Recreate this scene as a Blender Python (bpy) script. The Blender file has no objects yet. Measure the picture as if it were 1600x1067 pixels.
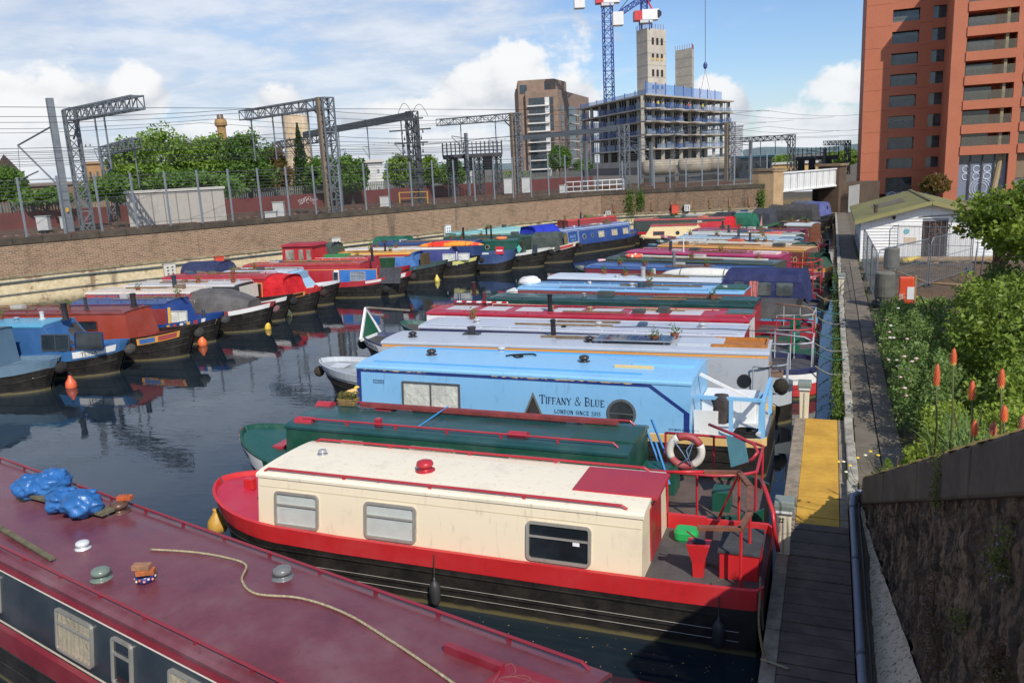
import bpy, math, random
import numpy as np
from mathutils import Matrix, Vector
random.seed(7); RNG = np.random.default_rng(7)
R = math.radians
scene = bpy.context.scene
COL = scene.collection

# ---------------------------------------------------------------- camera
FPX, CX, CY, HC = 1271.0, 800.0, 533.5, 6.5          # focal length in photo pixels, centre, eye height above the water
PITCH, ROLL = R(12.06), R(2.87)
def _ray0(x, y):
    u, v = (x-CX)/FPX, -(y-CY)/FPX
    u2 = u*math.cos(ROLL)+v*math.sin(ROLL); v2 = -u*math.sin(ROLL)+v*math.cos(ROLL)
    return np.array([u2, math.cos(PITCH)+v2*math.sin(PITCH), -math.sin(PITCH)+v2*math.cos(PITCH)])
_d = _ray0(1300, 236); YAW = math.atan2(_d[0], _d[1])   # +Y runs along the pontoon
def ray(x, y):
    d = _ray0(x, y); c, s = math.cos(YAW), math.sin(YAW)
    return np.array([c*d[0]-s*d[1], s*d[0]+c*d[1], d[2]])
def G(x, y, z=0.0):                                    # pixel -> point on the level z
    d = ray(x, y); t = (z-HC)/d[2]
    return Vector((t*d[0], t*d[1], z))
def P(x, y, dist):                                     # pixel + ground distance -> point
    d = ray(x, y); t = dist/math.hypot(d[0], d[1])
    return Vector((t*d[0], t*d[1], HC+t*d[2]))
cam = bpy.data.cameras.new('camera'); cam_o = bpy.data.objects.new('camera', cam); COL.objects.link(cam_o)
fw = Vector(ray(CX, CY)).normalized(); rt = (Vector(ray(CX+10, CY))-Vector(ray(CX, CY))).normalized(); up = rt.cross(fw)
cam_o.matrix_world = Matrix(((rt.x, up.x, -fw.x, 0), (rt.y, up.y, -fw.y, 0), (rt.z, up.z, -fw.z, HC), (0, 0, 0, 1)))
cam.sensor_fit = 'HORIZONTAL'; cam.sensor_width = 36; cam.lens = FPX/1600*36; cam.clip_end = 6000; cam.clip_start = .1
scene.camera = cam_o

# ---------------------------------------------------------------- light
LDIR = Vector((-.50, .55, -.67)).normalized()          # the way the sunlight travels
sun = bpy.data.lights.new('sun', 'SUN'); sun.energy = 3.3; sun.angle = R(.53); sun.color = (1, .95, .87)
sun_o = bpy.data.objects.new('sun', sun); COL.objects.link(sun_o)
sun_o.rotation_euler = LDIR.to_track_quat('-Z', 'Y').to_euler(); sun_o.location = (20, -20, 60)
scene.view_settings.view_transform = 'Standard'; scene.view_settings.look = 'None'
scene.view_settings.exposure = 0.32; scene.view_settings.gamma = 1.0; scene.view_settings.use_curve_mapping = False
scene.render.engine = 'CYCLES'
scene.cycles.max_bounces = 6; scene.cycles.transparent_max_bounces = 12

world = bpy.data.worlds.new('World'); scene.world = world; world.use_nodes = True
wn = world.node_tree; wn.nodes.clear(); WL = wn.links
def wnode(t, **k):
    n = wn.nodes.new(t)
    for a, b in k.items(): setattr(n, a, b)
    return n
def wmath(op, a, b=None, c=None, clamp=False):
    n = wn.nodes.new('ShaderNodeMath'); n.operation = op; n.use_clamp = clamp
    for i, q in enumerate((a, b, c)):
        if q is None: continue
        if isinstance(q, (int, float)): n.inputs[i].default_value = q
        else: WL.new(q, n.inputs[i])
    return n.outputs[0]
def wsmooth(x, lo, hi):
    n = wn.nodes.new('ShaderNodeMapRange'); n.interpolation_type = 'SMOOTHSTEP'; n.clamp = True
    WL.new(x, n.inputs[0]); n.inputs[1].default_value = lo; n.inputs[2].default_value = hi
    return n.outputs[0]
def wmix(f, a, b):
    n = wn.nodes.new('ShaderNodeMix'); n.data_type = 'RGBA'
    for i, q in ((0, f), (6, a), (7, b)):
        if isinstance(q, (int, float)): n.inputs[i].default_value = q
        elif isinstance(q, tuple): n.inputs[i].default_value = (*q, 1)
        else: WL.new(q, n.inputs[i])
    return n.outputs[2]
def wnoise(vec, scale, detail, rough=.55, dist=0.0):
    n = wn.nodes.new('ShaderNodeTexNoise'); WL.new(vec, n.inputs['Vector'])
    n.inputs['Scale'].default_value = scale; n.inputs['Detail'].default_value = detail
    n.inputs['Roughness'].default_value = rough; n.inputs['Distortion'].default_value = dist
    return n.outputs['Fac']
def build_sky():
    sky = wnode('ShaderNodeTexSky', sky_type='NISHITA', sun_disc=False)
    sky.sun_elevation = math.asin(-LDIR.z); sky.sun_rotation = math.atan2(-LDIR.x, -LDIR.y)
    sky.air_density = 1.0; sky.dust_density = .6; sky.ozone_density = 2.5
    base = wnode('ShaderNodeMix', data_type='RGBA', blend_type='MULTIPLY'); base.inputs[0].default_value = 1
    WL.new(sky.outputs[0], base.inputs[6]); base.inputs[7].default_value = (.084, .093, .108, 1)
    tc = wnode('ShaderNodeTexCoord'); sep = wnode('ShaderNodeSeparateXYZ'); WL.new(tc.outputs['Generated'], sep.inputs[0])
    X, Y, Z = sep.outputs
    az = wmath('ARCTAN2', X, Y); hyp = wmath('SQRT', wmath('ADD', wmath('MULTIPLY', X, X), wmath('MULTIPLY', Y, Y)))
    el = wmath('ARCTAN2', Z, hyp)
    comb = wnode('ShaderNodeCombineXYZ'); WL.new(az, comb.inputs[0]); WL.new(wmath('MULTIPLY', el, 1.25), comb.inputs[1]); ae = comb.outputs[0]
    # a broad thin layer of high cloud, on a flat sheet overhead
    den = wmath('ADD', wmath('MAXIMUM', Z, 0.0), .12)
    pl = wnode('ShaderNodeCombineXYZ'); WL.new(wmath('DIVIDE', X, den), pl.inputs[0]); WL.new(wmath('DIVIDE', Y, den), pl.inputs[1])
    n1 = wnoise(pl.outputs[0], .55, 7, .56, .35); n2 = wnoise(pl.outputs[0], 2.6, 6, .6, .2)
    veil = wmath('ADD', wmath('MULTIPLY', n1, .6), wmath('MULTIPLY', n2, .4))
    side = wmath('MULTIPLY', wsmooth(wmath('ADD', az, wmath('MULTIPLY', wmath('SUBTRACT', n1, .5), .5)), -.14, -.46), .30)
    veil = wsmooth(wmath('ADD', veil, side), .55, .80)
    veil = wmath('MULTIPLY', veil, wmath('MULTIPLY_ADD', wsmooth(el, .44, .2), .78, .22))
    vcol = wmix(wsmooth(n2, .3, .72), (.46, .52, .62), (.68, .70, .74))
    c = wmix(wmath('MULTIPLY', veil, .80), base.outputs[2], vcol)
    # heaped clouds: a warped field of domes above flat bases
    blobs = []
    for px, py, w, h in ((735, 130, 66, 56), (800, 112, 78, 66), (885, 132, 74, 46), (440, 150, 46, 48), (60, 138, 112, 48), (205, 142, 52, 42),
                         (25, 212, 110, 44), (640, 172, 110, 26),
                         (1235, 190, 52, 42), (1292, 184, 60, 40), (1325, 122, 70, 34), (1118, 152, 48, 46),
                         (985, 178, 90, 44), (330, 205, 120, 30), (720, 222, 150, 30), (1210, 232, 150, 22)):
        d = ray(px, py); a0 = math.atan2(d[0], d[1]); e0 = math.atan2(d[2], math.hypot(d[0], d[1]))
        blobs.append((a0, e0, w/1350, h/1350))
    wa = wnoise(ae, 9, 5, .6); wb_ = wnoise(ae, 30, 3, .62)
    warp = wmath('ADD', wmath('MULTIPLY', wmath('SUBTRACT', wa, .5), 1.7), wmath('MULTIPLY', wmath('SUBTRACT', wb_, .5), .95))
    f = None; hh = None
    for a0, e0, ra, re in blobs:
        da = wmath('MULTIPLY_ADD', az, 1/ra, -a0/ra); de = wmath('MULTIPLY_ADD', el, 1/(re*1.3), -(e0-re*.55)/(re*1.3))
        dd = wmath('MAXIMUM', de, wmath('MULTIPLY', de, -2.1))           # steep below: a flat base
        r2 = wmath('MULTIPLY_ADD', dd, dd, wmath('MULTIPLY', da, da)); h = wmath('MULTIPLY_ADD', r2, -.55, de)
        f = r2 if f is None else wmath('MINIMUM', f, r2); hh = h if hh is None else wmath('MAXIMUM', hh, h)
    f = wmath('MULTIPLY', wmath('SUBTRACT', 1.0, wmath('MINIMUM', f, 4.0)), .62)
    # the same kind of cloud goes on all the way round
    more = wmath('SUBTRACT', wmath('MULTIPLY', wnoise(ae, 2.6, 3, .5), 3.2), wmath('MULTIPLY_ADD', el, 3.0, 1.75))
    f = wmath('MAXIMUM', f, wmath('MULTIPLY', more, 1.0)); hh = wmath('MAXIMUM', hh, wmath('SUBTRACT', more, .1))
    dens = wsmooth(wmath('ADD', f, warp), -.06, .30)
    lit = wsmooth(wmath('ADD', hh, wmath('MULTIPLY', warp, .5)), -.35, .42)
    ccol = wmix(lit, (.42, .45, .51), (.78, .78, .78))
    c = wmix(wmath('MULTIPLY', dens, .93), c, ccol)
    c = wmix(wmath('MULTIPLY', wsmooth(el, .11, -.02), .55), c, (.56, .62, .70))   # pale air low down
    bg = wnode('ShaderNodeBackground'); WL.new(c, bg.inputs[0]); bg.inputs[1].default_value = 1.0
    out = wnode('ShaderNodeOutputWorld'); WL.new(bg.outputs[0], out.inputs[0])
build_sky(); world.cycles.sampling_method = 'MANUAL'; world.cycles.sample_map_resolution = 512

# ---------------------------------------------------------------- helpers
def lin(c):
    return tuple((q/255/12.92 if q/255 <= .04045 else ((q/255+.055)/1.055)**2.4) for q in c)
MATS = {}
def _nt(name):
    m = bpy.data.materials.new(name); m.use_nodes = True; nt = m.node_tree
    return m, nt, nt.nodes['Principled BSDF']
def nd(nt, t, **k):
    n = nt.nodes.new(t)
    for a, b in k.items(): setattr(n, a, b)
    return n
def noise(nt, vec, scale, detail=4, rough=.55, dist=0):
    n = nd(nt, 'ShaderNodeTexNoise'); nt.links.new(vec, n.inputs['Vector'])
    n.inputs['Scale'].default_value = scale; n.inputs['Detail'].default_value = detail; n.inputs['Roughness'].default_value = rough; n.inputs['Distortion'].default_value = dist
    return n.outputs['Fac']
def ramp(nt, f, lo, hi, a=0.0, b=1.0):
    n = nd(nt, 'ShaderNodeMapRange'); n.clamp = True; n.interpolation_type = 'SMOOTHSTEP'
    nt.links.new(f, n.inputs[0])
    for i, q in ((1, lo), (2, hi), (3, a), (4, b)): n.inputs[i].default_value = q
    return n.outputs[0]
def mixc(nt, f, a, b, mode='MIX'):
    n = nd(nt, 'ShaderNodeMix', data_type='RGBA', blend_type=mode)
    for i, q in ((0, f), (6, a), (7, b)):
        if isinstance(q, (int, float)): n.inputs[i].default_value = q
        elif isinstance(q, tuple): n.inputs[i].default_value = (*q[:3], 1)
        else: nt.links.new(q, n.inputs[i])
    return n.outputs[2]
def coords(nt, kind='Object', scale=(1, 1, 1)):
    t = nd(nt, 'ShaderNodeTexCoord'); m = nd(nt, 'ShaderNodeMapping'); m.inputs['Scale'].default_value = scale
    nt.links.new(t.outputs[kind], m.inputs[0]); return m.outputs[0]
def bump(nt, bs, f, strength=.2, dist=.01):
    b = nd(nt, 'ShaderNodeBump'); b.inputs['Strength'].default_value = strength; b.inputs['Distance'].default_value = dist
    nt.links.new(f, b.inputs['Height']); nt.links.new(b.outputs[0], bs.inputs['Normal'])
def paint(rgb, rough=.38, wear=.22, metal=0.0, dirt=(70, 62, 52)):
    """brushed or sprayed paint with faded patches, streaks of dirt and a little relief"""
    k = ('p', rgb, rough, wear, metal)
    if k in MATS: return MATS[k]
    m, nt, bs = _nt('paint_%d_%d_%d' % rgb); c = lin(rgb); g_ = sum(c)/3; c = tuple(q*.9+g_*.1 for q in c)
    v = coords(nt); n1 = noise(nt, v, 1.3, 6, .62); n2 = noise(nt, coords(nt, scale=(7, 7, 1.1)), 1.6, 4); n3 = noise(nt, v, 22, 3)
    fade = tuple(min(1, q*.8+.09) for q in c); dark = tuple(q*.62 for q in c)
    a = mixc(nt, ramp(nt, n1, .42, .75, 0, wear*1.4), c, fade)
    a = mixc(nt, ramp(nt, n1, .48, .28, 0, wear*1.3), a, dark)
    a = mixc(nt, ramp(nt, n2, .56, .78, 0, wear*1.2), a, lin(dirt))
    nt.links.new(a, bs.inputs['Base Color'])
    nt.links.new(ramp(nt, n1, .3, .7, max(.05, rough-.1), min(1, rough+.18)), bs.inputs['Roughness'])
    bs.inputs['Metallic'].default_value = metal
    bump(nt, bs, n3, .06, .004)
    MATS[k] = m; return m
def rough_mat(rgb, rgb2, scale=2.0, rough=.85, bscale=18, bstr=.4, bd=.02, stretch=(1, 1, 1)):
    k = ('r', rgb, rgb2, scale, rough, stretch)
    if k in MATS: return MATS[k]
    m, nt, bs = _nt('rough_%d_%d_%d' % rgb)
    v = coords(nt, scale=stretch); n1 = noise(nt, v, scale, 7, .65); n2 = noise(nt, v, bscale, 5, .6)
    a = mixc(nt, ramp(nt, n1, .3, .7), lin(rgb), lin(rgb2)); a = mixc(nt, ramp(nt, n2, .35, .7, 0, .45), a, tuple(q*.5 for q in lin(rgb)))
    nt.links.new(a, bs.inputs['Base Color']); bs.inputs['Roughness'].default_value = rough
    bump(nt, bs, n2, bstr, bd); MATS[k] = m; return m
def cloth(rgb, rough=.75):
    k = ('c', rgb, rough)
    if k in MATS: return MATS[k]
    m, nt, bs = _nt('canvas_%d_%d_%d' % rgb); v = coords(nt)
    n1 = noise(nt, v, 2.2, 5); n2 = noise(nt, v, 5, 3, .5, 1.2)
    nt.links.new(mixc(nt, ramp(nt, n1, .3, .7), tuple(q*.75 for q in lin(rgb)), tuple(min(1, q*1.1+.01) for q in lin(rgb))), bs.inputs['Base Color'])
    bs.inputs['Roughness'].default_value = rough; bump(nt, bs, n2, .5, .06); MATS[k] = m; return m
def flat(rgb, rough=.6, metal=0.0):
    k = ('f', rgb, rough, metal)
    if k in MATS: return MATS[k]
    m, nt, bs = _nt('plain_%d_%d_%d' % rgb); v = coords(nt); n1 = noise(nt, v, 6, 4)
    nt.links.new(mixc(nt, n1, tuple(q*.82 for q in lin(rgb)), tuple(min(1, q*1.12) for q in lin(rgb))), bs.inputs['Base Color'])
    bs.inputs['Roughness'].default_value = rough; bs.inputs['Metallic'].default_value = metal; MATS[k] = m; return m
def glass_pane():
    if 'gl' in MATS: return MATS['gl']
    m = bpy.data.materials.new('window_glass'); m.use_nodes = True; nt = m.node_tree; nt.nodes.clear()
    o = nd(nt, 'ShaderNodeOutputMaterial'); mx = nd(nt, 'ShaderNodeMixShader'); t = nd(nt, 'ShaderNodeBsdfTransparent'); g = nd(nt, 'ShaderNodeBsdfGlossy')
    t.inputs[0].default_value = (.95, .96, .95, 1); g.inputs['Roughness'].default_value = .02; fr = nd(nt, 'ShaderNodeLayerWeight'); fr.inputs[0].default_value = .2
    nt.links.new(ramp(nt, fr.outputs['Facing'], .0, 1.0, .05, .75), mx.inputs[0]); nt.links.new(t.outputs[0], mx.inputs[1]); nt.links.new(g.outputs[0], mx.inputs[2]); nt.links.new(mx.outputs[0], o.inputs[0])
    MATS['gl'] = m; return m
def dark_glass(rgb=(28, 34, 38)):
    k = ('dg', rgb)
    if k in MATS: return MATS[k]
    m, nt, bs = _nt('dark_glass'); n1 = noise(nt, coords(nt), 1.7, 3)
    nt.links.new(mixc(nt, ramp(nt, n1, .35, .65), lin(rgb), tuple(q*2.2 for q in lin(rgb))), bs.inputs['Base Color'])
    bs.inputs['Roughness'].default_value = .04; bs.inputs['Specular IOR Level'].default_value = .8; MATS[k] = m; return m
def veil_mesh(rgb, alpha):
    """wire netting too fine to tell its wires apart"""
    k = ('veil', rgb, alpha)
    if k in MATS: return MATS[k]
    m = bpy.data.materials.new('wire_netting'); m.use_nodes = True; nt = m.node_tree; bs = nt.nodes['Principled BSDF']; o = nt.nodes['Material Output']
    bs.inputs['Base Color'].default_value = (*lin(rgb), 1); bs.inputs['Roughness'].default_value = .6
    t = nd(nt, 'ShaderNodeBsdfTransparent'); mx = nd(nt, 'ShaderNodeMixShader')
    w = nd(nt, 'ShaderNodeTexNoise'); w.inputs['Scale'].default_value = 3; tc = nd(nt, 'ShaderNodeTexCoord'); nt.links.new(tc.outputs['Object'], w.inputs['Vector'])
    nt.links.new(ramp(nt, w.outputs[0], .2, .8, alpha*.8, alpha*1.2), mx.inputs[0])
    nt.links.new(t.outputs[0], mx.inputs[1]); nt.links.new(bs.outputs[0], mx.inputs[2]); nt.links.new(mx.outputs[0], o.inputs[0])
    MATS[k] = m; return m
def brickwork(c1, c2, mortar, stain=.5, key='', row=.105, width=.30):
    """brick courses from the mesh's UV in metres, with dark runs of damp and pale patches"""
    k = ('bw', c1, c2, key)
    if k in MATS: return MATS[k]
    m, nt, bs = _nt('brickwork'); uv = coords(nt, 'UV')
    b = nd(nt, 'ShaderNodeTexBrick'); nt.links.new(uv, b.inputs['Vector'])
    b.inputs['Color1'].default_value = (*lin(c1), 1); b.inputs['Color2'].default_value = (*lin(c2), 1); b.inputs['Mortar'].default_value = (*lin(mortar), 1)
    b.inputs['Scale'].default_value = 1; b.inputs['Mortar Size'].default_value = .012; b.inputs['Brick Width'].default_value = width; b.inputs['Row Height'].default_value = row; b.inputs['Bias'].default_value = -.1
    n1 = noise(nt, uv, .9, 7, .65); n2 = noise(nt, coords(nt, 'UV', (1.1, .10, 1)), 1.0, 5, .6); n3 = noise(nt, uv, 6, 5, .7)
    a = mixc(nt, ramp(nt, n3, .45, .75, 0, .35), b.outputs['Color'], lin((186, 160, 130)))
    a = mixc(nt, ramp(nt, n1, .5, .3, 0, .5), a, tuple(q*.5 for q in lin(c1)))
    a = mixc(nt, ramp(nt, n2, .55, .75, 0, stain), a, lin((52, 45, 36)))
    nt.links.new(a, bs.inputs['Base Color']); bs.inputs['Roughness'].default_value = .9
    bump(nt, bs, b.outputs['Fac'], -.5, .01); MATS[k] = m; return m

class MB:
    """collects faces; build() links them as one mesh object"""
    def __init__(s, fn=None): s.v = []; s.f = []; s.uv = []; s.fn = fn
    def add(s, vs, fs):
        n = len(s.v); s.v += [tuple(q) for q in vs]; s.f += [tuple(n+i for i in f) for f in fs]; return s
    def box(s, x0, x1, y0, y1, z0, z1):
        return s.add([(x0, y0, z0), (x1, y0, z0), (x1, y1, z0), (x0, y1, z0), (x0, y0, z1), (x1, y0, z1), (x1, y1, z1), (x0, y1, z1)],
                     [(0, 3, 2, 1), (4, 5, 6, 7), (0, 1, 5, 4), (1, 2, 6, 5), (2, 3, 7, 6), (3, 0, 4, 7)])
    def bar(s, a, b, w, h=None, upv=(0, 0, 1)):
        a, b = Vector(a), Vector(b); d = (b-a).normalized(); h = h or w; u = Vector(upv)
        if abs(d.dot(u)) > .98: u = Vector((1, 0, 0))
        r = d.cross(u).normalized(); u = r.cross(d)
        vs = [p+r*sx*w/2+u*sy*h/2 for p in (a, b) for sx, sy in ((-1, -1), (1, -1), (1, 1), (-1, 1))]
        return s.add(vs, [(0, 1, 2, 3), (7, 6, 5, 4), (0, 4, 5, 1), (1, 5, 6, 2), (2, 6, 7, 3), (3, 7, 4, 0)])
    def tube(s, pts, r, n=6, closed=False):
        pts = [Vector(p) for p in pts]; m = len(pts); rs = r if isinstance(r, (list, tuple)) else [r]*m; vs = []; pu = None
        for i, p in enumerate(pts):
            if closed: d = pts[(i+1) % m]-pts[i-1]
            else: d = pts[min(i+1, m-1)]-pts[max(i-1, 0)]
            d = d.normalized() if d.length > 1e-9 else Vector((0, 0, 1))
            u = pu if pu is not None else (Vector((0, 0, 1)) if abs(d.z) < .9 else Vector((1, 0, 0)))
            a = d.cross(u); a = a.normalized() if a.length > 1e-6 else d.orthogonal().normalized(); u = a.cross(d); pu = u
            for k in range(n):
                t = 2*math.pi*k/n; vs.append(p+(a*math.cos(t)+u*math.sin(t))*rs[i])
        fs = []
        for i in range(m if closed else m-1):
            for k in range(n):
                j = (i+1) % m; fs.append((i*n+k, i*n+(k+1) % n, j*n+(k+1) % n, j*n+k))
        if not closed: fs += [tuple(range(n))[::-1], tuple((m-1)*n+k for k in range(n))]
        return s.add(vs, fs)
    def lathe(s, prof, c=(0, 0, 0), n=14, axis='z'):
        vs = []
        for r_, z in prof:
            for k in range(n):
                t = 2*math.pi*k/n; a, b = r_*math.cos(t), r_*math.sin(t)
                vs.append((c[0]+a, c[1]+b, c[2]+z) if axis == 'z' else ((c[0]+z, c[1]+a, c[2]+b) if axis == 'x' else (c[0]+a, c[1]+z, c[2]+b)))
        fs = []
        for i in range(len(prof)-1):
            for k in range(n): fs.append((i*n+k, i*n+(k+1) % n, (i+1)*n+(k+1) % n, (i+1)*n+k))
        fs += [tuple(range(n))[::-1], tuple((len(prof)-1)*n+k for k in range(n))]
        return s.add(vs, fs)
    def prism(s, poly, z0, z1):
        n = len(poly); vs = [(x, y, z0) for x, y in poly]+[(x, y, z1) for x, y in poly]
        return s.add(vs, [tuple(range(n))[::-1], tuple(range(n, 2*n))]+[(i, (i+1) % n, n+(i+1) % n, n+i) for i in range(n)])
    def loft(s, rings, closed_ring=True, caps=True):
        n = len(rings[0]); vs = [p for r_ in rings for p in r_]; fs = []
        for i in range(len(rings)-1):
            for k in range(n if closed_ring else n-1): fs.append((i*n+k, i*n+(k+1) % n, (i+1)*n+(k+1) % n, (i+1)*n+k))
        if caps and closed_ring: fs += [tuple(range(n))[::-1], tuple((len(rings)-1)*n+k for k in range(n))]
        return s.add(vs, fs)
    def quad(s, a, b, c, d): return s.add([a, b, c, d], [(0, 1, 2, 3)])
    def build(s, name, mat, parent=None, smooth=False, world=False, uv=None, bevel=0):
        v = [s.fn(*q) for q in s.v] if s.fn else s.v
        if world and parent is not None: o = parent.location; v = [(q[0]-o.x, q[1]-o.y, q[2]-o.z) for q in v]
        me = bpy.data.meshes.new(name); me.from_pydata(v, [], s.f)
        if uv is not None:
            l = me.uv_layers.new(name='uv'); vi = np.zeros(len(me.loops), dtype=np.int32); me.loops.foreach_get('vertex_index', vi)
            l.data.foreach_set('uv', np.array([uv(*q) for q in s.v], dtype=np.float32)[vi].ravel())
        if smooth: me.polygons.foreach_set('use_smooth', [True]*len(me.polygons))
        me.materials.append(mat); me.update()
        o = bpy.data.objects.new(name, me); COL.objects.link(o)
        if parent is not None: o.parent = parent
        if bevel:
            b = o.modifiers.new('bevel', 'BEVEL'); b.width = bevel; b.segments = 2; b.limit_method = 'ANGLE'
        return o
def tag(o, label, cat=None, group=None, kind=None):
    if label: o['label'] = label
    if cat: o['category'] = cat
    if group: o['group'] = group
    if kind: o['kind'] = kind
    return o
def thing(name, label, cat, loc=(0, 0, 0), rotz=0, group=None):
    o = bpy.data.objects.new(name, None); o.empty_display_size = .2; COL.objects.link(o)
    o.location = loc; o.rotation_euler = (0, 0, rotz); return tag(o, label, cat, group)
def struct(o): o['kind'] = 'structure'; return o
def copy_tree(o, parent=None):
    c = o.copy(); COL.objects.link(c); c.parent = parent
    for ch in list(o.children): copy_tree(ch, c)
    return c
def quads_mesh(name, V, mat, parent=None, uvs=False):
    """V: (n,4,3) array of separate little faces"""
    n = len(V); me = bpy.data.meshes.new(name); me.vertices.add(4*n); me.vertices.foreach_set('co', V.reshape(-1).astype(np.float32))
    me.loops.add(4*n); me.loops.foreach_set('vertex_index', np.arange(4*n, dtype=np.int32))
    me.polygons.add(n); me.polygons.foreach_set('loop_start', np.arange(0, 4*n, 4, dtype=np.int32)); me.update(calc_edges=True); me.validate()
    me.materials.append(mat); o = bpy.data.objects.new(name, me); COL.objects.link(o)
    if parent is not None: o.parent = parent
    return o
def leaf_quads(C, size, flatness=.0, aspect=.6, upbias=.3):
    """kite-shaped leaves at the centres C"""
    n = len(C); a = RNG.normal(size=(n, 3)); a /= np.linalg.norm(a, axis=1)[:, None]
    nrm = RNG.normal(size=(n, 3)); nrm[:, 2] += upbias*2; b = np.cross(nrm, a); b /= np.linalg.norm(b, axis=1)[:, None]+1e-9
    s = (size*RNG.uniform(.6, 1.35, n))[:, None]
    return np.stack([C-a*s*.5, C+b*s*.5*aspect-a*s*.05, C+a*s*.5, C-b*s*.5*aspect-a*s*.05], 1)
def leaf_mat(c1, c2, key='', transl=.35, scale=1.2):
    k = ('leaf', c1, c2, key)
    if k in MATS: return MATS[k]
    m, nt, bs = _nt('foliage'); v = coords(nt); g = nd(nt, 'ShaderNodeNewGeometry')
    n1 = noise(nt, v, scale, 3)
    a = mixc(nt, ramp(nt, n1, .3, .7), lin(c1), lin(c2))
    a = mixc(nt, g.outputs['Random Per Island'], tuple(q*.7 for q in lin(c1)), a)
    nt.links.new(a, bs.inputs['Base Color']); bs.inputs['Roughness'].default_value = .5; bs.inputs['Specular IOR Level'].default_value = .35
    o = nt.nodes['Material Output']; t = nd(nt, 'ShaderNodeBsdfTranslucent'); mx = nd(nt, 'ShaderNodeMixShader'); mx.inputs[0].default_value = transl
    nt.links.new(mixc(nt, .5, a, lin((150, 175, 60)), 'MIX'), t.inputs[0]); nt.links.new(bs.outputs[0], mx.inputs[1]); nt.links.new(t.outputs[0], mx.inputs[2]); nt.links.new(mx.outputs[0], o.inputs[0])
    MATS[k] = m; return m
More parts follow.
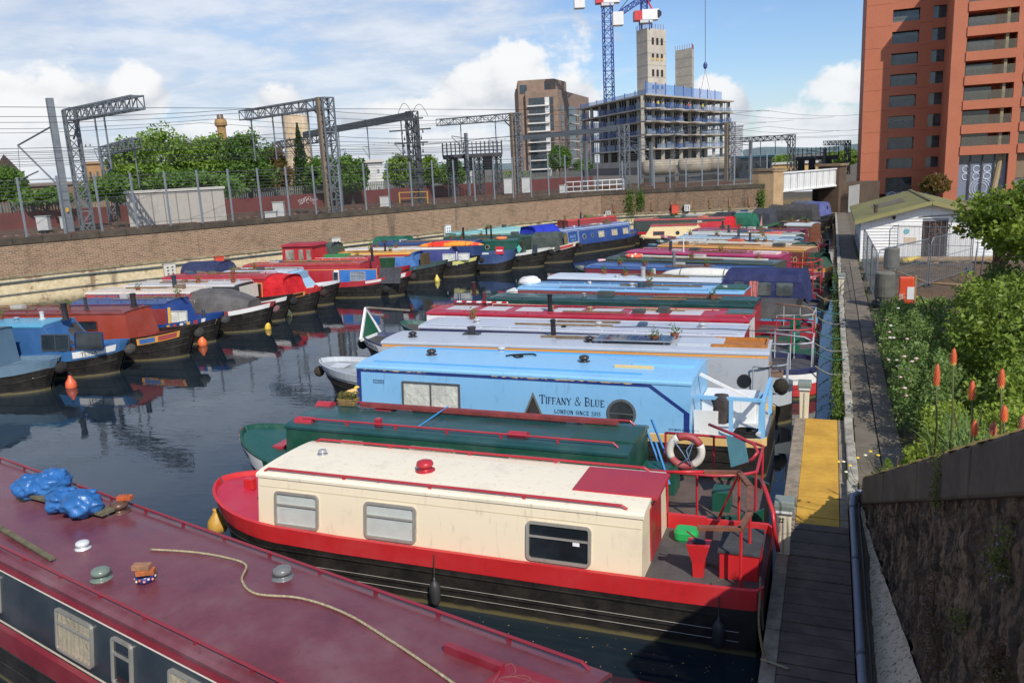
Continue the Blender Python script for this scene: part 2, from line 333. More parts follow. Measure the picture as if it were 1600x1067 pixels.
# lettering: thick and thin strokes with small serifs on a unit-high letter
def _arc(cx, cy, rx, ry, a0, a1, n=10): return [(cx+rx*math.cos(R(a0+(a1-a0)*i/n)), cy+ry*math.sin(R(a0+(a1-a0)*i/n))) for i in range(n+1)]
GL = {'T': (.72, [('T', [(.36, 0), (.36, 1)]), ('t', [(.02, .97), (.70, .97)]), ('t', [(.03, .97), (.03, .8)]), ('t', [(.69, .97), (.69, .8)])], [.36], []),
 'I': (.30, [('T', [(.15, 0), (.15, 1)])], [.15], [.15]), 'F': (.60, [('T', [(.15, 0), (.15, 1)]), ('t', [(.15, .97), (.56, .97)]), ('t', [(.56, .97), (.56, .82)]), ('t', [(.15, .52), (.44, .52)])], [.15], [.15]),
 'A': (.76, [('t', [(.08, 0), (.38, 1)]), ('T', [(.38, 1), (.68, 0)]), ('t', [(.19, .35), (.56, .35)])], [.08, .68], []), 'N': (.80, [('t', [(.13, 0), (.13, 1)]), ('T', [(.13, 1), (.66, 0)]), ('t', [(.66, 0), (.66, 1)])], [.13], [.13, .66]),
 'Y': (.74, [('T', [(.06, 1), (.37, .48)]), ('t', [(.37, .48), (.68, 1)]), ('T', [(.37, .5), (.37, 0)])], [.37], [.08, .66]), 'L': (.60, [('T', [(.15, 0), (.15, 1)]), ('t', [(.15, .03), (.57, .03)]), ('t', [(.57, .03), (.57, .2)])], [.15], [.15]),
 'E': (.62, [('T', [(.15, 0), (.15, 1)]), ('t', [(.15, .97), (.56, .97)]), ('t', [(.15, .52), (.45, .52)]), ('t', [(.15, .03), (.58, .03)]), ('t', [(.58, .03), (.58, .2)]), ('t', [(.56, .97), (.56, .82)])], [.15], [.15]),
 'B': (.66, [('T', [(.15, 0), (.15, 1)]), ('t', [(.15, .97)]+_arc(.36, .745, .2, .225, 90, -90)+[(.15, .52)]), ('t', [(.36, .52)]+_arc(.38, .275, .22, .245, 90, -90)+[(.15, .03)])], [.15], [.15]),
 'U': (.78, [('T', [(.16, 1), (.16, .3)]), ('t', _arc(.39, .28, .23, .26, 180, 360)), ('t', [(.62, .28), (.62, 1)])], [], [.16, .62]), 'O': (.80, [('t', _arc(.40, .5, .32, .48, 0, 360, 20))], [], []),
 'D': (.76, [('T', [(.15, 0), (.15, 1)]), ('t', [(.15, .97)]+_arc(.34, .5, .34, .47, 90, -90, 14)+[(.15, .03)])], [.15], [.15]), 'S': (.58, [('t', _arc(.29, .74, .2, .23, 20, 270)+_arc(.29, .27, .22, .24, 90, -160))], [], []),
 'C': (.72, [('t', _arc(.40, .5, .32, .48, 45, 315, 16))], [], []), 'K': (.74, [('T', [(.15, 0), (.15, 1)]), ('t', [(.15, .42), (.62, 1)]), ('T', [(.3, .58), (.66, 0)])], [.15, .66], [.15, .6]),
 'M': (.94, [('t', [(.12, 0), (.16, 1)]), ('T', [(.16, 1), (.46, .1)]), ('t', [(.46, .1), (.78, 1)]), ('T', [(.78, 1), (.82, 0)])], [.12, .82], []), 'R': (.7, [('T', [(.15, 0), (.15, 1)]), ('t', [(.15, .97)]+_arc(.36, .74, .2, .23, 90, -90)+[(.15, .51)]), ('T', [(.34, .5), (.64, 0)])], [.15], [.15]),
 'P': (.62, [('T', [(.15, 0), (.15, 1)]), ('t', [(.15, .97)]+_arc(.34, .72, .2, .25, 90, -90)+[(.15, .47)])], [.15], [.15]),
 '&': (.86, [('t', [(.80, .5), (.66, .2)]+_arc(.36, .27, .27, .26, -30, -260, 12)+[(.44, .62)]+_arc(.40, .80, .14, .17, -50, 230, 12)+[(.72, .0)])], [], []),
 '0': (.58, [('t', _arc(.29, .5, .21, .48, 0, 360, 18))], [], []), '1': (.4, [('T', [(.2, 0), (.2, 1)]), ('t', [(.2, 1), (.06, .84)])], [.2], []), '2': (.58, [('t', _arc(.28, .72, .2, .25, 170, -30)+[(.08, .03), (.52, .03)])], [], []),
 '3': (.56, [('t', _arc(.26, .74, .2, .23, 150, -80)+_arc(.26, .27, .23, .25, 80, -150))], [], []), '5': (.56, [('t', [(.48, .97), (.14, .97), (.12, .56)]+_arc(.26, .31, .22, .29, 110, -150))], [], []), ' ': (.36, [], [], [])}
def lettering(text, h, T=.13, t=.06, gap=.06, caps=None, depth=.004):
    """flat letters in (u, v) with a small thickness in w; returns the mesh and its width"""
    m = MB(); x = 0
    def stroke(pts, w, s, ox):
        for a, b in zip(pts, pts[1:]):
            a, b = Vector((a[0]*s+ox, a[1]*s, 0)), Vector((b[0]*s+ox, b[1]*s, 0)); d = (b-a); 
            if d.length < 1e-6: continue
            d.normalize(); a -= d*w*s*.3; b += d*w*s*.3; nn = Vector((-d.y, d.x, 0))*w*s/2
            z = Vector((0, 0, depth)); q = [a-nn, b-nn, b+nn, a+nn]; m.add(q+[p+z for p in q], [(4, 5, 6, 7), (0, 1, 5, 4), (1, 2, 6, 5), (2, 3, 7, 6), (3, 0, 4, 7)])
    for i, ch in enumerate(text):
        s = h if caps is None or i in caps or ch == '&' else h*.78
        w, st, sb, stp = GL[ch]
        for k, p in st: stroke(p, T if k == 'T' else t, s, x)
        for q in sb: stroke([(q-.10, .02), (q+.10, .02)], .04, s, x)
        for q in stp: stroke([(q-.10, .98), (q+.10, .98)], .04, s, x)
        x += (w+gap)*s
    return m, x
# ================================================================ the setting
def water_mat():
    m, nt, bs = _nt('canal_water'); v = coords(nt, scale=(1, 1, 1))
    n1 = noise(nt, v, .35, 4); n2 = noise(nt, coords(nt, scale=(1.0, 2.4, 1)), 2.2, 3, .5, .4); n3 = noise(nt, coords(nt, scale=(1, 1.6, 1)), .6, 2)
    nt.links.new(mixc(nt, ramp(nt, n1, .35, .7), (.009, .017, .026), (.018, .028, .034)), bs.inputs['Base Color'])
    bs.inputs['Roughness'].default_value = .015; bs.inputs['IOR'].default_value = 1.33; bs.inputs['Specular IOR Level'].default_value = 1.0
    mm = nd(nt, 'ShaderNodeMath', operation='MULTIPLY'); nt.links.new(n2, mm.inputs[0]); nt.links.new(ramp(nt, n3, .35, .7, .25, 1.0), mm.inputs[1])
    bump(nt, bs, mm.outputs[0], .075, .05); return m
m = MB(); m.quad((-140, -60, 0), (1.2, -60, 0), (1.2, 150, 0), (-140, 150, 0)); struct(m.build('water', water_mat()))
m = MB(); m.quad((-140, -60, -1.2), (1.2, -60, -1.2), (1.2, 150, -1.2), (-140, 150, -1.2)); struct(m.build('canal_bed', rough_mat((40, 38, 26), (60, 52, 36))))
ZR = 3.2                                                        # level of the railway land
WP = [Vector((-72, -19.5)), Vector((-43, 31)), Vector((-19.3, 72.2)), Vector((-5.2, 76.1))]
gravel = rough_mat((120, 112, 104), (92, 82, 72), 3, .95, 40, .6, .03)
m = MB(); m.add([(*p, ZR) for p in WP]+[(-5.2, 92, ZR), (1.6, 96, ZR), (1.6, 3000, ZR), (-3500, 3000, ZR), (-3500, -600, ZR), (-300, -600, ZR)], [tuple(range(10))])
struct(m.build('railway_ground', gravel))
m = MB(); m.add([(1.61, 88, .5), (2600, 88, .5), (2600, 3000, .5), (1.61, 3000, .5)], [(0, 1, 2, 3)])
m.add([(.5, -40, .5), (2600, -40, .5), (2600, 88, .5), (.5, 88, .5)], [(0, 1, 2, 3)])
struct(m.build('ground', rough_mat((112, 100, 84), (86, 80, 62), 1.5, .95)))

# ---- the long wall below the railway
wall = thing('canal_wall', 'long brown brick wall with pale rendered lower half below the railway fence', 'wall', (-43, 31, 0))
def along(p, q, z0, z1, off=0.0, thick=0.0, u0=0.0):
    d = (q-p).normalized(); n = Vector((d.y, -d.x)); m = MB(); L = (q-p).length
    a, b = p+n*off, q+n*off
    if thick:
        c, e = q+n*(off-thick), p+n*(off-thick)
        m.prism([(*a,), (*b,), (*c,), (*e,)], z0, z1)
    else: m.quad((*a, z0), (*b, z0), (*b, z1), (*a, z1))
    return m, (lambda x, y, z: (u0+(Vector((x, y))-a).dot(d), z))
brk = brickwork((144, 112, 86), (108, 82, 62), (166, 150, 128), .6, 'long')
brk_far = brickwork((124, 94, 70), (84, 66, 52), (140, 124, 104), .9, 'far')
def render_mat():
    m, nt, bs = _nt('old_limewash'); uv = coords(nt, 'UV')
    b = nd(nt, 'ShaderNodeTexBrick'); nt.links.new(uv, b.inputs['Vector'])
    b.inputs['Color1'].default_value = (*lin((150, 108, 78)), 1); b.inputs['Color2'].default_value = (*lin((122, 92, 66)), 1); b.inputs['Mortar'].default_value = (*lin((150, 136, 112)), 1)
    b.inputs['Scale'].default_value = 1; b.inputs['Brick Width'].default_value = .30; b.inputs['Row Height'].default_value = .105; b.inputs['Mortar Size'].default_value = .01
    n1 = noise(nt, uv, .75, 8, .68); n2 = noise(nt, uv, 3.5, 6, .65); n3 = noise(nt, coords(nt, 'UV', (1.3, .16, 1)), 1.1, 5, .6)
    s = nd(nt, 'ShaderNodeSeparateXYZ'); nt.links.new(uv, s.inputs[0])
    a = mixc(nt, ramp(nt, n2, .3, .7), lin((222, 204, 166)), lin((190, 170, 132)))
    a = mixc(nt, ramp(nt, n1, .54, .62, 0, .85), a, b.outputs['Color'])
    a = mixc(nt, ramp(nt, n3, .56, .76, 0, .75), a, lin((84, 74, 54)))
    g = nd(nt, 'ShaderNodeMath', operation='ADD'); nt.links.new(s.outputs[1], g.inputs[0]); nt.links.new(n2, g.inputs[1])
    a = mixc(nt, ramp(nt, g.outputs[0], 1.15, .6, 0, .85), a, lin((58, 56, 36)))          # weed along the waterline
    nt.links.new(a, bs.inputs['Base Color']); bs.inputs['Roughness'].default_value = .9; bump(nt, bs, n2, .5, .03); return m
rend = render_mat()
L01 = (WP[1]-WP[0]).length; u0 = 0
for i in range(3):
    p, q = WP[i], WP[i+1]
    far = i == 2
    m, f = along(p, q, 1.95, 3.66, 0, 0, u0); m.build('brick_face', brk_far if far else brk, wall, world=True, uv=f)
    m, f = along(p, q, -.8, 1.86, .05, 0, u0); m.build('rendered_face', rend, wall, world=True, uv=f)
    m, f = along(p, q, 1.83, 1.96, .12, .3, u0); m.build('ledge', rough_mat((168, 152, 122), (110, 98, 74), 2.5), wall, world=True)
    d = (q-p).normalized(); n = Vector((d.y, -d.x))
    mm = MB()
    for z, off, r_ in ((1.62, .16, .045), (.95, .14, .03)):
        L = (q-p).length; k = max(2, int(L/4))
        mm.tube([(*(p+d*L*j/k+n*off), z+.03*math.sin(j*2.1)) for j in range(k+1)], r_, 6)
    mm.build('pipe', paint((104, 112, 110), .5), wall, world=True)
    u0 += (q-p).length
cop = rough_mat((92, 82, 68), (58, 52, 44), 1.2, .9)
for i in (0, 1, 2):
    p, q = WP[i], WP[i+1]; d = (q-p).normalized(); n = Vector((d.y, -d.x)); L = (q-p).length
    s0 = L-22 if i == 0 else 0; k = int((L-s0)/1.45); w = (L-s0)/k
    for j in range(k):
        a = p+d*(s0+j*w+.012); b = p+d*(s0+(j+1)*w-.012); h = random.uniform(-.015, .015)
        m = MB(); m.prism([(*(a+n*.07),), (*(b+n*.07),), (*(b-n*.45),), (*(a-n*.45),)], 3.66, 4.0+h); m.build('coping_stone', cop, wall, world=True)
    if i == 0:
        a, b = p, p+d*s0; m = MB(); m.prism([(*(a+n*.07),), (*(b+n*.07),), (*(b-n*.45),), (*(a-n*.45),)], 3.66, 4.0); m.build('coping', cop, wall, world=True)
# stubs of old posts let into the far stretch
p, q = WP[2], WP[3]; d = (q-p).normalized(); n = Vector((d.y, -d.x))
for j in range(8):
    a = p+d*(1.2+j*1.7); m = MB(); m.box(a.x-.09, a.x+.09, a.y-.12, a.y+.05, 2.1, 2.85); m.build('post_stub', rough_mat((164, 132, 98), (120, 90, 66)), wall, world=True)

# ---- quay, path, pontoon
PY0, PY1 = 4.0, 19.05
m = MB(); m.quad((.46, PY0, -.9), (.46, PY0, .52), (.46, 90, .52), (.46, 90, -.9)); tag(m.build('quay_wall', rough_mat((70, 64, 52), (40, 40, 30), 1.4)), 'dark low quay wall along the kerb of the path', 'wall')
path = struct(thing('path', None, None, (.6, 14, .5)))
slab_m = rough_mat((138, 126, 110), (104, 94, 80), 1.6, .9, 26, .25); slab_d = rough_mat((128, 118, 102), (98, 90, 78), 1.3, .9, 26, .25)
y = 14.4
while y < 47:
    L = random.uniform(.82, .98)
    for k, (x0, x1, mt) in enumerate(((.64, 1.06, slab_d), (1.09, 1.5, slab_m))):
        m = MB(); dz = random.uniform(-.008, .008); m.box(x0, x1, y+.01+k*.2, y+L-.012+k*.2, .4, .565+dz); m.build('paving_slab', mt, path, world=True)
    y += L
m = MB(); m.box(.64, 1.5, y+.25, 88, .4, .56); m.build('far_paving', slab_d, path, world=True)
m = MB(); m.box(.62, 1.52, 14.2, y+.2, .38, .535); m.build('paving_bed', rough_mat((74, 78, 46), (56, 50, 38), 3), path, world=True)
kerb = struct(thing('kerb', None, None, (.5, 14, .5)))
km = rough_mat((196, 190, 176), (120, 114, 98), 3.0, .9, 20, .3)
y = 14.35
while y < 62:
    L = random.uniform(.75, 1.15); a = random.uniform(-.02, .02); h = random.uniform(.60, .64)
    m = MB(); m.box(.44+a, .62+a, y+.015, y+L-.015, .4, h); m.build('kerb_stone', km, kerb, world=True, bevel=.025); y += L
m = MB(); m.box(.46, .62, y, 88, .4, .61); m.build('far_kerb', km, kerb, world=True)
pon = thing('pontoon', 'narrow plank pontoon, dark brown boards then yellow gritted boards, beside the retaining wall', 'pontoon', (0, 12, 0))
pl_d = rough_mat((112, 96, 82), (78, 68, 58), 2.2, .8, 30, .3, .01, (1, 1, 1)); pl_y = rough_mat((224, 174, 66), (190, 142, 54), 1.6, .85, 60, .35, .006)  # dark brown boards, then yellow ones
edge = rough_mat((168, 152, 130), (120, 108, 92), 5, .9, 30, .35)
y = PY0; YS = 13.25
while y < PY1-.05:
    w = .24 if y < YS else .292
    yel = y >= YS
    m = MB(); dz = random.uniform(-.006, .006)
    m.box(-.43 if not yel else -.38, .44 if not yel else .30, y+.008, y+w-(.010 if not yel else .007), .44, .50+dz); m.build('plank', pl_y if yel else pl_d, pon, world=True)
    if yel:
        m = MB(); m.box(.312, .44, y+.006, y+w-.006, .44, .497+dz); m.build('side_board', edge, pon, world=True)
    y += w
YE = y
y = PY0
while y < YE-.1:
    m = MB(); L = min(1.5, YE-y); m.box(-.62, -.435 if y < YS-.7 else -.385, y+.006, y+L-.008, .38, .508+random.uniform(-.004, .004)); m.build('edge_board', edge, pon, world=True, bevel=.01); y += L
m = MB(); m.box(-.60, .42, PY0, YE, .12, .43); m.build('float', rough_mat((64, 60, 52), (44, 40, 34)), pon, world=True)
# pipe along the foot of the retaining wall
pp = thing('conduit_pipe', 'grey plastic pipe running along the pontoon below the retaining wall', 'pipe', (.5, 12, .5))
m = MB(); m.tube([(.50, 4, .62), (.50, 14.1, .62), (.52, 14.35, .66), (.62, 14.5, .68), (.85, 14.55, .68)], .05, 10); m.build('tube', paint((128, 136, 148), .4), pp, smooth=True, world=True)
for yy in (6.5, 9.5, 12.0, 13.9):
    m = MB(); m.tube([(.50, yy-.03, .62), (.50, yy+.03, .62)], .06, 10); m.build('clip', paint((90, 96, 104), .5), pp, world=True)
m = MB(); m.tube([(.60, 4+.5*i, .66+.03*math.sin(i*1.3)) for i in range(21)], .018, 5); m.build('cable', flat((24, 24, 26)), pp, world=True)

# ---- the wing wall that climbs to the bridge
def wx(y): return .75+.072*(13.5-y)
def wz(y): return 1.36+.436*(13.5-y)
ww = thing('retaining_wall', 'dark mossy stone wing wall with sloping coping in the right foreground', 'wall', (1.2, 8, .5))
def stone_mat():
    m, nt, bs = _nt('mottled_stone'); v = coords(nt, scale=(1, 1, .35)); n1 = noise(nt, v, 5, 9, .72, .5); n2 = noise(nt, v, 16, 6, .7); n3 = noise(nt, coords(nt), 1.2, 4)  # brown stone mottled with darker patches
    a = mixc(nt, ramp(nt, n1, .40, .62), lin((62, 52, 44)), lin((158, 132, 106))); a = mixc(nt, ramp(nt, n2, .48, .62, 0, .85), a, lin((34, 29, 25))); a = mixc(nt, ramp(nt, n3, .5, .68, 0, .6), a, lin((84, 58, 40)))
    nt.links.new(a, bs.inputs['Base Color']); bs.inputs['Roughness'].default_value = .8; bump(nt, bs, n1, 1.0, .16); return m
def lime_mat():
    m, nt, bs = _nt('flaking_limewash'); v = coords(nt, scale=(1, 1, .16)); n1 = noise(nt, v, 24, 8, .7, .5); n2 = noise(nt, v, 4, 5, .6)
    a = mixc(nt, ramp(nt, n1, .53, .62), lin((206, 190, 164)), lin((104, 84, 66))); a = mixc(nt, ramp(nt, n2, .5, .72, 0, .5), a, lin((120, 112, 80)))
    nt.links.new(a, bs.inputs['Base Color']); bs.inputs['Roughness'].default_value = .9; bump(nt, bs, n1, -.9, .05); return m
stm, lmm = stone_mat(), lime_mat()
def strip(z_lo, z_hi, off, thick, y0, y1, n=24, tilt=0.0):
    m = MB(); rings = []
    for i in range(n+1):
        y = y0+(y1-y0)*i/n; x = wx(y); rings.append([(x-off, y, z_lo(y)), (x-off+thick, y, z_lo(y)), (x-off+thick, y, z_hi(y)+tilt), (x-off, y, z_hi(y))])
    return m.loft(rings)
def roughen(o, amp, sc=3.0):
    """push the face in and out like broken stone"""
    from mathutils import noise as mn
    for v in o.data.vertices:
        w = v.co+o.parent.location; v.co.x += amp*mn.fractal(Vector((w.x, w.y, w.z*.45))*sc*1.5, .6, 2.1, 5)
# a finely cut face that is displaced into rough courses
def wallface(name, mat, zlo, zhi, off, y0, y1, ny, nz, amp):
    m = MB()
    for i in range(ny+1):
        for k in range(nz+1):
            y = y0+(y1-y0)*i/ny; z = zlo(y)+(zhi(y)-zlo(y))*k/nz; m.v.append((wx(y)-off, y, z))
    for i in range(ny):
        for k in range(nz): a = i*(nz+1)+k; m.f.append((a, a+1, a+nz+2, a+nz+1))
    o = m.build(name, mat, ww, world=True); roughen(o, amp); return o
zl = lambda y: .35
zb = lambda y: max(.5, .35+.095*(14-y))
zc = lambda y: wz(y)-.46
wallface('stone_face', stm, zb, zc, 0, 14.0, 5.4, 130, 80, .07)
m = MB(); ny, nz = 110, 24
for i in range(ny+1):
    for k in range(nz+1):
        y = 14.2-8.8*i/ny; f = k/nz; m.v.append((.545+(wx(y)-.03-.545)*f**.8, y, .42+(zb(y)+.05-.42)*f))
for i in range(ny):
    for k in range(nz): a = i*(nz+1)+k; m.f.append((a, a+1, a+nz+2, a+nz+1))
roughen(m.build('limewashed_strip', lmm, ww, world=True), .012)
strip(lambda y: .3, lambda y: wz(y)-.5, -.12, .5, 14.0, 5.4, 4).build('core', stm, ww, world=True)
cps = rough_mat((100, 88, 74), (66, 57, 48), 1.6, .85, 14, .35, .02)
yy = 14.05
for L in (2.3, 2.35, 2.2, 1.8):
    o = strip(lambda y: wz(y)-.47, lambda y: wz(y), .07, .62, yy, yy-L+.02, 6, .16).build('coping_stone', cps, ww, world=True, bevel=.03); yy -= L
# moss on the coping
m = MB(); mz = lambda a, y: wz(y)+(a+.07)/.62*.16
for i in range(700):
    y = random.uniform(5.6, 14); x = wx(y); a = random.uniform(-.03, .4); s = random.uniform(.03, .09); n = 7
    k = len(m.v); m.v.append((x+a, y, mz(a, y)+random.uniform(.015, .045)))
    for j in range(n): t = 6.283*j/n; r_ = s*random.uniform(.7, 1.3); da, dy = r_*math.cos(t), r_*math.sin(t)*1.6; m.v.append((wx(y)+a+da, y+dy, mz(a+da, y+dy)-.003))
    m.f += [(k, k+1+j, k+1+(j+1) % n) for j in range(n)]
tag(m.build('moss', rough_mat((170, 134, 60), (116, 108, 52), 6, .95), ww, world=True, smooth=True), None, kind='stuff')
# planted bank behind it
def bankz(x, y):
    s = min(1, max(0, (x-1.45)/1.8)); s = s*s*(3-2*s); f = min(1, max(0, (31-y)/5)); z = .48+s*.75*f
    t = min(1, max(0, (14.2-y)/1.2)); w = wz(y)-.02
    return max(z, z+(w-z)*t) if x > wx(y)+.2 else .3
m = MB(); nx, ny = 24, 44
for i in range(nx+1):
    for j in range(ny+1):
        y = 1+j*.75; x = wx(y)+.35+i*.45 if y < 14.2 else 1.53+i*.43
        m.v.append((x, y, bankz(max(x, wx(y)+.3), y)+random.uniform(-.03, .03)))
for i in range(nx):
    for j in range(ny): a = i*(ny+1)+j; m.f.append((a, a+ny+1, a+ny+2, a+1))
struct(m.build('planted_bank', rough_mat((70, 74, 40), (84, 66, 44), 2), smooth=True))
# ================================================================ boats
BLACK = (34, 31, 28)
def rrect(w, h, r, n=4):
    pts = []
    for cx, cy, a in ((w/2-r, h/2-r, 0), (-w/2+r, h/2-r, 90), (-w/2+r, -h/2+r, 180), (w/2-r, -h/2+r, 270)):
        pts += [(cx+r*math.cos(R(a+90*i/n)), cy+r*math.sin(R(a+90*i/n))) for i in range(n+1)]
    return pts
def hull_black():
    k = 'hullblack'
    if k in MATS: return MATS[k]
    m, nt, bs = _nt('blacking'); v = coords(nt); n1 = noise(nt, v, 3, 7, .7); n2 = noise(nt, v, 30, 4, .8); t = nd(nt, 'ShaderNodeTexCoord'); s = nd(nt, 'ShaderNodeSeparateXYZ'); nt.links.new(t.outputs['Object'], s.inputs[0])
    a = mixc(nt, ramp(nt, n1, .3, .72), lin((24, 22, 20)), lin((52, 47, 42))); a = mixc(nt, ramp(nt, n2, .62, .72, 0, .5), a, lin((128, 112, 92)))
    g = nd(nt, 'ShaderNodeMath', operation='ADD'); nt.links.new(s.outputs[2], g.inputs[0]); mm = nd(nt, 'ShaderNodeMath', operation='MULTIPLY'); nt.links.new(n1, mm.inputs[0]); mm.inputs[1].default_value = .12; nt.links.new(mm.outputs[0], g.inputs[1])
    a = mixc(nt, ramp(nt, g.outputs[0], .15, .09, 0, .85), a, lin((110, 100, 66)))       # tide mark of weed and scum
    nt.links.new(a, bs.inputs['Base Color']); bs.inputs['Roughness'].default_value = .5; bump(nt, bs, n2, .1, .006); MATS[k] = m; return m
BOATS = []
class Boat:
    """x runs from the stern (0) to the bow (L); z = 0 is the water"""
    def __init__(s, label, stern, bow, B=2.1, g=.85, dd=.12, zr=1.72, xa=2.0, xf=None, cab=(40, 80, 60), roof=(40, 80, 60), band=(200, 30, 30), bandh=.2, hull=None, tum=.13, side=.14,
                 bl=2.8, rise=.36, st='round', deck=(96, 92, 88), near=1, cap=None, nose=.0, slope=0.0, camber=.075, aslope=0.0, rcap=None, strakes=True, name='narrowboat', cat='narrowboat', group='narrowboats moored in the basin', wearr=.28, cabin=True, band_mat=None, s0=0.0):
        s.s0 = s0; BOATS.append(s)
        stern, bow = Vector(stern[:2]), Vector(bow[:2]); d = bow-stern; s.L = L = d.length; s.B = B; s.g = g; s.bl = bl; s.rise = rise; s.st = st; s.near = near; s.dd = dd
        s.root = thing(name, label, cat, (stern.x, stern.y, 0), math.atan2(d.y, d.x), group); s.d = d.normalized(); s.stern = stern
        s.xa, s.xf = xa, (L-bl*.9 if xf is None else xf); s.zr = zr; s.wb = B/2-side; s.wt = s.wb-tum; s.slope = slope; s.aslope = aslope; s.camber = camber
        xs = [s0+q for q in (0, .08, .22, .45, .8, 1.4)]+[s0+1.4+(L-bl-1.4-s0)*i/5 for i in range(1, 6)]+[L-bl+bl*t for t in (.15, .3, .45, .6, .72, .82, .9, .96, 1.0)]
        s.xs = xs
        lv = [(-.45, .0), (.12, .25), (.45, .6), (None, 1.0)]
        m = MB(); rings = []
        for x in xs:
            ring = []
            for sd in (1, -1):
                pts = []
                for z, fr in lv:
                    zz = s.gz(x) if z is None else z; pts.append(s.hp(x, zz, sd))
                ring += pts if sd == 1 else pts[::-1]
            rings.append(ring)
        n = 8; m.v = [p for r_ in rings for p in r_]
        for i in range(len(rings)-1):
            for k in (0, 1, 2, 4, 5, 6, 7): m.f.append((i*n+k, i*n+(k+1) % n, (i+1)*n+(k+1) % n, (i+1)*n+k))
        m.f.append(tuple(range(8))[::-1]); m.build('hull', hull or hull_black(), s.root, smooth=False)
        bm = band_mat or paint(band, .32, .18)
        m = MB(); rings = []
        for x in xs:
            gz = s.gz(x); ring = []
            for sd in (1, -1):
                a = s.hp(x, gz-bandh, sd, .012); b = s.hp(x, gz+.012, sd, .016); c = s.hp(x, gz+.012, sd, -.055); e = s.hp(x, gz-dd, sd, -.06)
                ring += [a, b, c, e] if sd == 1 else [e, c, b, a]
            rings.append(ring)
        n = 8; m.v = [p for r_ in rings for p in r_]
        for i in range(len(rings)-1):
            for k in (0, 1, 2, 4, 5, 6): m.f.append((i*n+k, i*n+k+1, (i+1)*n+k+1, (i+1)*n+k))
        m.f += [(0, 7, 6, 1), (1, 6, 5, 2)]
        m.build('gunwale', bm, s.root)
        m = MB()
        for i, x in enumerate(xs): m.v += [s.hp(x, s.gz(x)-dd, 1, -.05), s.hp(x, s.gz(x)-dd, -1, -.05)]
        for i in range(len(xs)-1): m.f.append((2*i, 2*i+1, 2*i+3, 2*i+2))
        m.build('deck', rough_mat(deck, tuple(int(q*.75) for q in deck), 2.0, .7, 30, .15, .006), s.root)
        if strakes:
            for z in (.30, .55):
                for sd in (near,):
                    m = MB(); m.tube([s.hp(x, min(z, s.gz(x)-.1)+.25*max(0, (x-(L-bl))/bl)**2, sd, .012) for x in xs[3:-1]], .014, 5); m.build('rubbing_strake', hull or hull_black(), s.root)
        if cabin:
            zb = g-dd-.02; s.zb = zb; cm = paint(cab, .34, .2)
            m = MB(); A, F = s.xa, s.xf
            ring = lambda x, w, z: [(x, w, z), (x, -w, z)]
            m.add([(A, s.wb, zb), (A, -s.wb, zb), (F+nose, s.wb, zb), (F+nose, -s.wb, zb), (A+aslope, s.wt, zr), (A+aslope, -s.wt, zr), (F-slope, s.wt, zr), (F-slope, -s.wt, zr)],
                  [(0, 2, 6, 4), (1, 5, 7, 3)])
            ar = [(s.wt*math.cos(t), s.camber*math.sin(t)) for t in [math.pi*i/8 for i in range(9)]]
            for x0, x1, rev in ((A, A+aslope, 0), (F+nose, F-slope, 1)):
                k = len(m.v); m.v += [(x0, s.wb, zb), (x0, -s.wb, zb)]+[(x1, -a, zr+b) for a, b in ar]
                m.f.append(tuple(range(k, k+11)) if rev else tuple(range(k+10, k-1, -1)))
            s.cabin = m.build('cabin', cm, s.root)
            m = MB(); rings = []; ov = .025
            for x in (A+aslope-ov, F-slope+ov):
                up = [((s.wt+ov)*math.cos(t), s.camber*math.sin(t)**.8+.022) for t in [math.pi*i/10 for i in range(11)]]
                rings.append([(x, a, zr+b) for a, b in up]+[(x, a, zr+b-.045) for a, b in up[::-1]])
            m.loft(rings, True, True); s.roof = m.build('roof', paint(roof, .3, wearr), s.root)
    def hw(s, x):
        t = (x-(s.L-s.bl))/s.bl; w = s.B/2
        if t > 0: w *= max(0, 1-t**2.5)**.62
        e = {'round': .95, 'square': .12}[s.st]
        if x-s.s0 < e: u = 1-(x-s.s0)/e; w *= math.sqrt(max(0, 1-u*u*(.72 if s.st == 'round' else .25)))
        return max(w, .035)
    def gz(s, x):
        t = max(0, (x-(s.L-s.bl*1.5))/(s.bl*1.5)); u = max(0, 1-(x-s.s0)/2.5); return s.g+s.rise*t*t+.05*u*u
    def hp(s, x, z, sd, off=0.0):
        t = max(0, (x-(s.L-s.bl))/s.bl); fr = min(1, max(0, z/s.gz(x))); low = 1-fr
        return (x-.55*t*t*low*(1.0), sd*max(.012, s.hw(x)*(1-.22*t*low)+off), z)
    def to_local(s, p): 
        v = Vector((p[0], p[1]))-s.stern; return v.dot(s.d)
    def lx(s, px, py, z): return s.to_local(G(px, py, z))
    def rz(s, y): return s.zr+s.camber*math.sqrt(max(0, 1-(y/(s.wt+.025))**2))**.8+.024
    def sp(s, u, v, w, sd=None):
        """point on the cabin side: u along, v up from the cabin foot, w outwards"""
        sd = s.near if sd is None else sd; H = s.zr-s.zb; f = v/H
        k = (s.wb-s.wt)/H; nl = math.hypot(1, k)
        return (u, sd*(s.wb+(s.wt-s.wb)*f+w/nl), s.zb+v+w*k/nl)
    def sideMB(s, x0, v0, sd=None):
        sd = s.near if sd is None else sd; dirx = -1 if sd == 1 else 1
        return MB(lambda a, b, c: s.sp(x0+dirx*a, v0+b, c, sd))
    def panel(s, x0, x1, v0, v1, rgb, name='side_panel', off=.006, label=None):
        m = s.sideMB((x0+x1)/2, (v0+v1)/2); w, h = abs(x1-x0)/2, (v1-v0)/2; m.box(-w, w, -h, h, -.01, off); o = m.build(name, paint(rgb, .34, .2), s.root)
        if label: o['label'] = label
        return o
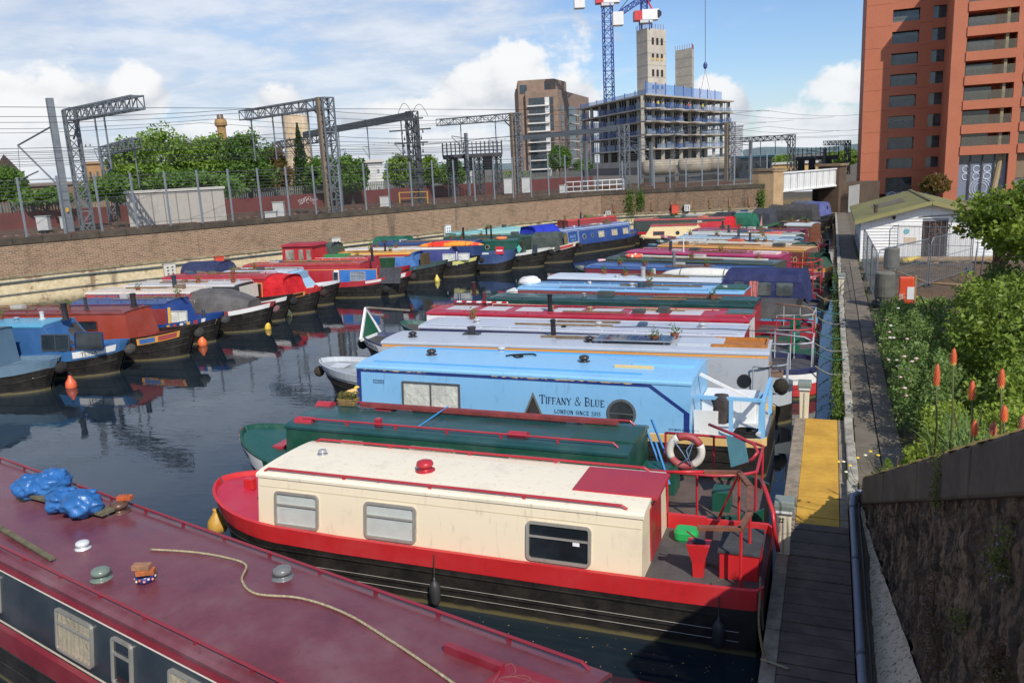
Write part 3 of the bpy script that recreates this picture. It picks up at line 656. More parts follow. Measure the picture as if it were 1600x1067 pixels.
    def outline(s, x0, x1, v0, v1, rgb, t=.025, off=.009):
        m = s.sideMB((x0+x1)/2, (v0+v1)/2); w, h = abs(x1-x0)/2, (v1-v0)/2
        for a, b, c, d in ((-w, w, h-t, h), (-w, w, -h, -h+t), (-w, -w+t, -h+t, h-t), (w-t, w, -h+t, h-t)): m.box(a, b, c, d, -.01, off)
        return m.build('coach_line', paint(rgb, .34, .1), s.root)
    def window(s, x, v, w, h, kind='dark', frame=(176, 172, 160), rad=.07, rail=None, mull=None, fw=.035):
        m = s.sideMB(x, v); o_, i_ = rrect(w, h, rad), rrect(w-2*fw, h-2*fw, max(.01, rad-fw)); n = len(o_)
        m.v = [(a, b, -.01) for a, b in o_]+[(a, b, .036) for a, b in o_]+[(a, b, .036) for a, b in i_]+[(a, b, .002) for a, b in i_]
        for j in range(3):
            for k in range(n): m.f.append((j*n+k, j*n+(k+1) % n, (j+1)*n+(k+1) % n, (j+1)*n+k))
        f = m.build('window', paint(frame, .35, .3, .4), s.root)
        if kind == 'dark':
            m = s.sideMB(x, v); m.add([(a, b, .012) for a, b in i_], [tuple(range(n))]); m.build('pane', dark_glass(), f)
        else:
            m = s.sideMB(x, v)
            W, H = w/2-fw, h/2-fw
            if kind == 'blind':
                k = int(2*H/.028)
                for j in range(k): m.add([(-W, -H+j*.028, .003), (W, -H+j*.028, .003), (W, -H+j*.028+.026, .007), (-W, -H+j*.028+.026, .007)], [(0, 1, 2, 3)])
                m.build('blind', flat((226, 230, 226), .6), f)
            else:
                k = 26; rgb = {'curtain': (228, 226, 216), 'cloth': (196, 180, 150), 'flowers': (150, 160, 170)}[kind]
                pts = [(-W+2*W*j/k, .012+.008*math.sin(j*1.9+.7*math.sin(j*.6))) for j in range(k+1)]
                m.v = [(a, -H, c) for a, c in pts]+[(a, H, c*.6+.002) for a, c in pts]
                for j in range(k): m.f.append((j, j+1, k+2+j, k+1+j))
                m.build('curtain', cloth(rgb), f, smooth=True)
            m = s.sideMB(x, v); m.add([(a, b, .027) for a, b in i_], [tuple(range(n))]); m.build('pane', glass_pane(), f)
        if rail is not None:
            m = s.sideMB(x, v); yy = -h/2+h*rail; m.box(-w/2+fw, w/2-fw, yy-.014, yy+.014, .003, .034); m.build('glazing_bar', paint(frame, .35, .3, .4), f)
        if mull is not None:
            m = s.sideMB(x, v); xx = -w/2+w*mull; m.box(xx-.016, xx+.016, -h/2+fw, h/2-fw, .003, .034); m.build('glazing_bar', paint(frame, .35, .3, .4), f)
        return f
    def porthole(s, x, v, r, frame=(170, 160, 130), glass=(28, 34, 38), n=20, cross=False):
        m = s.sideMB(x, v); ro, ri = r, r*.82
        c = [(math.cos(2*math.pi*k/n), math.sin(2*math.pi*k/n)) for k in range(n)]
        m.v = [(a*ro, b*ro, -.01) for a, b in c]+[(a*ro, b*ro, .022) for a, b in c]+[(a*ri, b*ri, .026) for a, b in c]+[(a*ri, b*ri, .004) for a, b in c]
        for j in range(3):
            for k in range(n): m.f.append((j*n+k, j*n+(k+1) % n, (j+1)*n+(k+1) % n, (j+1)*n+k))
        f = m.build('porthole', paint(frame, .3, .2, .5), s.root)
        m = s.sideMB(x, v); m.add([(a*ri, b*ri, .01) for a, b in c], [tuple(range(n))]); m.build('pane', dark_glass(glass), f)
        if cross:
            m = s.sideMB(x, v); m.box(-ri, ri, -.012, .012, .006, .02); m.build('glazing_bar', paint(frame, .3, .2, .5), f)
        return f
    def rails(s, rgb, x0=None, x1=None, inset=.12, h=.06, r_=.017, n=6, sides=(1, -1)):
        x0 = s.xa+.1 if x0 is None else x0; x1 = s.xf-.2 if x1 is None else x1; pm = paint(rgb, .35, .15)
        for sd in sides:
            y = sd*(s.wt-inset); z = s.rz(y); m = MB(); m.tube([(x0, y, z), (x0+.08, y, z+h), (x1-.08, y, z+h), (x1, y, z)], r_, 6)
            for k in range(1, n): x = x0+(x1-x0)*k/n; m.box(x-.025, x+.025, y-.012, y+.012, z-.01, z+h)
            m.build('handrail', pm, s.root)
    def vent(s, x, y=0.0, rgb=(60, 60, 62), sc=1.0):
        m = MB(); z = s.rz(y)-.01; m.lathe([(.13*sc, 0), (.13*sc, .015), (.07*sc, .02), (.07*sc, .06*sc), (.10*sc, .065*sc), (.115*sc, .09*sc), (.10*sc, .125*sc), (.05*sc, .145*sc), (.005, .15*sc)], (x, y, z), 16); m.build('mushroom_vent', paint(rgb, .22, .1, .3 if rgb[0] == rgb[1] else 0), s.root, smooth=True)
    def chimney(s, x, y=0.0, h=.55, r_=.075, rgb=(30, 30, 32), capd=True):
        m = MB(); z = s.rz(y)-.01; pr = [(r_*1.7, 0), (r_*1.7, .03), (r_*1.05, .04), (r_, h*.7), (r_, h)]
        if capd: pr = pr[:-1]+[(r_, h*.86), (r_*1.25, h*.88), (r_*1.25, h*.95), (r_*.95, h*.97), (r_*.95, h)]
        m.lathe(pr, (x, y, z), 14); m.build('chimney', paint(rgb, .35, .15), s.root, smooth=False)
    def topbox(s, x0, x1, y0, y1, h, rgb, name='hatch', z=None, bev=.015):
        zz = min(s.rz(y0), s.rz(y1))-.03 if z is None else z; m = MB(); m.box(x0, x1, y0, y1, zz, zz+h+.03); return m.build(name, paint(rgb, .35, .2), s.root, bevel=bev)
    def flash(s, rgb, t0=.35, t1=.98, z0=.03, z1=.22, sd=None, name='bow_flash', off=.03):
        sd = s.near if sd is None else sd; m = MB(); xs = [s.L-s.bl+s.bl*(t0+(t1-t0)*i/12) for i in range(13)]
        for x in xs: g = s.gz(x); m.v += [s.hp(x, g-z1, sd, off), s.hp(x, g-z0, sd, off+.003)]
        for i in range(12): m.f.append((2*i, 2*i+1, 2*i+3, 2*i+2) if sd == 1 else (2*i, 2*i+2, 2*i+3, 2*i+1))
        return m.build(name, paint(rgb, .35, .15), s.root)
    def hulltext(s, text, t0, h, zc, rgb, sd=None, off=.038, wscale=1.0):
        sd = s.near if sd is None else sd; lm, w = lettering(text, h); x0 = s.L-s.bl+s.bl*t0
        if sd == 1: lm.fn = lambda a, b, c: s.hp(x0-a*wscale, s.gz(x0-a*wscale)-zc+b-h/2, 1, off+c)
        else: lm.fn = lambda a, b, c: s.hp(x0+a*wscale, s.gz(x0+a*wscale)-zc+b-h/2, -1, off+c)
        lm.build('name_lettering', flat(rgb, .5), s.root)
    def sidetext(s, text, x, v, h, rgb, T=.13, t=.06, caps=None, gap=.06, w=.008):
        lm, wd = lettering(text, h, T, t, gap, caps); m = s.sideMB(x, v); m.v, m.f = [(a-wd/2, b-h/2, c+w) for a, b, c in lm.v], lm.f; m.build('name_lettering', flat(rgb, .5), s.root)
    def hood(s, x0, x1, h, rgb, w=None, zb=None, wins=(), name='canvas_hood', tp=.8, f0=.12, f1=.12, sag=.0, wm=None):
        """an arched canvas cover; wins: (x, v, w, h) panes on the near side"""
        w = w or s.B/2-.05; zb = s.g if zb is None else zb; prof = [(1, 0), (.98, .45), (.93, .72), (.80, .9), (.5, .985), (0, 1.02)]; prof = prof+[(-a, b) for a, b in prof[-2::-1]]
        m = MB(); rings = []; N = 8
        for i in range(N+1):
            x = x0+(x1-x0)*i/N; e = max(0, (i/N-.45)/.55)**1.2 if f1 > .5 else 0; f1_ = 0 if f1 > .5 else f1; rings.append([(x+(f0 if i == 0 else -f1_ if i == N else 0)*b, a*w*(1-(1-tp)*b*.5)*(1-.42*e), zb+.12*e+b*(h*(1-.62*e)-sag*math.sin(math.pi*i/N*2)**2)) for a, b in prof])
        m.loft(rings, True, True); hd = m.build(name, cloth(rgb), s.root, smooth=False)
        for wxx, v, ww_, hh_ in wins:
            m = MB(); sd = s.near; y = lambda b: w*(1-(1-tp)*b/h*.5)*(1-.06*(b/h)**2)+.012
            pts = rrect(ww_, hh_, .06); m.add([(wxx+a, sd*y(v+b), zb+v+b) for a, b in pts], [tuple(range(len(pts))) if sd == -1 else tuple(range(len(pts)))[::-1]]); m.build('clear_pane', dark_glass((70, 76, 74)) if not wm else wm, hd)
        return hd
    def sternrail(s, rgb, h=.75, x1=1.5, r_=.022, posts=4, inset=.1, top=None, z0=None):
        m = MB(); pts = []; xs = [x1, x1*.7, x1*.4, .5, .25, .12]
        z0 = s.g-s.dd if z0 is None else z0
        pts = [(x, s.hw(x)-inset, s.g+h) for x in xs]+[(x, -(s.hw(x)-inset), s.g+h) for x in xs[::-1]]
        m.tube(pts, r_, 7); o = m.build('stern_rail', paint(rgb, .3, .1), s.root, smooth=True)
        for sd in (1, -1):
            for x in [x1*k/(posts-1)+.13*(1-k/(posts-1)) for k in range(posts)]:
                m = MB(); y = sd*(s.hw(x)-inset); m.tube([(x, y, z0), (x, y, s.g+h)], r_*.85, 6); m.build('rail_post', paint(rgb, .3, .1), o)
        return o
    def tiller(s, rgb=(180, 30, 30), h=.85, ln=1.0):
        m = MB(); z = s.g-s.dd; m.tube([(.12, 0, z-.1), (.12, 0, z+.55), (.2, 0, z+h-.08), (.35, 0, z+h), (.35+ln, 0, z+h+.1)], .024, 8); m.build('tiller', paint(rgb, .3, .1), s.root, smooth=True)
    def foredeck(s, x0, rgb):
        m = MB(); xs = [x0+(s.L-.12-x0)*i/8 for i in range(9)]
        for x in xs: m.v += [(x, s.hw(x)-.05, s.gz(x)-.06), (x, 0, s.gz(x)-.03), (x, -(s.hw(x)-.05), s.gz(x)-.06)]
        for i in range(8):
            for k in (0, 1): m.f.append((3*i+k, 3*i+k+1, 3*i+k+4, 3*i+k+3))
        m.build('foredeck', paint(rgb, .3, .2), s.root)
    def sternband(s, z0, z1, rgb):
        m = MB(); pts = [(x, sd) for sd, xx in ((1, (2.2, 1.4, .8, .45, .22, .08, 0)), (-1, (0, .08, .22, .45, .8, 1.4))) for x in xx]
        for x, sd in pts: m.v += [s.hp(x, z0, sd, .02), s.hp(x, z1, sd, .02)]
        for i in range(len(pts)-1): m.f.append((2*i, 2*i+2, 2*i+3, 2*i+1))
        m.build('stern_band', paint(rgb, .35, .2), s.root)
    def clutter(s, k):
        """poles, planks, pots and boxes carried on the roof"""
        r_ = random.Random(k); L = s.xf-s.xa
        for j in range(2):
            y = r_.choice((-1, 1))*r_.uniform(.12, .45)*s.wt; x = s.xa+L*r_.uniform(.1, .45); z = s.rz(y)+.03; m = MB(); ln = r_.uniform(1.6, 3.2)
            if j: m.bar((x, y, z), (x+ln, y+.06, z), .16, .04); m.build('roof_plank', rough_mat((138, 116, 92), (98, 82, 66), 5), s.root)
            else: m.tube([(x, y, z), (x+ln, y+.05, z)], .028, 6); m.build('boat_pole', rough_mat((156, 126, 84), (120, 96, 66), 5), s.root)
        for j in range(r_.randint(2, 4)):
            x = s.xa+L*r_.uniform(.08, .95); y = r_.uniform(-.6, .6)*s.wt; z = s.rz(y)-.01; m = MB()
            if r_.random() < .5: m.lathe([(.08, 0), (.12, .16), (.10, .16)], (x, y, z), 9); o = m.build('plant_pot', rough_mat((150, 88, 60), (120, 70, 50), 8), s.root); C = RNG.normal(size=(60, 3))*.08+np.array([x, y, z+.24]); quads_mesh('foliage', leaf_quads(C, .07), leaf_mat((110, 136, 62), (84, 110, 50), 'pot'), o)['kind'] = 'stuff'
            else: w = r_.uniform(.12, .3); m.box(x-w, x+w, y-.14, y+.14, z, z+r_.uniform(.08, .22)); m.build('roof_box', paint(r_.choice(((70, 74, 72), (120, 96, 70), (56, 84, 110), (180, 176, 168))), .6, .4), s.root, bevel=.012)
def W2(b, x, y, z=0.0):
    """boat point -> world"""
    a = b.root.rotation_euler.z; return Vector((b.stern.x+x*math.cos(a)-y*math.sin(a), b.stern.y+x*math.sin(a)+y*math.cos(a), z))
def fender(p, top, label, rgb=(52, 52, 54), ln=.42, r_=.085, group='fenders hanging along the hulls'):
    t = thing('fender', label, 'fender', (p.x, p.y, p.z), 0, group)
    m = MB(); m.lathe([(.015, .0), (r_*.6, .03), (r_, .09), (r_, ln-.09), (r_*.6, ln-.03), (.02, ln), (.02, ln+.05)], (0, 0, 0), 12); m.build('body', paint(rgb, .5, .2), t, smooth=True)
    m = MB(); m.tube([(0, 0, ln), (top.x-p.x, top.y-p.y, top.z-p.z)], .009, 5); m.build('rope', flat((70, 62, 52)), t); return t
def rope(pts, r_, label, rgb=(150, 138, 116), name='mooring_rope', cat='rope', group=None, n=5):
    m = MB(); P_ = [Vector(p) for p in pts]; out = []
    for i in range(len(P_)-1):                                         # smooth the corners
        p0, p1, p2, p3 = P_[max(i-1, 0)], P_[i], P_[i+1], P_[min(i+2, len(P_)-1)]
        for k in range(6):
            t = k/6; out.append(.5*((2*p1)+(p2-p0)*t+(2*p0-5*p1+4*p2-p3)*t*t+(3*p1-p0-3*p2+p3)*t**3))
    out.append(P_[-1]); m.tube(out, r_, n); return tag(m.build(name, rough_mat(rgb, tuple(int(q*.7) for q in rgb), 30, .9), smooth=True), label, cat, group)
def sag(a, b, s=.3, n=5):
    a, b = Vector(a), Vector(b); return [a.lerp(b, i/n)+Vector((0, 0, -s*math.sin(math.pi*i/n))) for i in range(n+1)]
# ---------------------------------------------------------------- the row at the pontoon (sterns to the right)
def r0():
    """maroon boat cut by the lower left corner"""
    a, b = G(60, 735, 1.7), G(960, 1050, 1.7); d = (b-a).normalized(); n = Vector((d.y, -d.x, 0)); off = 1.0
    st = b+d*1.1+n*off; bw = a-d*3.4+n*off
    B_ = Boat('maroon roofed narrowboat with dark navy sides and blue bin bags on its roof, foreground', st, bw, B=2.42, g=.85, zr=1.66, xa=1.15, xf=15.2, cab=(44, 54, 62), roof=(116, 54, 63), band=(136, 32, 44), bandh=.3, bl=2.2, side=.12, tum=.12, wearr=.45, camber=.09, near=1)
    red = (142, 26, 44)
    for v in (.075, .80): B_.panel(1.3, 14.6, v, v+.022, (232, 220, 200), 'coach_line')
    B_.panel(1.2, 15.1, .825, .93, red, 'cornice', .01)
    for px, py, w, h, k in ((104, 984, .86, .55, 'cloth'), (186, 1022, .42, .58, 'dark'), (310, 1075, .86, .55, 'cloth')):
        B_.window(B_.lx(px, py, 1.3), .45, w, h, k, (168, 164, 152), .06, rail=.66)
    x = B_.lx(104, 984, 1.3); B_.window(x+2.4, .45, .86, .55, 'cloth', (168, 164, 152), .06, rail=.66)
    B_.rails(red, 1.3, 14.6, .1, .055, .02, 14)
    wh = G(120, 862, 1.75); B_.vent(B_.to_local(wh), .30, (232, 232, 226), .8)
    B_.vent(B_.lx(174, 897, 1.75), .62, (112, 126, 112), 1.05); B_.vent(B_.lx(460, 893, 1.75), -.55, (112, 114, 112), 1.05); B_.vent(B_.lx(198, 795, 1.75), -.66, (96, 66, 50), 1.2)
    m = MB(); z = B_.rz(-.5); x0, x1 = B_.lx(705, 1008, 1.78), B_.lx(790, 1045, 1.78); m.box(x1, x0, -.40, -.33, z-.02, z+.09); m.build('roof_batten', paint(red, .35, .3), B_.root)
    B_.topbox(1.1, 2.0, -.5, .5, .04, red, 'slide_hatch')
    def on(px, py, z0=1.77):
        p = G(px, py, z0); return p
    # things lying on the roof
    br = (170, 122, 92)
    p = on(228, 908, 1.76); t = thing('flowered_bowl', 'dark blue flowered bowl holding two bricks on the maroon roof', 'bowl', p)
    m = MB(); m.lathe([(.085, 0), (.10, .01), (.125, .10), (.118, .10), (.09, .02), (.01, .02)], (0, 0, 0), 18); m.build('bowl', paint((40, 48, 110), .25, .1), t, smooth=True)
    for k in range(14):
        aa = k*2*math.pi/14; m = MB(); rr = .116; m.lathe([(.018, 0), (.01, .012)], (0, 0, 0), 6, 'x'); o = m.build('painted_flower', flat(((226, 150, 150), (236, 214, 190), (230, 120, 60))[k % 3]), t); o.location = (rr*math.cos(aa), rr*math.sin(aa), .05+.02*(k % 2)); o.rotation_euler = (0, 0, aa)
    def brick(p, rot, rgb, label, tilt=0, sc=1.0):
        m = MB(); m.box(-.108*sc, .108*sc, -.051*sc, .051*sc, 0, .065*sc); o = m.build('brick', rough_mat(rgb, tuple(int(q*.8) for q in rgb), 12, .9), bevel=.004); o.location = p; o.rotation_euler = (tilt, 0, rot); return tag(o, label, 'brick', 'loose bricks on the roof')
    brick(p+Vector((.02, .0, .10)), .5, (196, 110, 60), 'orange brick lying in the flowered bowl under another brick')
    brick(p+Vector((-.02, -.01, .168)), .3, (176, 128, 96), 'sandy brown brick on top in the flowered bowl', 0)
    vv = on(198, 795, 1.77); o = brick(vv+Vector((0, 0, .15)), .3, (208, 102, 54), 'orange perforated brick on a roof vent beside the blue bags')
    m = MB()
    for dx in (-.05, 0, .05): m.lathe([(.012, 0), (.012, .002)], (dx, 0, .0655), 8)
    m.build('hole', flat((60, 30, 20)), o)
    # bin bags on a plank
    pk = thing('plank', 'green painted plank lying under the blue bin bags', 'plank', (0, 0, 0)); a2, b2 = on(30, 770, 1.80), on(170, 805, 1.80); pk.location = a2
    dd = b2-a2; m = MB(); m.bar((0, 0, .05), dd+Vector((0, 0, .05)), .22, .045); m.build('board', rough_mat((70, 84, 70), (126, 112, 84), 4, .85), pk)
    for f in (.15, .85):
        m = MB(); q = dd*f; m.box(q.x-.05, q.x+.05, q.y-.18, q.y+.18, -.02, .03); m.build('batten', rough_mat((60, 62, 54), (40, 40, 36)), pk)
    bagm = cloth((44, 104, 166), .34)
    from mathutils import noise as mn
    for k, (px, py, s) in enumerate(((52, 768, .30), (82, 764, .33), (100, 790, .27), (130, 797, .31))):
        q = on(px, py, 1.86); m = MB(); N, M_ = 44, 30
        for i in range(M_+1):
            ph = math.pi*i/M_
            for j in range(N):
                th = 2*math.pi*j/N; v = Vector((math.sin(ph)*math.cos(th), math.sin(ph)*math.sin(th), math.cos(ph)))
                rr = s*(1+.26*mn.noise(v*2.0+Vector((k*3, 0, 0)))-.16*abs(mn.noise(v*4.5+Vector((k*5, 1, 0))))-.10*abs(mn.noise(v*11+Vector((k*7, 2, 0))))); m.v.append((v.x*rr, v.y*rr*.9, v.z*rr*.68+s*.45))
        for i in range(M_):
            for j in range(N): m.f.append((i*N+j, i*N+(j+1) % N, (i+1)*N+(j+1) % N, (i+1)*N+j))
        m.lathe([(.02, 0), (.03, .03), (.06, .07), (.05, .1)], (s*.5, s*.3, s*.78), 8)
        o = m.build('bin_bag', bagm, smooth=True); o.location = q-Vector((0, 0, s*.12))
        tag(o, ('leftmost crumpled blue bin bag on the maroon roof', 'large crumpled blue bin bag, second from left on the maroon roof', 'crumpled blue bin bag, third from left on the maroon roof', 'rightmost crumpled blue bin bag beside the orange brick')[k], 'bin bag', 'blue bin bags on the maroon roof')
    # ropes and pole on the roof
    rope([on(x, y, 1.79) for x, y in ((236, 858), (300, 862), (350, 870), (384, 882), (378, 906), (400, 927), (470, 934), (540, 958), (610, 1000), (670, 1040), (720, 1075))], .016, 'long pale rope winding down the maroon roof', (196, 178, 140), 'rope')
    rope([on(x, y, 1.79) for x, y in ((770, 1067), (785, 1045), (800, 1038), (806, 1052), (790, 1060), (815, 1056), (830, 1062), (812, 1070), (780, 1064), (800, 1058), (860, 1072))], .016, 'coiled grey rope on the near corner of the maroon roof', (150, 136, 112), 'coiled_rope')
    m = MB(); q0, q1 = on(-40, 800, 1.82), on(82, 873, 1.80); m.bar(q0, q1, .07, .03); tag(m.build('boat_pole', rough_mat((122, 112, 84), (86, 84, 62), 5)), 'weathered wooden pole lying along the maroon roof at the left edge', 'pole')
    return B_
R0 = r0()
def r1():
    red = (208, 16, 24)
    B_ = Boat('cream narrowboat with red gunwale and red roof vent, in the foreground', (-.66, 11.14), (-10.3, 11.16), B=2.14, g=.90, dd=.13, zr=1.70, xa=1.62, xf=8.1, cab=(240, 222, 186), roof=(246, 232, 200), band=red, bandh=.27, deck=(92, 88, 86), bl=1.9, rise=.30, st='square', near=1, wearr=.26, tum=.14, side=.12)
    for px, py, w, k in ((448, 797, .86, 'blind'), (597, 815, .92, 'blind'), (867, 845, .98, 'dark')):
        B_.window(B_.lx(px, py, 1.3), .44, w, .58, k, (178, 172, 158), .08, rail=.62, fw=.045)
    m = B_.sideMB(B_.lx(893, 852, 1.3), .47); m.box(-.05, .05, -.035, .035, .02, .024); m.build('window_sticker', flat((236, 236, 236)), B_.root)
    B_.panel(1.63, 8.08, .775, .79, (216, 198, 160), 'side_seam', .004)
    B_.rails((182, 22, 40), B_.lx(985, 790, 1.74), 8.0, .06, .05, .022, 4)
    B_.vent(B_.lx(648, 747, 1.8), .15, (186, 16, 34), 1.25); B_.vent(B_.lx(508, 707, 1.8), -.1, (178, 178, 176), .7)
    B_.topbox(1.5, 2.78, -.62, .34, .035, (176, 24, 44), 'slide_hatch')
    B_.foredeck(8.1, (190, 24, 60))
    m = MB(); m.box(B_.L-.75, B_.L-.55, -.06, .06, B_.gz(B_.L-.6)-.05, B_.gz(B_.L-.6)+.16); m.build('bow_stud', paint(red, .3, .1), B_.root, bevel=.02)
    # stern: red rails, timber taff rail, locker, control pedestal
    pr = paint(red, .28, .1); z = B_.g-B_.dd
    H_ = B_.g+.78
    wood = rough_mat((142, 92, 66), (112, 70, 52), 6, .5, 30, .1)
    def loc(px, py, zz):
        p = G(px, py, zz); v = Vector((p.x, p.y))-B_.stern; n = Vector((-B_.d.y, B_.d.x)); return Vector((v.dot(B_.d), v.dot(n), zz))
    A_ = [loc(1042, 737, H_), loc(1100, 737, H_), loc(1155, 738, H_), loc(1172, 760, H_), loc(1172, 800, H_), loc(1158, 826, H_), loc(1092, 824, H_)]
    m = MB(); m.tube([A_[0], A_[1]], .026, 8); rl = m.build('stern_rail', pr, B_.root, smooth=True)
    m = MB()
    for a, b in zip(A_[1:], A_[2:]): m.bar(a, b+(b-a).normalized()*.02, .085, .045)
    m.build('timber_rail', wood, B_.root)
    for i in (0, 2, 3, 4, 5): 
        p = A_[i]; m = MB(); m.tube([(p.x, p.y, z), (p.x, p.y, H_)], .021, 7); m.build('rail_post', pr, B_.root)
    m = MB(); p = A_[2]; m.tube([(p.x+.35, p.y-.0, z), (p.x, p.y, H_)], .021, 7); m.build('rail_brace', pr, B_.root)
    p = loc(1092, 850, 1.25); m = MB(); m.loft([[(p.x+sx*w, p.y+sy*w2, zz) for sx, sy in ((-1, -1), (1, -1), (1, 1), (-1, 1))] for zz, w, w2 in ((z, .07, .09), (1.0, .08, .09), (1.28, .16, .12))]); m.build('control_pedestal', pr, B_.root)
    m = MB(); m.lathe([(.09, 0), (.09, .03), (.01, .05)], (p.x, p.y, 1.28), 12); m.build('instrument', flat((40, 44, 50), .3), B_.root); m = MB(); m.tube([(p.x, p.y, 1.3), (p.x+.16, p.y+.05, 1.45)], .012, 5); m.build('lever', flat((110, 50, 50)), B_.root)
    m = MB(); m.box(.10, .62, -.25, .55, z, z+.42); m.build('stern_locker', pr, B_.root, bevel=.01); m = MB(); m.box(.08, .64, -.27, .57, z+.42, z+.45); m.build('locker_lid', rough_mat((76, 76, 78), (58, 58, 60), 4), B_.root)
    m = MB(); m.tube([loc(1216, 860, .95), loc(1210, 830, 1.35), loc(1208, 800, 1.62), loc(1196, 765, 1.72), loc(1190, 750, 1.75)], .03, 8); m.build('tiller', paint((196, 20, 36), .3, .1), B_.root, smooth=True)
    m = MB(); m.box(1.0, 1.6, -.98, -.9, z, z+.24); m.build('coaming', pr, B_.root)
    # rear bulkhead doors
    for sd in (-1, 1):
        m = MB(); m.box(1.595, 1.618, min(sd*.02, sd*.36), max(sd*.02, sd*.36), z+.05, 1.62); m.build('cabin_door', paint((160, 24, 34), .35, .2), B_.root)
    # loose things on the deck
    p = W2(B_, 1.25, -.55, z+.01); m = MB(); pts = rrect(.36, .26, .08, 3); m.loft([[(a*s, b*s, zz) for a, b in pts] for zz, s in ((0, .85), (.04, 1), (.14, 1), (.19, .85))]); o = m.build('fuel_can', paint((24, 176, 84), .3, .1), smooth=False); o.location = p; o.rotation_euler = (0, 0, math.pi); tag(o, 'small bright green plastic can on the grey rear deck', 'can')
    rope([W2(B_, *q) for q in ((.9, .1, z+.02), (.6, .3, z+.02), (.75, .6, z+.02), (1.0, .45, z+.03), (.8, .2, z+.04), (.55, .5, z+.03), (.7, .75, z+.03), (.3, .9, z+.03), (.05, 1.05, .92), (-.02, 1.2, .5))], .014, 'dark rope snaking over the grey rear deck of the cream boat', (96, 88, 72), 'rope')
    # name plate and draught lines
    for zz in (.34, .20):
        m = MB(); m.tube([B_.hp(x, zz+.0, 1, .018) for x in (.3, 2, 4, 6, 7.2)], .006, 4); m.build('hull_weld', flat((150, 144, 134)), B_.root)
    a = B_.hp(B_.lx(680, 865, .85), .86, 1, .02); pa = W2(B_, *a)
    fender(Vector((pa.x, pa.y-.06, .04)), Vector((pa.x, pa.y, .86)), 'black fender hanging midway along the cream boat')
    a = B_.hp(.55, .8, 1, .02); pa = W2(B_, *a); fender(Vector((pa.x, pa.y-.06, .10)), Vector((pa.x, pa.y, .82)), 'black fender hanging at the stern of the cream boat')
    q = G(340, 818, .35); t = thing('buoy_fender', 'dirty yellow tear-shaped fender at the bow of the cream boat', 'fender', (q.x, q.y, .15)); m = MB(); m.lathe([(.03, 0), (.15, .06), (.19, .17), (.16, .28), (.07, .40), (.05, .46), (.06, .5)], (0, 0, 0), 14); m.build('body', paint((206, 156, 44), .45, .4), t, smooth=True)
    return B_
R1 = r1()
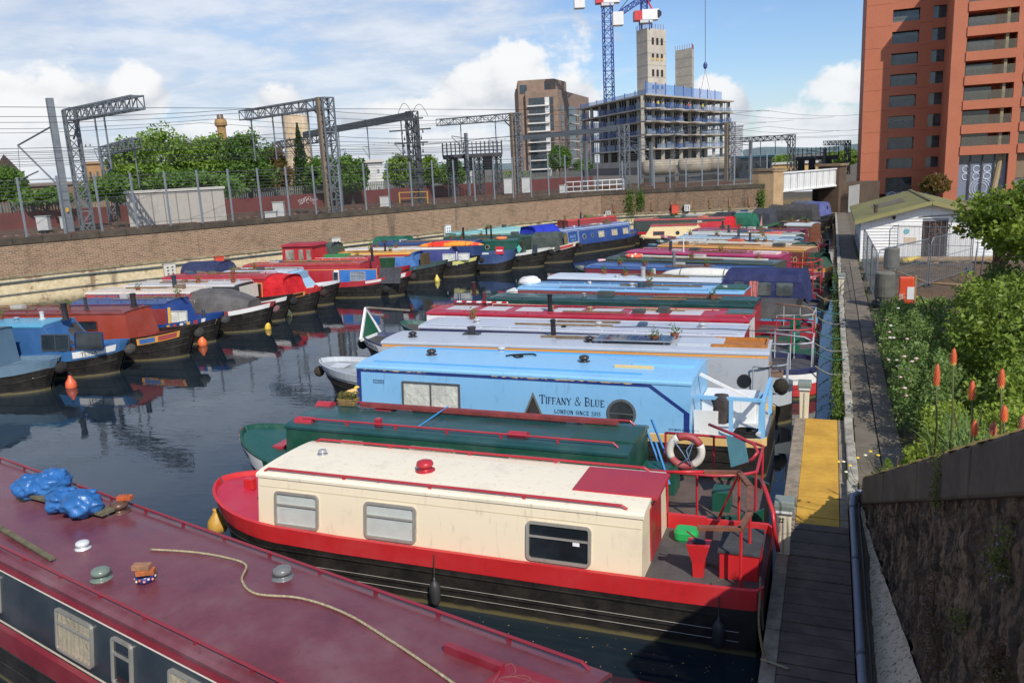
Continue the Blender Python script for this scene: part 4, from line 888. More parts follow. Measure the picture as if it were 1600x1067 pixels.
def r2():
    gr, red = (20, 70, 60), (176, 30, 50)
    B_ = Boat('dark green narrowboat with red handrails and a plant basket on its roof', (-.85, 13.5), (-11.7, 13.6), B=2.1, g=.80, zr=1.66, xa=2.2, xf=9.15, cab=(20, 76, 58), roof=(26, 78, 78), band=(20, 78, 60), bl=2.0, rise=.5, deck=(112, 94, 84), near=1, wearr=.2)
    B_.flash((236, 234, 226), .40, .95, .0, .34); B_.flash(red, .90, .998, -.01, .34, off=.034)
    B_.hulltext('ALISMA', .92, .13, .13, (30, 40, 60)); B_.foredeck(9.2, (30, 86, 78)); B_.topbox(9.7, 9.95, -.3, .3, .05, (176, 40, 56), 'deck_hatch', B_.gz(9.8)-.06)
    for px, py, w in ((565, 692, .5), (688, 703, .95), (845, 717, .95)): B_.window(B_.lx(px, py, 1.35), .6, w, .5, 'cloth', (196, 194, 184), .04)
    m = B_.sideMB(B_.lx(940, 706, 1.5), .66); m.box(-.13, .13, -.035, .035, 0, .012); m.build('name_plate', paint((130, 134, 130), .4, .2, .6), B_.root)
    B_.rails(red, 2.4, 8.9, .16, .08, .02, 6)
    for px, py, y_ in ((630, 653, .52), ): B_.topbox(B_.lx(618, 653, 1.72), B_.lx(618, 653, 1.72)+.12, .42, .54, .14, red, 'rope_block')
    def pod(px, py, y_, ln):
        x = B_.lx(px, py, 1.74); m = MB(); rr = .13; rings = []
        for xx in (x-ln/2, x+ln/2): rings.append([(xx, y_+rr*math.cos(t), B_.rz(y_)-.02+rr*.75*math.sin(t)) for t in [math.pi*i/8 for i in range(9)]])
        m.loft(rings); m.build('roof_bracket', paint(red, .35, .2), B_.root)
    pod(508, 642, .55, .4); pod(525, 625, -.5, .35); pod(613, 634, -.5, .38); pod(825, 668, .45, .35)
    x0, x1 = B_.lx(652, 636, 1.8), B_.lx(900, 650, 1.8); m = MB(); zz = B_.rz(-.4)+.09; m.bar((x0+1.2, -.42, zz), (x1-.9, -.42, zz), .15, .07); pk = m.build('gang_plank', rough_mat((150, 62, 60), (112, 48, 46), 4), B_.root)
    m = MB(); m.bar((x0, -.42, zz-.06), (x1+.1, -.42, zz-.06), .05, .05); m.build('boat_pole', rough_mat((128, 112, 96), (100, 84, 70)), B_.root)
    m = MB(); xs_ = B_.lx(695, 645, 1.8); m.bar((xs_, -.55, zz+.05), (xs_+.15, .52, B_.rz(.52)+.03), .03, .008); m.build('blue_strap', flat((60, 150, 210)), B_.root)
    B_.topbox(2.15, 3.3, -.42, .42, .04, (22, 72, 60), 'slide_hatch')
    # plant basket on the roof
    p = G(545, 632, 1.76); t = thing('plant_basket', 'wicker basket of dry plants and one yellow flower on the green roof', 'planter', p)
    m = MB(); pts = rrect(.46, .26, .07, 3); m.loft([[(a*s, b*s, zz) for a, b in pts] for zz, s in ((0, .85), (.06, .95), (.14, 1), (.15, .92), (.12, .88))]); m.build('basket', rough_mat((166, 136, 84), (110, 92, 52), 18, .9, 40, .8, .03), t)
    C = RNG.uniform((-.22, -.12, .1), (.22, .12, .26), (500, 3)); quads_mesh('foliage', leaf_quads(C, .05), leaf_mat((120, 116, 62), (150, 124, 86), 'dry'), t)['kind'] = 'stuff'
    m = MB(); m.tube([(.18, .02, .1), (.21, .04, .36)], .006, 4); m.build('stem', leaf_mat((90, 120, 50), (90, 120, 50)), t); m = MB(); m.lathe([(.01, 0), (.06, .02), (.02, .05)], (.21, .04, .36), 8); m.build('flower', flat((244, 204, 60)), t)
    # stern rails, life ring, table, bag
    z = B_.g-B_.dd; pr = paint((186, 34, 52), .3, .1); H_ = B_.g+.72
    B_.sternrail((186, 34, 52), .72, 1.9, .026, 3, .08)
    def loc(px, py, zz):
        p = G(px, py, zz); v = Vector((p.x, p.y))-B_.stern; n = Vector((-B_.d.y, B_.d.x)); return Vector((v.dot(B_.d), v.dot(n), zz))
    m = MB(); m.tube([loc(1108, 663, 1.75), loc(1150, 680, 1.72), loc(1178, 694, 1.66), loc(1184, 706, 1.6), loc(1176, 717, 1.5), loc(1160, 725, 1.3)], .028, 8); m.build('tiller', pr, B_.root, smooth=True)
    m = MB(); a, b, c, d = loc(1134, 680, 1.70), loc(1162, 690, 1.66), loc(1168, 722, 1.45), loc(1142, 730, 1.40); e = Vector((-.02, -.03, 0)); m.add([a, b, c, d, a+e, b+e, c+e, d+e], [(0, 1, 2, 3), (7, 6, 5, 4), (0, 4, 5, 1), (1, 5, 6, 2), (2, 6, 7, 3), (3, 7, 4, 0)]); m.build('side_board', paint((60, 108, 116), .4, .2), B_.root)
    m = MB(); m.box(1.55, 2.19, -.5, -.02, z, z+.45); m.build('cockpit_box', paint((18, 84, 66), .35, .2), B_.root, bevel=.015)
    m = MB(); m.box(.55, .85, .15, .5, z, z+.38); m.build('cockpit_seat', paint((26, 88, 70), .4, .2), B_.root, bevel=.015)
    rg = Vector((1.32, .2)); p = loc(1071, 703, 1.42); pw = W2(B_, p.x, p.y, 1.40)
    t = thing('life_ring', 'red and white life ring with blue line on the green boat', 'life ring', pw, .1)
    def ring(a0, a1, mat):
        m = MB(); n = 10; m.tube([(.28*math.cos(R(a0+(a1-a0)*i/n)), 0, .28*math.sin(R(a0+(a1-a0)*i/n))) for i in range(n+1)], .07, 10); m.build('ring_segment', mat, t, smooth=True)
    for k in range(4): ring(45+90*k-18+0, 45+90*k+72-0, paint((216, 208, 194), .5, .3) if k in (1, 3) else paint((164, 58, 60), .5, .3))
    m = MB(); m.tube([(-.2, -.06, .22), (-.05, -.08, 0), (.1, -.08, -.24), (.02, -.09, .05), (.16, -.06, .24), (.05, -.09, -.1), (-.12, -.07, -.24)], .012, 5); m.build('line', flat((110, 140, 170)), t, smooth=True)
    for k, (x0, y0) in enumerate(((1018, 655), (1012, 676), (1024, 690))):
        a, b = loc(x0, y0, 1.55), loc(x0+22, y0+55+k*6, .95); m = MB(); m.bar(a, b, .035, .035); m.build('folding_chair_slat', paint((36, 124, 190), .4, .1), B_.root)
    return B_
R2_ = r2()
def r3():
    bl, nv = (112, 184, 232), (26, 52, 124)
    B_ = Boat('light blue houseboat with navy trim, round window and large lettering on its side', (-1.05, 17.75), (-11.9, 17.9), B=2.62, g=.78, zr=1.86, xa=1.55, xf=9.75, cab=(122, 184, 226), roof=(130, 192, 232), band=(232, 190, 112), bandh=.16, bl=1.5, rise=.1, st='square', deck=(226, 226, 222), near=1, wearr=.15, tum=.10, side=.12, camber=.09)
    H = B_.zr-B_.zb; xa, xf = B_.xa, B_.xf
    # navy trim: top, foot, ends and the chamfered rear corner
    B_.panel(xa+.9, xf, H-.10, H-.005, nv, 'trim'); B_.panel(xa+.02, xf, .02, .13, nv, 'trim'); B_.panel(xf-.12, xf, .13, H-.10, nv, 'trim'); B_.panel(xa+.02, xa+.14, .13, H-.62, nv, 'trim')
    m = B_.sideMB(0, 0); a, b = xa+.9, xa+.02; m.v = [(-a, H-.10, .006), (-a, H-.005, .006), (-b, H-.62, .006), (-(b+.12), H-.62, .006)]; m.f = [(0, 1, 2, 3)]; m.build('trim', paint(nv, .34, .15), B_.root)
    # ragged strips of yellow primer along the roof edge
    for x0, x1 in ((xf-1.95, xf-.62), (xa+3.2, xa+4.55), (xa+1.25, xa+3.05), (xf-.55, xf-.2)):
        m = B_.sideMB(0, 0); n = 24
        for i in range(n+1): x = x0+(x1-x0)*i/n; m.v += [(-x, H-.03-.03*random.random(), .010), (-x, H+.012, .010)]
        for i in range(n): m.f.append((2*i, 2*i+2, 2*i+3, 2*i+1))
        m.build('primer_strip', paint((244, 204, 118), .5, .1), B_.root)
    B_.window(B_.lx(672, 607, 1.45), .62, 1.55, .66, 'curtain', (104, 106, 104), .015, mull=.5, fw=.04)
    xp = B_.lx(961, 632, 1.5); B_.porthole(xp, .50, .33, (120, 128, 130), (40, 44, 46), 26, True)
    xt = B_.lx(821, 622, 1.5); m = B_.sideMB(xt, .55); m.add([(-.27, -.30, .004), (.27, -.30, .004), (0, .32, .004), (-.27, -.30, .02), (.27, -.30, .02), (0, .32, .02)], [(3, 4, 5), (0, 1, 4, 3), (1, 2, 5, 4), (2, 0, 3, 5)]); f = m.build('triangle_window', paint((130, 134, 132), .35, .2, .4), B_.root)
    m = B_.sideMB(xt, .55); m.add([(-.21, -.26, .024), (.21, -.26, .024), (0, .22, .024)], [(0, 1, 2)]); m.build('pane', dark_glass((44, 42, 40)), f)
    B_.sidetext('TIFFANY & BLUE', B_.lx(889, 613, 1.6), .72, .19, (24, 34, 58), caps=(0, 10), T=.12, t=.05)
    B_.sidetext('LONDON SINCE 2015', B_.lx(889, 629, 1.5), .46, .085, (24, 34, 58), T=.13, t=.08, gap=.14)
    B_.sidetext('523055', B_.lx(597, 583, 1.7), .90, .085, (24, 34, 58), T=.12, t=.09)
    B_.sidetext('ROYAL', B_.lx(1046, 663, 1.1), .24, .035, (24, 34, 90), gap=.2); B_.sidetext('BLUE DOCK LONDON', B_.lx(1070, 664, 1.1), .24, .035, (24, 34, 90), gap=.2)
    for sd in (1, -1):
        y = sd*(B_.wt-.28); m = MB(); z = B_.rz(y); m.box(xa+1.1, xf-.35, y-.02, y+.02, z-.02, z+.03); m.build('handrail', paint((84, 166, 220), .35, .1), B_.root)
    B_.vent(B_.lx(686, 550, 1.95), -.05, (62, 58, 56), 1.1); B_.vent(B_.lx(918, 562, 1.95), -.05, (62, 58, 56), 1.1); B_.vent(B_.lx(786, 547, 1.95), -.85, (190, 192, 190), .9)
    xq = B_.lx(1020, 556, 1.95); B_.topbox(xa+.1, xa+1.5, -.62, .1, .05, (118, 190, 234), 'slide_hatch'); B_.topbox(xq-.3, xq+.6, .3, .36, .06, (222, 190, 120), 'hatch_runner')
    rope([W2(B_, B_.lx(*q, 1.95), y_, 1.99) for q, y_ in (((778, 566), -.2), ((795, 562), -.35), ((815, 560), -.25), ((800, 566), -.1), ((785, 568), -.3), ((812, 556), -.4), ((835, 553), -.5), ((838, 557), -.4))], .022, 'tangle of black rope on the light blue roof', (30, 30, 34), 'coiled_rope')
    # slanted rear flank
    m = MB(); m.add([(xa, B_.wb+.004, B_.zb+.0), (xa, -B_.wb, B_.zb), (xa+.02, -B_.wt, B_.zr), (xa+.02, B_.wt, B_.zr)], [(0, 1, 2, 3)]); 
    # rear deck: pale blue frame rail, covered outboard, black ropes
    pb = paint((124, 190, 232), .4, .2); z = B_.g-B_.dd; zr_ = 1.55
    for (x, y_) in ((.1, .9), (.1, -.9), (.75, .9), (.2, .35)):
        m = MB(); m.box(x-.04, x+.04, y_-.04, y_+.04, z, zr_); m.build('frame_post', pb, B_.root)
    m = MB(); m.bar((.1, .9, zr_), (1.5, .9, zr_), .07, .07); m.bar((.1, .9, zr_-.004), (.1, -.9, zr_-.004), .07, .07); m.build('frame_rail', pb, B_.root)
    m = MB(); m.bar((.2, .2, zr_-.3), (1.5, .2, zr_+.32), .06, .06); m.build('tiller_arm', paint((238, 236, 230), .4, .2), B_.root)
    m = MB(); m.box(.35, 1.54, -1.1, -.2, z, z+.55); m.build('cockpit_bulkhead', paint((232, 232, 228), .4, .2), B_.root, bevel=.02)
    m = MB(); m.box(1.0, 1.5, .95, 1.0, z, z+.62); m.build('coaming', paint((226, 226, 222), .4, .2), B_.root)
    p = W2(B_, .95, .85, 1.0); m = MB(); N = 14; prof = [(.16, 0), (.20, .12), (.17, .35), (.19, .5), (.12, .62), (.02, .64)]
    for r_, zz in prof:
        for k in range(N): t = 2*math.pi*k/N; q = r_*(1+.18*math.sin(3*t+zz*9)+.1*math.sin(5*t)); m.v.append((q*math.cos(t), q*math.sin(t)*.7, zz))
    for i in range(len(prof)-1):
        for k in range(N): m.f.append((i*N+k, i*N+(k+1) % N, (i+1)*N+(k+1) % N, (i+1)*N+k))
    m.f.append(tuple((len(prof)-1)*N+k for k in range(N))); o = m.build('covered_outboard', cloth((66, 58, 56)), smooth=True); o.location = p; tag(o, 'grey brown canvas cover tied over an outboard at the rail of the blue boat', 'cover')
    rr = []
    for k in range(40): a = k*.9; rr.append(W2(B_, .45+.22*math.cos(a)*(1+.2*math.sin(k)), .75+.18*math.sin(a), z+.04+.004*k))
    rope(rr, .014, 'heap of black hose coiled on the rear deck of the blue boat', (34, 32, 30), 'coiled_hose', 'hose')
    return B_
R3_ = r3()
def r4():
    B_ = Boat('grey narrowboat with orange roof line and solar panel on top', (-.75, 20.95), (-14.6, 20.7), B=2.1, g=.72, zr=1.74, xa=.55, xf=11.2, cab=(168, 172, 176), roof=(178, 186, 196), band=(176, 182, 186), bandh=.28, bl=2.6, rise=.28, deck=(176, 182, 186), near=1, wearr=.15)
    H = B_.zr-B_.zb; B_.panel(.56, 11.18, H-.09, H-.005, (240, 158, 50), 'coach_line'); B_.panel(.56, 11.18, .02, .09, (44, 50, 90), 'coach_line')
    B_.porthole(B_.lx(1158, 598, 1.3), .50, .17, (70, 64, 58))
    for px, py in ((634, 533), (912, 543)): B_.vent(B_.lx(px, py, 1.8), .25, (50, 48, 48), 1.1)
    m = MB(); x = B_.lx(750, 516, 1.82); z = B_.rz(-.3); m.box(x-.25, x+.25, -.42, -.18, z-.02, z+.03); m.lathe([(.11, 0), (.11, .14), (.13, .15), (.13, .2)], (x, -.3, z+.02), 12); m.build('roof_stack', paint((48, 48, 50), .4, .1), B_.root)
    B_.chimney(B_.lx(863, 528, 1.82), -.25, .5, .07)
    x0, x1 = B_.lx(1045, 545, 1.85), B_.lx(925, 538, 1.85); zz = B_.rz(0)+.07
    t = thing('solar_panel', 'tilted dark solar panel on the grey roof with the orange line', 'solar panel', W2(B_, (x0+x1)/2, .12, zz), B_.root.rotation_euler.z)
    w = abs(x1-x0)/2; m = MB(); m.box(-w, w, -.36, .36, 0, .035); m.build('frame', paint((190, 194, 196), .3, .1, .7), t); 
    for i in range(9):
        for j in range(4):
            m = MB(); cw = (2*w-.06)/9; ch = .66/4; xx, yy_ = -w+.03+i*cw, -.33+j*ch; m.box(xx+.006, xx+cw-.006, yy_+.006, yy_+ch-.006, .03, .037); m.build('solar_cell', dark_glass((24, 28, 40)), t)
    m = MB()
    for sx in (-1, 1): m.box(sx*w*.8-.02, sx*w*.8+.02, -.3, .3, -.10, 0)
    m.build('mounting', paint((120, 122, 124), .4), t)
    xr = B_.lx(1095, 541, 1.8); B_.topbox(B_.lx(1130, 541, 1.8), B_.lx(1058, 541, 1.8), -.42, .42, .05, (186, 194, 202), 'slide_hatch')
    wd = rough_mat((196, 128, 54), (160, 96, 40), 6, .5); z = B_.zr
    m = MB(); m.box(.6, 1.95, -.45, -.41, z, z+.16); m.box(.6, 1.95, .41, .45, z, z+.16); m.box(.6, .64, -.41, .41, z, z+.16); m.box(.64, 1.95, -.41, .41, z+.09, z+.10); m.build('open_hatch_frame', wd, B_.root)
    B_.sternrail((150, 156, 164), .75, .9, .022, 2, .1)
    for k, x in enumerate((.35, .62)):
        m = MB(); m.box(x-.14, x+.14, .25, .85, 1.20+.22*k, 1.235+.22*k); m.build('bench_seat', rough_mat((146, 118, 96), (110, 88, 72), 6), B_.root)
    p = W2(B_, .25, .75, .95); tag(_fb(p, .2, 'tyre_fender', (66, 58, 48)), 'round woven rope fender beside the red plant pot at the stern', 'fender')
    q = W2(B_, B_.L-.1, .1, .62); f = _fb(q-Vector((.12, 0, 0)), .17, 'bow_fender', (88, 76, 64)); tag(f, 'brown rope fender on the stem of the grey boat', 'fender')
    # well deck in the bow
    m = MB(); m.box(11.3, 12.7, -.55, .55, B_.gz(11.8)-.14, B_.gz(11.8)-.10); m.build('well_deck_hatch', rough_mat((110, 96, 84), (84, 76, 70), 4), B_.root)
    m = MB(); m.box(12.9, 13.4, -.22, .22, B_.gz(13)-.1, B_.gz(13)-.06); m.build('locker_lid', paint((196, 202, 206), .4, .1), B_.root)
    return B_
def _fb(p, r_, name, rgb):
    m = MB(); m.lathe([(.02, -r_), (r_*.7, -r_*.7), (r_, 0), (r_*.7, r_*.7), (.02, r_)], (0, 0, 0), 14); o = m.build(name, rough_mat(rgb, tuple(int(q*.6) for q in rgb), 16, .95, 30, 1.0, .05), smooth=True); o.location = p; return o
R4_ = r4()
def r5():
    nv = (34, 42, 84)
    B_ = Boat('narrowboat with pale grey roof, navy edge, red side and a green triangular cratch board', (-.2, 23.3), (-14.8, 23.55), B=2.08, g=.80, zr=1.64, xa=1.9, xf=11.95, cab=(170, 26, 44), roof=(184, 190, 202), band=(40, 48, 88), bandh=.16, bl=2.9, rise=.42, deck=(84, 82, 84), near=1)
    H = B_.zr-B_.zb; B_.panel(1.91, 11.93, H-.17, H-.004, nv, 'cornice', .012); B_.outline(2.1, 11.65, .1, H-.2, (232, 226, 220))
    B_.flash((236, 232, 226), .55, .96, .02, .26); B_.flash((190, 30, 40), .94, .995, 0, .3, off=.036); B_.hulltext('BALATEA', .90, .14, .14, (40, 40, 40))
    for px in (700, 985): B_.window(B_.lx(px, 536, 1.3), .45, .9, .42, 'dark', (190, 188, 180))
    B_.vent(B_.lx(762, 497, 1.72), .2, (176, 178, 180)); B_.vent(B_.lx(944, 504, 1.72), .2, (176, 178, 180)); B_.rails((198, 202, 208), None, None, .05, .02, .012, 10)
    for px, py in ((1105, 503), ): B_.vent(B_.lx(px, py, 1.72), 0, (176, 178, 180))
    # cratch board
    xc = B_.lx(620, 510, 1.1); z0 = B_.gz(xc)-.05; m = MB()
    pts = [(-.62, 0), (.62, 0), (0, .98)]
    for a, b in ((0, 1), (1, 2), (2, 0)): m.bar((xc+.10*pts[a][1], pts[a][0], z0+pts[a][1]), (xc+.10*pts[b][1], pts[b][0], z0+pts[b][1]), .07, .09)
    cb = m.build('cratch_frame', paint((238, 238, 234), .4, .2), B_.root); m = MB(); m.add([(xc+.0, -.56, z0+.04), (xc+.0, .56, z0+.04), (xc+.09, 0, z0+.9)], [(0, 1, 2)]); m.build('cratch_panel', paint((12, 92, 62), .35, .2), cb)
    m = MB(); m.bar((xc+.1, 0, z0+1.0), (xc-1.6, 0, z0+.93), .07, .05); m.build('cratch_beam', rough_mat((156, 140, 120), (120, 106, 92)), B_.root)
    m = MB(); m.tube([W2(B_, x, .3, B_.rz(.3)+.02+.015*math.sin(x*3)) for x in [B_.lx(960, 510, 1.7)-i*.45 for i in range(13)]], .012, 5); tag(m.build('shore_cable', flat((34, 34, 36))), 'black cable looped along the pale grey roof with the navy edge', 'cable')
    B_.chimney(B_.lx(868, 520, 1.7)+.0, .45, .0001+.02, .05); B_.sternrail((190, 192, 196), .72, 1.2, .02, 3); B_.tiller((150, 156, 164))
    q = W2(B_, B_.L+.02, 0, .85); tag(_fb(q, .2, 'bow_fender', (40, 38, 38)), 'black rope fender on the stem of the boat with the green cratch board', 'fender')
    B_.sternband(.42, .70, (236, 234, 228)); B_.sternband(.1, .42, (200, 28, 30)); B_.hulltext('MON', (1.3-(B_.L-B_.bl))/B_.bl, .2, .31, (30, 30, 40))
    return B_
R5_ = r5()
def r6():
    rd = (176, 26, 54)
    B_ = Boat('narrowboat with red roof, pale grey roof panels and white side', (-.25, 25.6), (-14.6, 25.95), B=2.08, g=.8, zr=1.62, xa=1.9, xf=12.85, cab=(234, 228, 222), roof=rd, band=(32, 84, 70), bl=2.6, near=1, wearr=.2)
    H = B_.zr-B_.zb; B_.panel(1.91, 12.75, H-.05, H-.003, (178, 28, 56), 'coach_line')
    m = B_.sideMB(1.95, 0); m.v = [(.04, 0, .008), (-.24, 0, .008), (-.08, .6, .008), (.04, .6, .008)]; m.f = [(0, 1, 2, 3)]; m.build('corner_panel', paint((176, 26, 54), .35, .15), B_.root)
    for k in range(7):
        x0 = 3.4+k*1.32; m = MB(); n = 6
        for i in range(n+1):
            y = -.42+.84*i/n; m.v += [(x0, y, B_.rz(y)+.007), (x0+.98, y, B_.rz(y)+.007)]
        for i in range(n): m.f.append((2*i, 2*i+1, 2*i+3, 2*i+2))
        m.build('grip_panel', paint((190, 188, 192), .7, .25), B_.root)
    B_.rails((190, 30, 60), None, None, .16, .05, .015, 9); m = MB(); z = B_.rz(-.5)+.14; xx = B_.lx(760, 474, 1.7); m.tube([(xx-1.1, -.5, z), (xx+1.0, -.5, z)], .03, 8)
    m.build('striped_pole', stripes((196, 40, 50), (240, 236, 230)), B_.root)
    B_.chimney(B_.lx(848, 495, 1.68), .35, .62, .075); B_.chimney(B_.lx(768, 474, 1.68)+.0, -.6, .5, .06, (90, 40, 40))
    for px, py in ((870, 479), (930, 480), (1008, 483)): B_.vent(B_.lx(px, py, 1.7), -.15, (150, 130, 80), .85)
    B_.sidetext('523055', B_.lx(1140, 500, 1.5), .72, .09, (70, 70, 74), T=.12, t=.08)
    B_.topbox(1.8, 2.95, -.4, .4, .05, (176, 30, 54), 'slide_hatch'); B_.topbox(1.85, 2.65, -.36, .3, .09, (70, 100, 92), 'hatch_cover')
    B_.sternrail((186, 24, 46), .62, 1.25, .026, 3); m = MB(); m.box(.5, .8, -.1, .3, .7, 1.2); m.build('stern_locker', paint((20, 110, 80), .4, .2), B_.root)
    return B_
def stripes(a, b):
    m, nt, bs = _nt('stripes'); w = nd(nt, 'ShaderNodeTexWave'); nt.links.new(coords(nt), w.inputs['Vector']); w.inputs['Scale'].default_value = 1.6; w.bands_direction = 'DIAGONAL'
    nt.links.new(mixc(nt, ramp(nt, w.outputs['Fac'], .45, .55), lin(a), lin(b)), bs.inputs['Base Color']); bs.inputs['Roughness'].default_value = .4; return m
R6_ = r6()
def simple(label, stern, bow, **k):
    return Boat(label, stern, bow, **k)
def r7_17():
    gn = (26, 68, 62)
    b = Boat('narrowboat with dark green roof and maroon side lined in cream', (-.25, 28.05), (-13.3, 28.95), B=2.06, g=.8, zr=1.62, xa=1.95, xf=11.75, cab=(118, 24, 40), roof=gn, band=(150, 24, 40), near=1, wearr=.2); H = b.zr-b.zb
    b.panel(1.97, 11.65, H-.10, H-.003, gn, 'cornice', .01); b.outline(2.05, 11.55, .1, H-.12, (232, 216, 178)); b.rails((34, 66, 60), None, None, .1, .04, .015, 8); b.chimney(b.lx(772, 450, 1.7), .1, .5, .075, (70, 34, 32)); b.vent(b.lx(935, 452, 1.7), -.2, (150, 150, 150), .8)
    b.topbox(1.9, 3.15, -.42, .42, .06, (30, 70, 62), 'slide_hatch'); b.sternrail((170, 168, 160), .6, 1.2, .024, 3); b.tiller((140, 100, 70)); m = MB(); m.box(.55, .85, -.1, .35, .7, 1.25); m.build('stern_locker', paint((20, 96, 72), .4, .2), b.root)
    m = MB(); m.box(1.935, 1.96, -.7, .7, .7, 1.5); m.build('rear_bulkhead', paint((168, 24, 30), .4, .2), b.root)
    p = b.lx(690, 452, 1.0); 
    b = Boat('narrowboat with light blue roof and rust red rear doors', (-.25, 30.4), (-12.9, 31.4), B=2.06, g=.8, zr=1.66, xa=2.5, xf=11.45, cab=(176, 62, 56), roof=(128, 182, 222), band=(78, 160, 206), near=1, wearr=.2)
    b.rails((110, 170, 216), None, None, .1, .04, .015, 8); b.vent(b.lx(1008, 437, 1.75), 0, (170, 172, 176)); b.vent(b.lx(932, 441, 1.7), -.4, (200, 200, 200), .8); b.chimney(b.lx(996, 452, 1.75), .3, .22, .1, (48, 74, 90), False); b.chimney(b.lx(1128, 455, 1.75), .2, .12, .09, (180, 180, 180), False)
    m = MB(); z = b.rz(.5)+.03; m.bar((b.lx(865, 455, 1.7), .62, z), (b.lx(1040, 458, 1.7), .62, z), .06, .04); m.build('gang_plank', rough_mat((120, 50, 50), (90, 40, 40)), b.root); b.topbox(2.5, 3.6, -.42, .42, .07, (34, 84, 62), 'slide_hatch')
    b.hood(.25, 2.5, .55, (70, 68, 66), .98, .82, name='black_tarpaulin', tp=.5, f0=.5); b.panel(2.55, 3.6, .0, .2, (78, 160, 206))
    from mathutils import noise as mn
    for k, (x, s) in enumerate(((11.95, .34), (11.3, .36))):
        p = W2(b, x, -.1, 1.2 if k == 0 else 1.72); m = MB(); N = 14
        for i in range(9):
            ph = math.pi*i/8
            for j in range(N): th = 2*math.pi*j/N; v = Vector((math.sin(ph)*math.cos(th), math.sin(ph)*math.sin(th), math.cos(ph))); r_ = s*(1+.3*mn.noise(v*2+Vector((k, 3, 0)))); m.v.append((v.x*r_*1.3, v.y*r_, v.z*r_*.6+.15))
        for i in range(8):
            for j in range(N): m.f.append((i*N+j, i*N+(j+1) % N, (i+1)*N+(j+1) % N, (i+1)*N+j))
        o = m.build('sack', cloth((226, 224, 220)), smooth=True); o.location = p; tag(o, ('white sack slumped on the bow beside the light blue roof', 'white sack lying on the front of the light blue roof')[k], 'sack', 'white sacks on the light blue boat')
    b = Boat('navy narrowboat with pale roof, white framed windows and navy canvas pram hood', (-.3, 32.9), (-13.0, 34.6), B=2.08, g=.8, zr=1.66, xa=3.5, xf=11.15, cab=(38, 52, 92), roof=(196, 206, 216), band=(34, 44, 80), near=1, wearr=.12)
    for px, py in ((940, 436), (1002, 439), (1060, 443)): b.window(b.lx(px, py, 1.4), .55, 1.05, .44, 'dark', (222, 222, 216), .03, fw=.05)
    b.chimney(b.lx(1002, 434, 1.75), .3, .42, .09, (170, 168, 164)); b.chimney(b.lx(1026, 428, 1.75), -.3, .28, .08, (186, 190, 194)); b.vent(b.lx(958, 437, 1.7), .5, (190, 190, 190), .8)
    b.hood(.35, 3.65, 1.28, (32, 40, 86), 1.0, .86, wins=((1.1, .62, .62, .5), (1.9, .62, .6, .5), (2.8, .6, .4, .55)), tp=.86, f0=.18, f1=.3)
    m = MB(); x = b.lx(1208, 430, 1.5); m.v = []; n = 8
    for i in range(n+1): a = -.17+.34*i/n; m.v += [(x+a, 1.01+.02*math.sin(i*2), 1.78), (x+a*1.1, 1.03+.02*math.cos(i*2), 1.15)]
    for i in range(n): m.f.append((2*i, 2*i+2, 2*i+3, 2*i+1))
    o = m.build('hanging_cloth', cloth((206, 126, 120))); o.location = b.root.location; o.rotation_euler = b.root.rotation_euler; tag(o, 'pink cloth hanging from the window of the navy pram hood', 'cloth')
    # white kayak on its roof
    kx = b.lx(1095, 430, 1.85); p = W2(b, kx, -.3, b.rz(-.3)+.02); t = thing('white_kayak', 'upturned white kayak lashed on the pale roof beside the navy hood', 'kayak', p, b.root.rotation_euler.z)
    kay(t, 3.6, .34, .3, (222, 218, 206)); 
    b = Boat('maroon sided narrowboat with royal blue roof edge', (-.3, 35.5), (-13.0, 38.6), B=2.06, g=.8, zr=1.66, xa=2.0, xf=10.6, cab=(130, 34, 54), roof=(60, 100, 160), band=(120, 30, 50), near=1); b.rails((50, 90, 160), None, None, .04, .03, .02, 6)
    for px in (960, 1010, 1060): b.window(b.lx(px, 425, 1.3), .4, .8, .3, 'dark', (200, 190, 180), .03)
    b.sternrail((190, 30, 36), .7, 1.6, .024, 3); b.chimney(b.lx(1085, 405, 1.8), .1, .7, .07, (110, 112, 116), False)
    b = Boat('olive green narrowboat with an orange life ring on its roof', (-.3, 38.1), (-12.7, 42.0), B=2.06, g=.8, zr=1.66, xa=1.8, xf=10.6, cab=(64, 78, 66), roof=(70, 84, 74), band=(50, 66, 56), near=1); b.rails((60, 74, 66), None, None, .1, .04, .015, 6)
    b.topbox(2.5, 9, -.35, -.1, .05, (214, 206, 190), 'roof_box'); b.sternrail((190, 30, 36), .7, 1.5, .024, 3); b.hood(9.9, 12.2, .62, (48, 50, 50), .8, .9, name='cratch_cover', tp=.6, f1=1.0)
    p = W2(b, b.lx(994, 401, 1.75), .2, b.rz(.2)+.05); t = thing('life_ring', 'orange life ring lying on the olive green roof', 'life ring', p); m = MB(); m.tube([(.36*math.cos(2*math.pi*i/20), .36*math.sin(2*math.pi*i/20), 0) for i in range(20)], .09, 8, True); m.build('ring', paint((232, 96, 46), .5, .1), t, smooth=True)
    for k in range(4):
        a = k*math.pi/2; m = MB(); m.tube([(.36*math.cos(a+d), .36*math.sin(a+d), 0) for d in (-.12, 0, .12)], .096, 8); m.build('reflective_band', flat((226, 226, 222)), t)
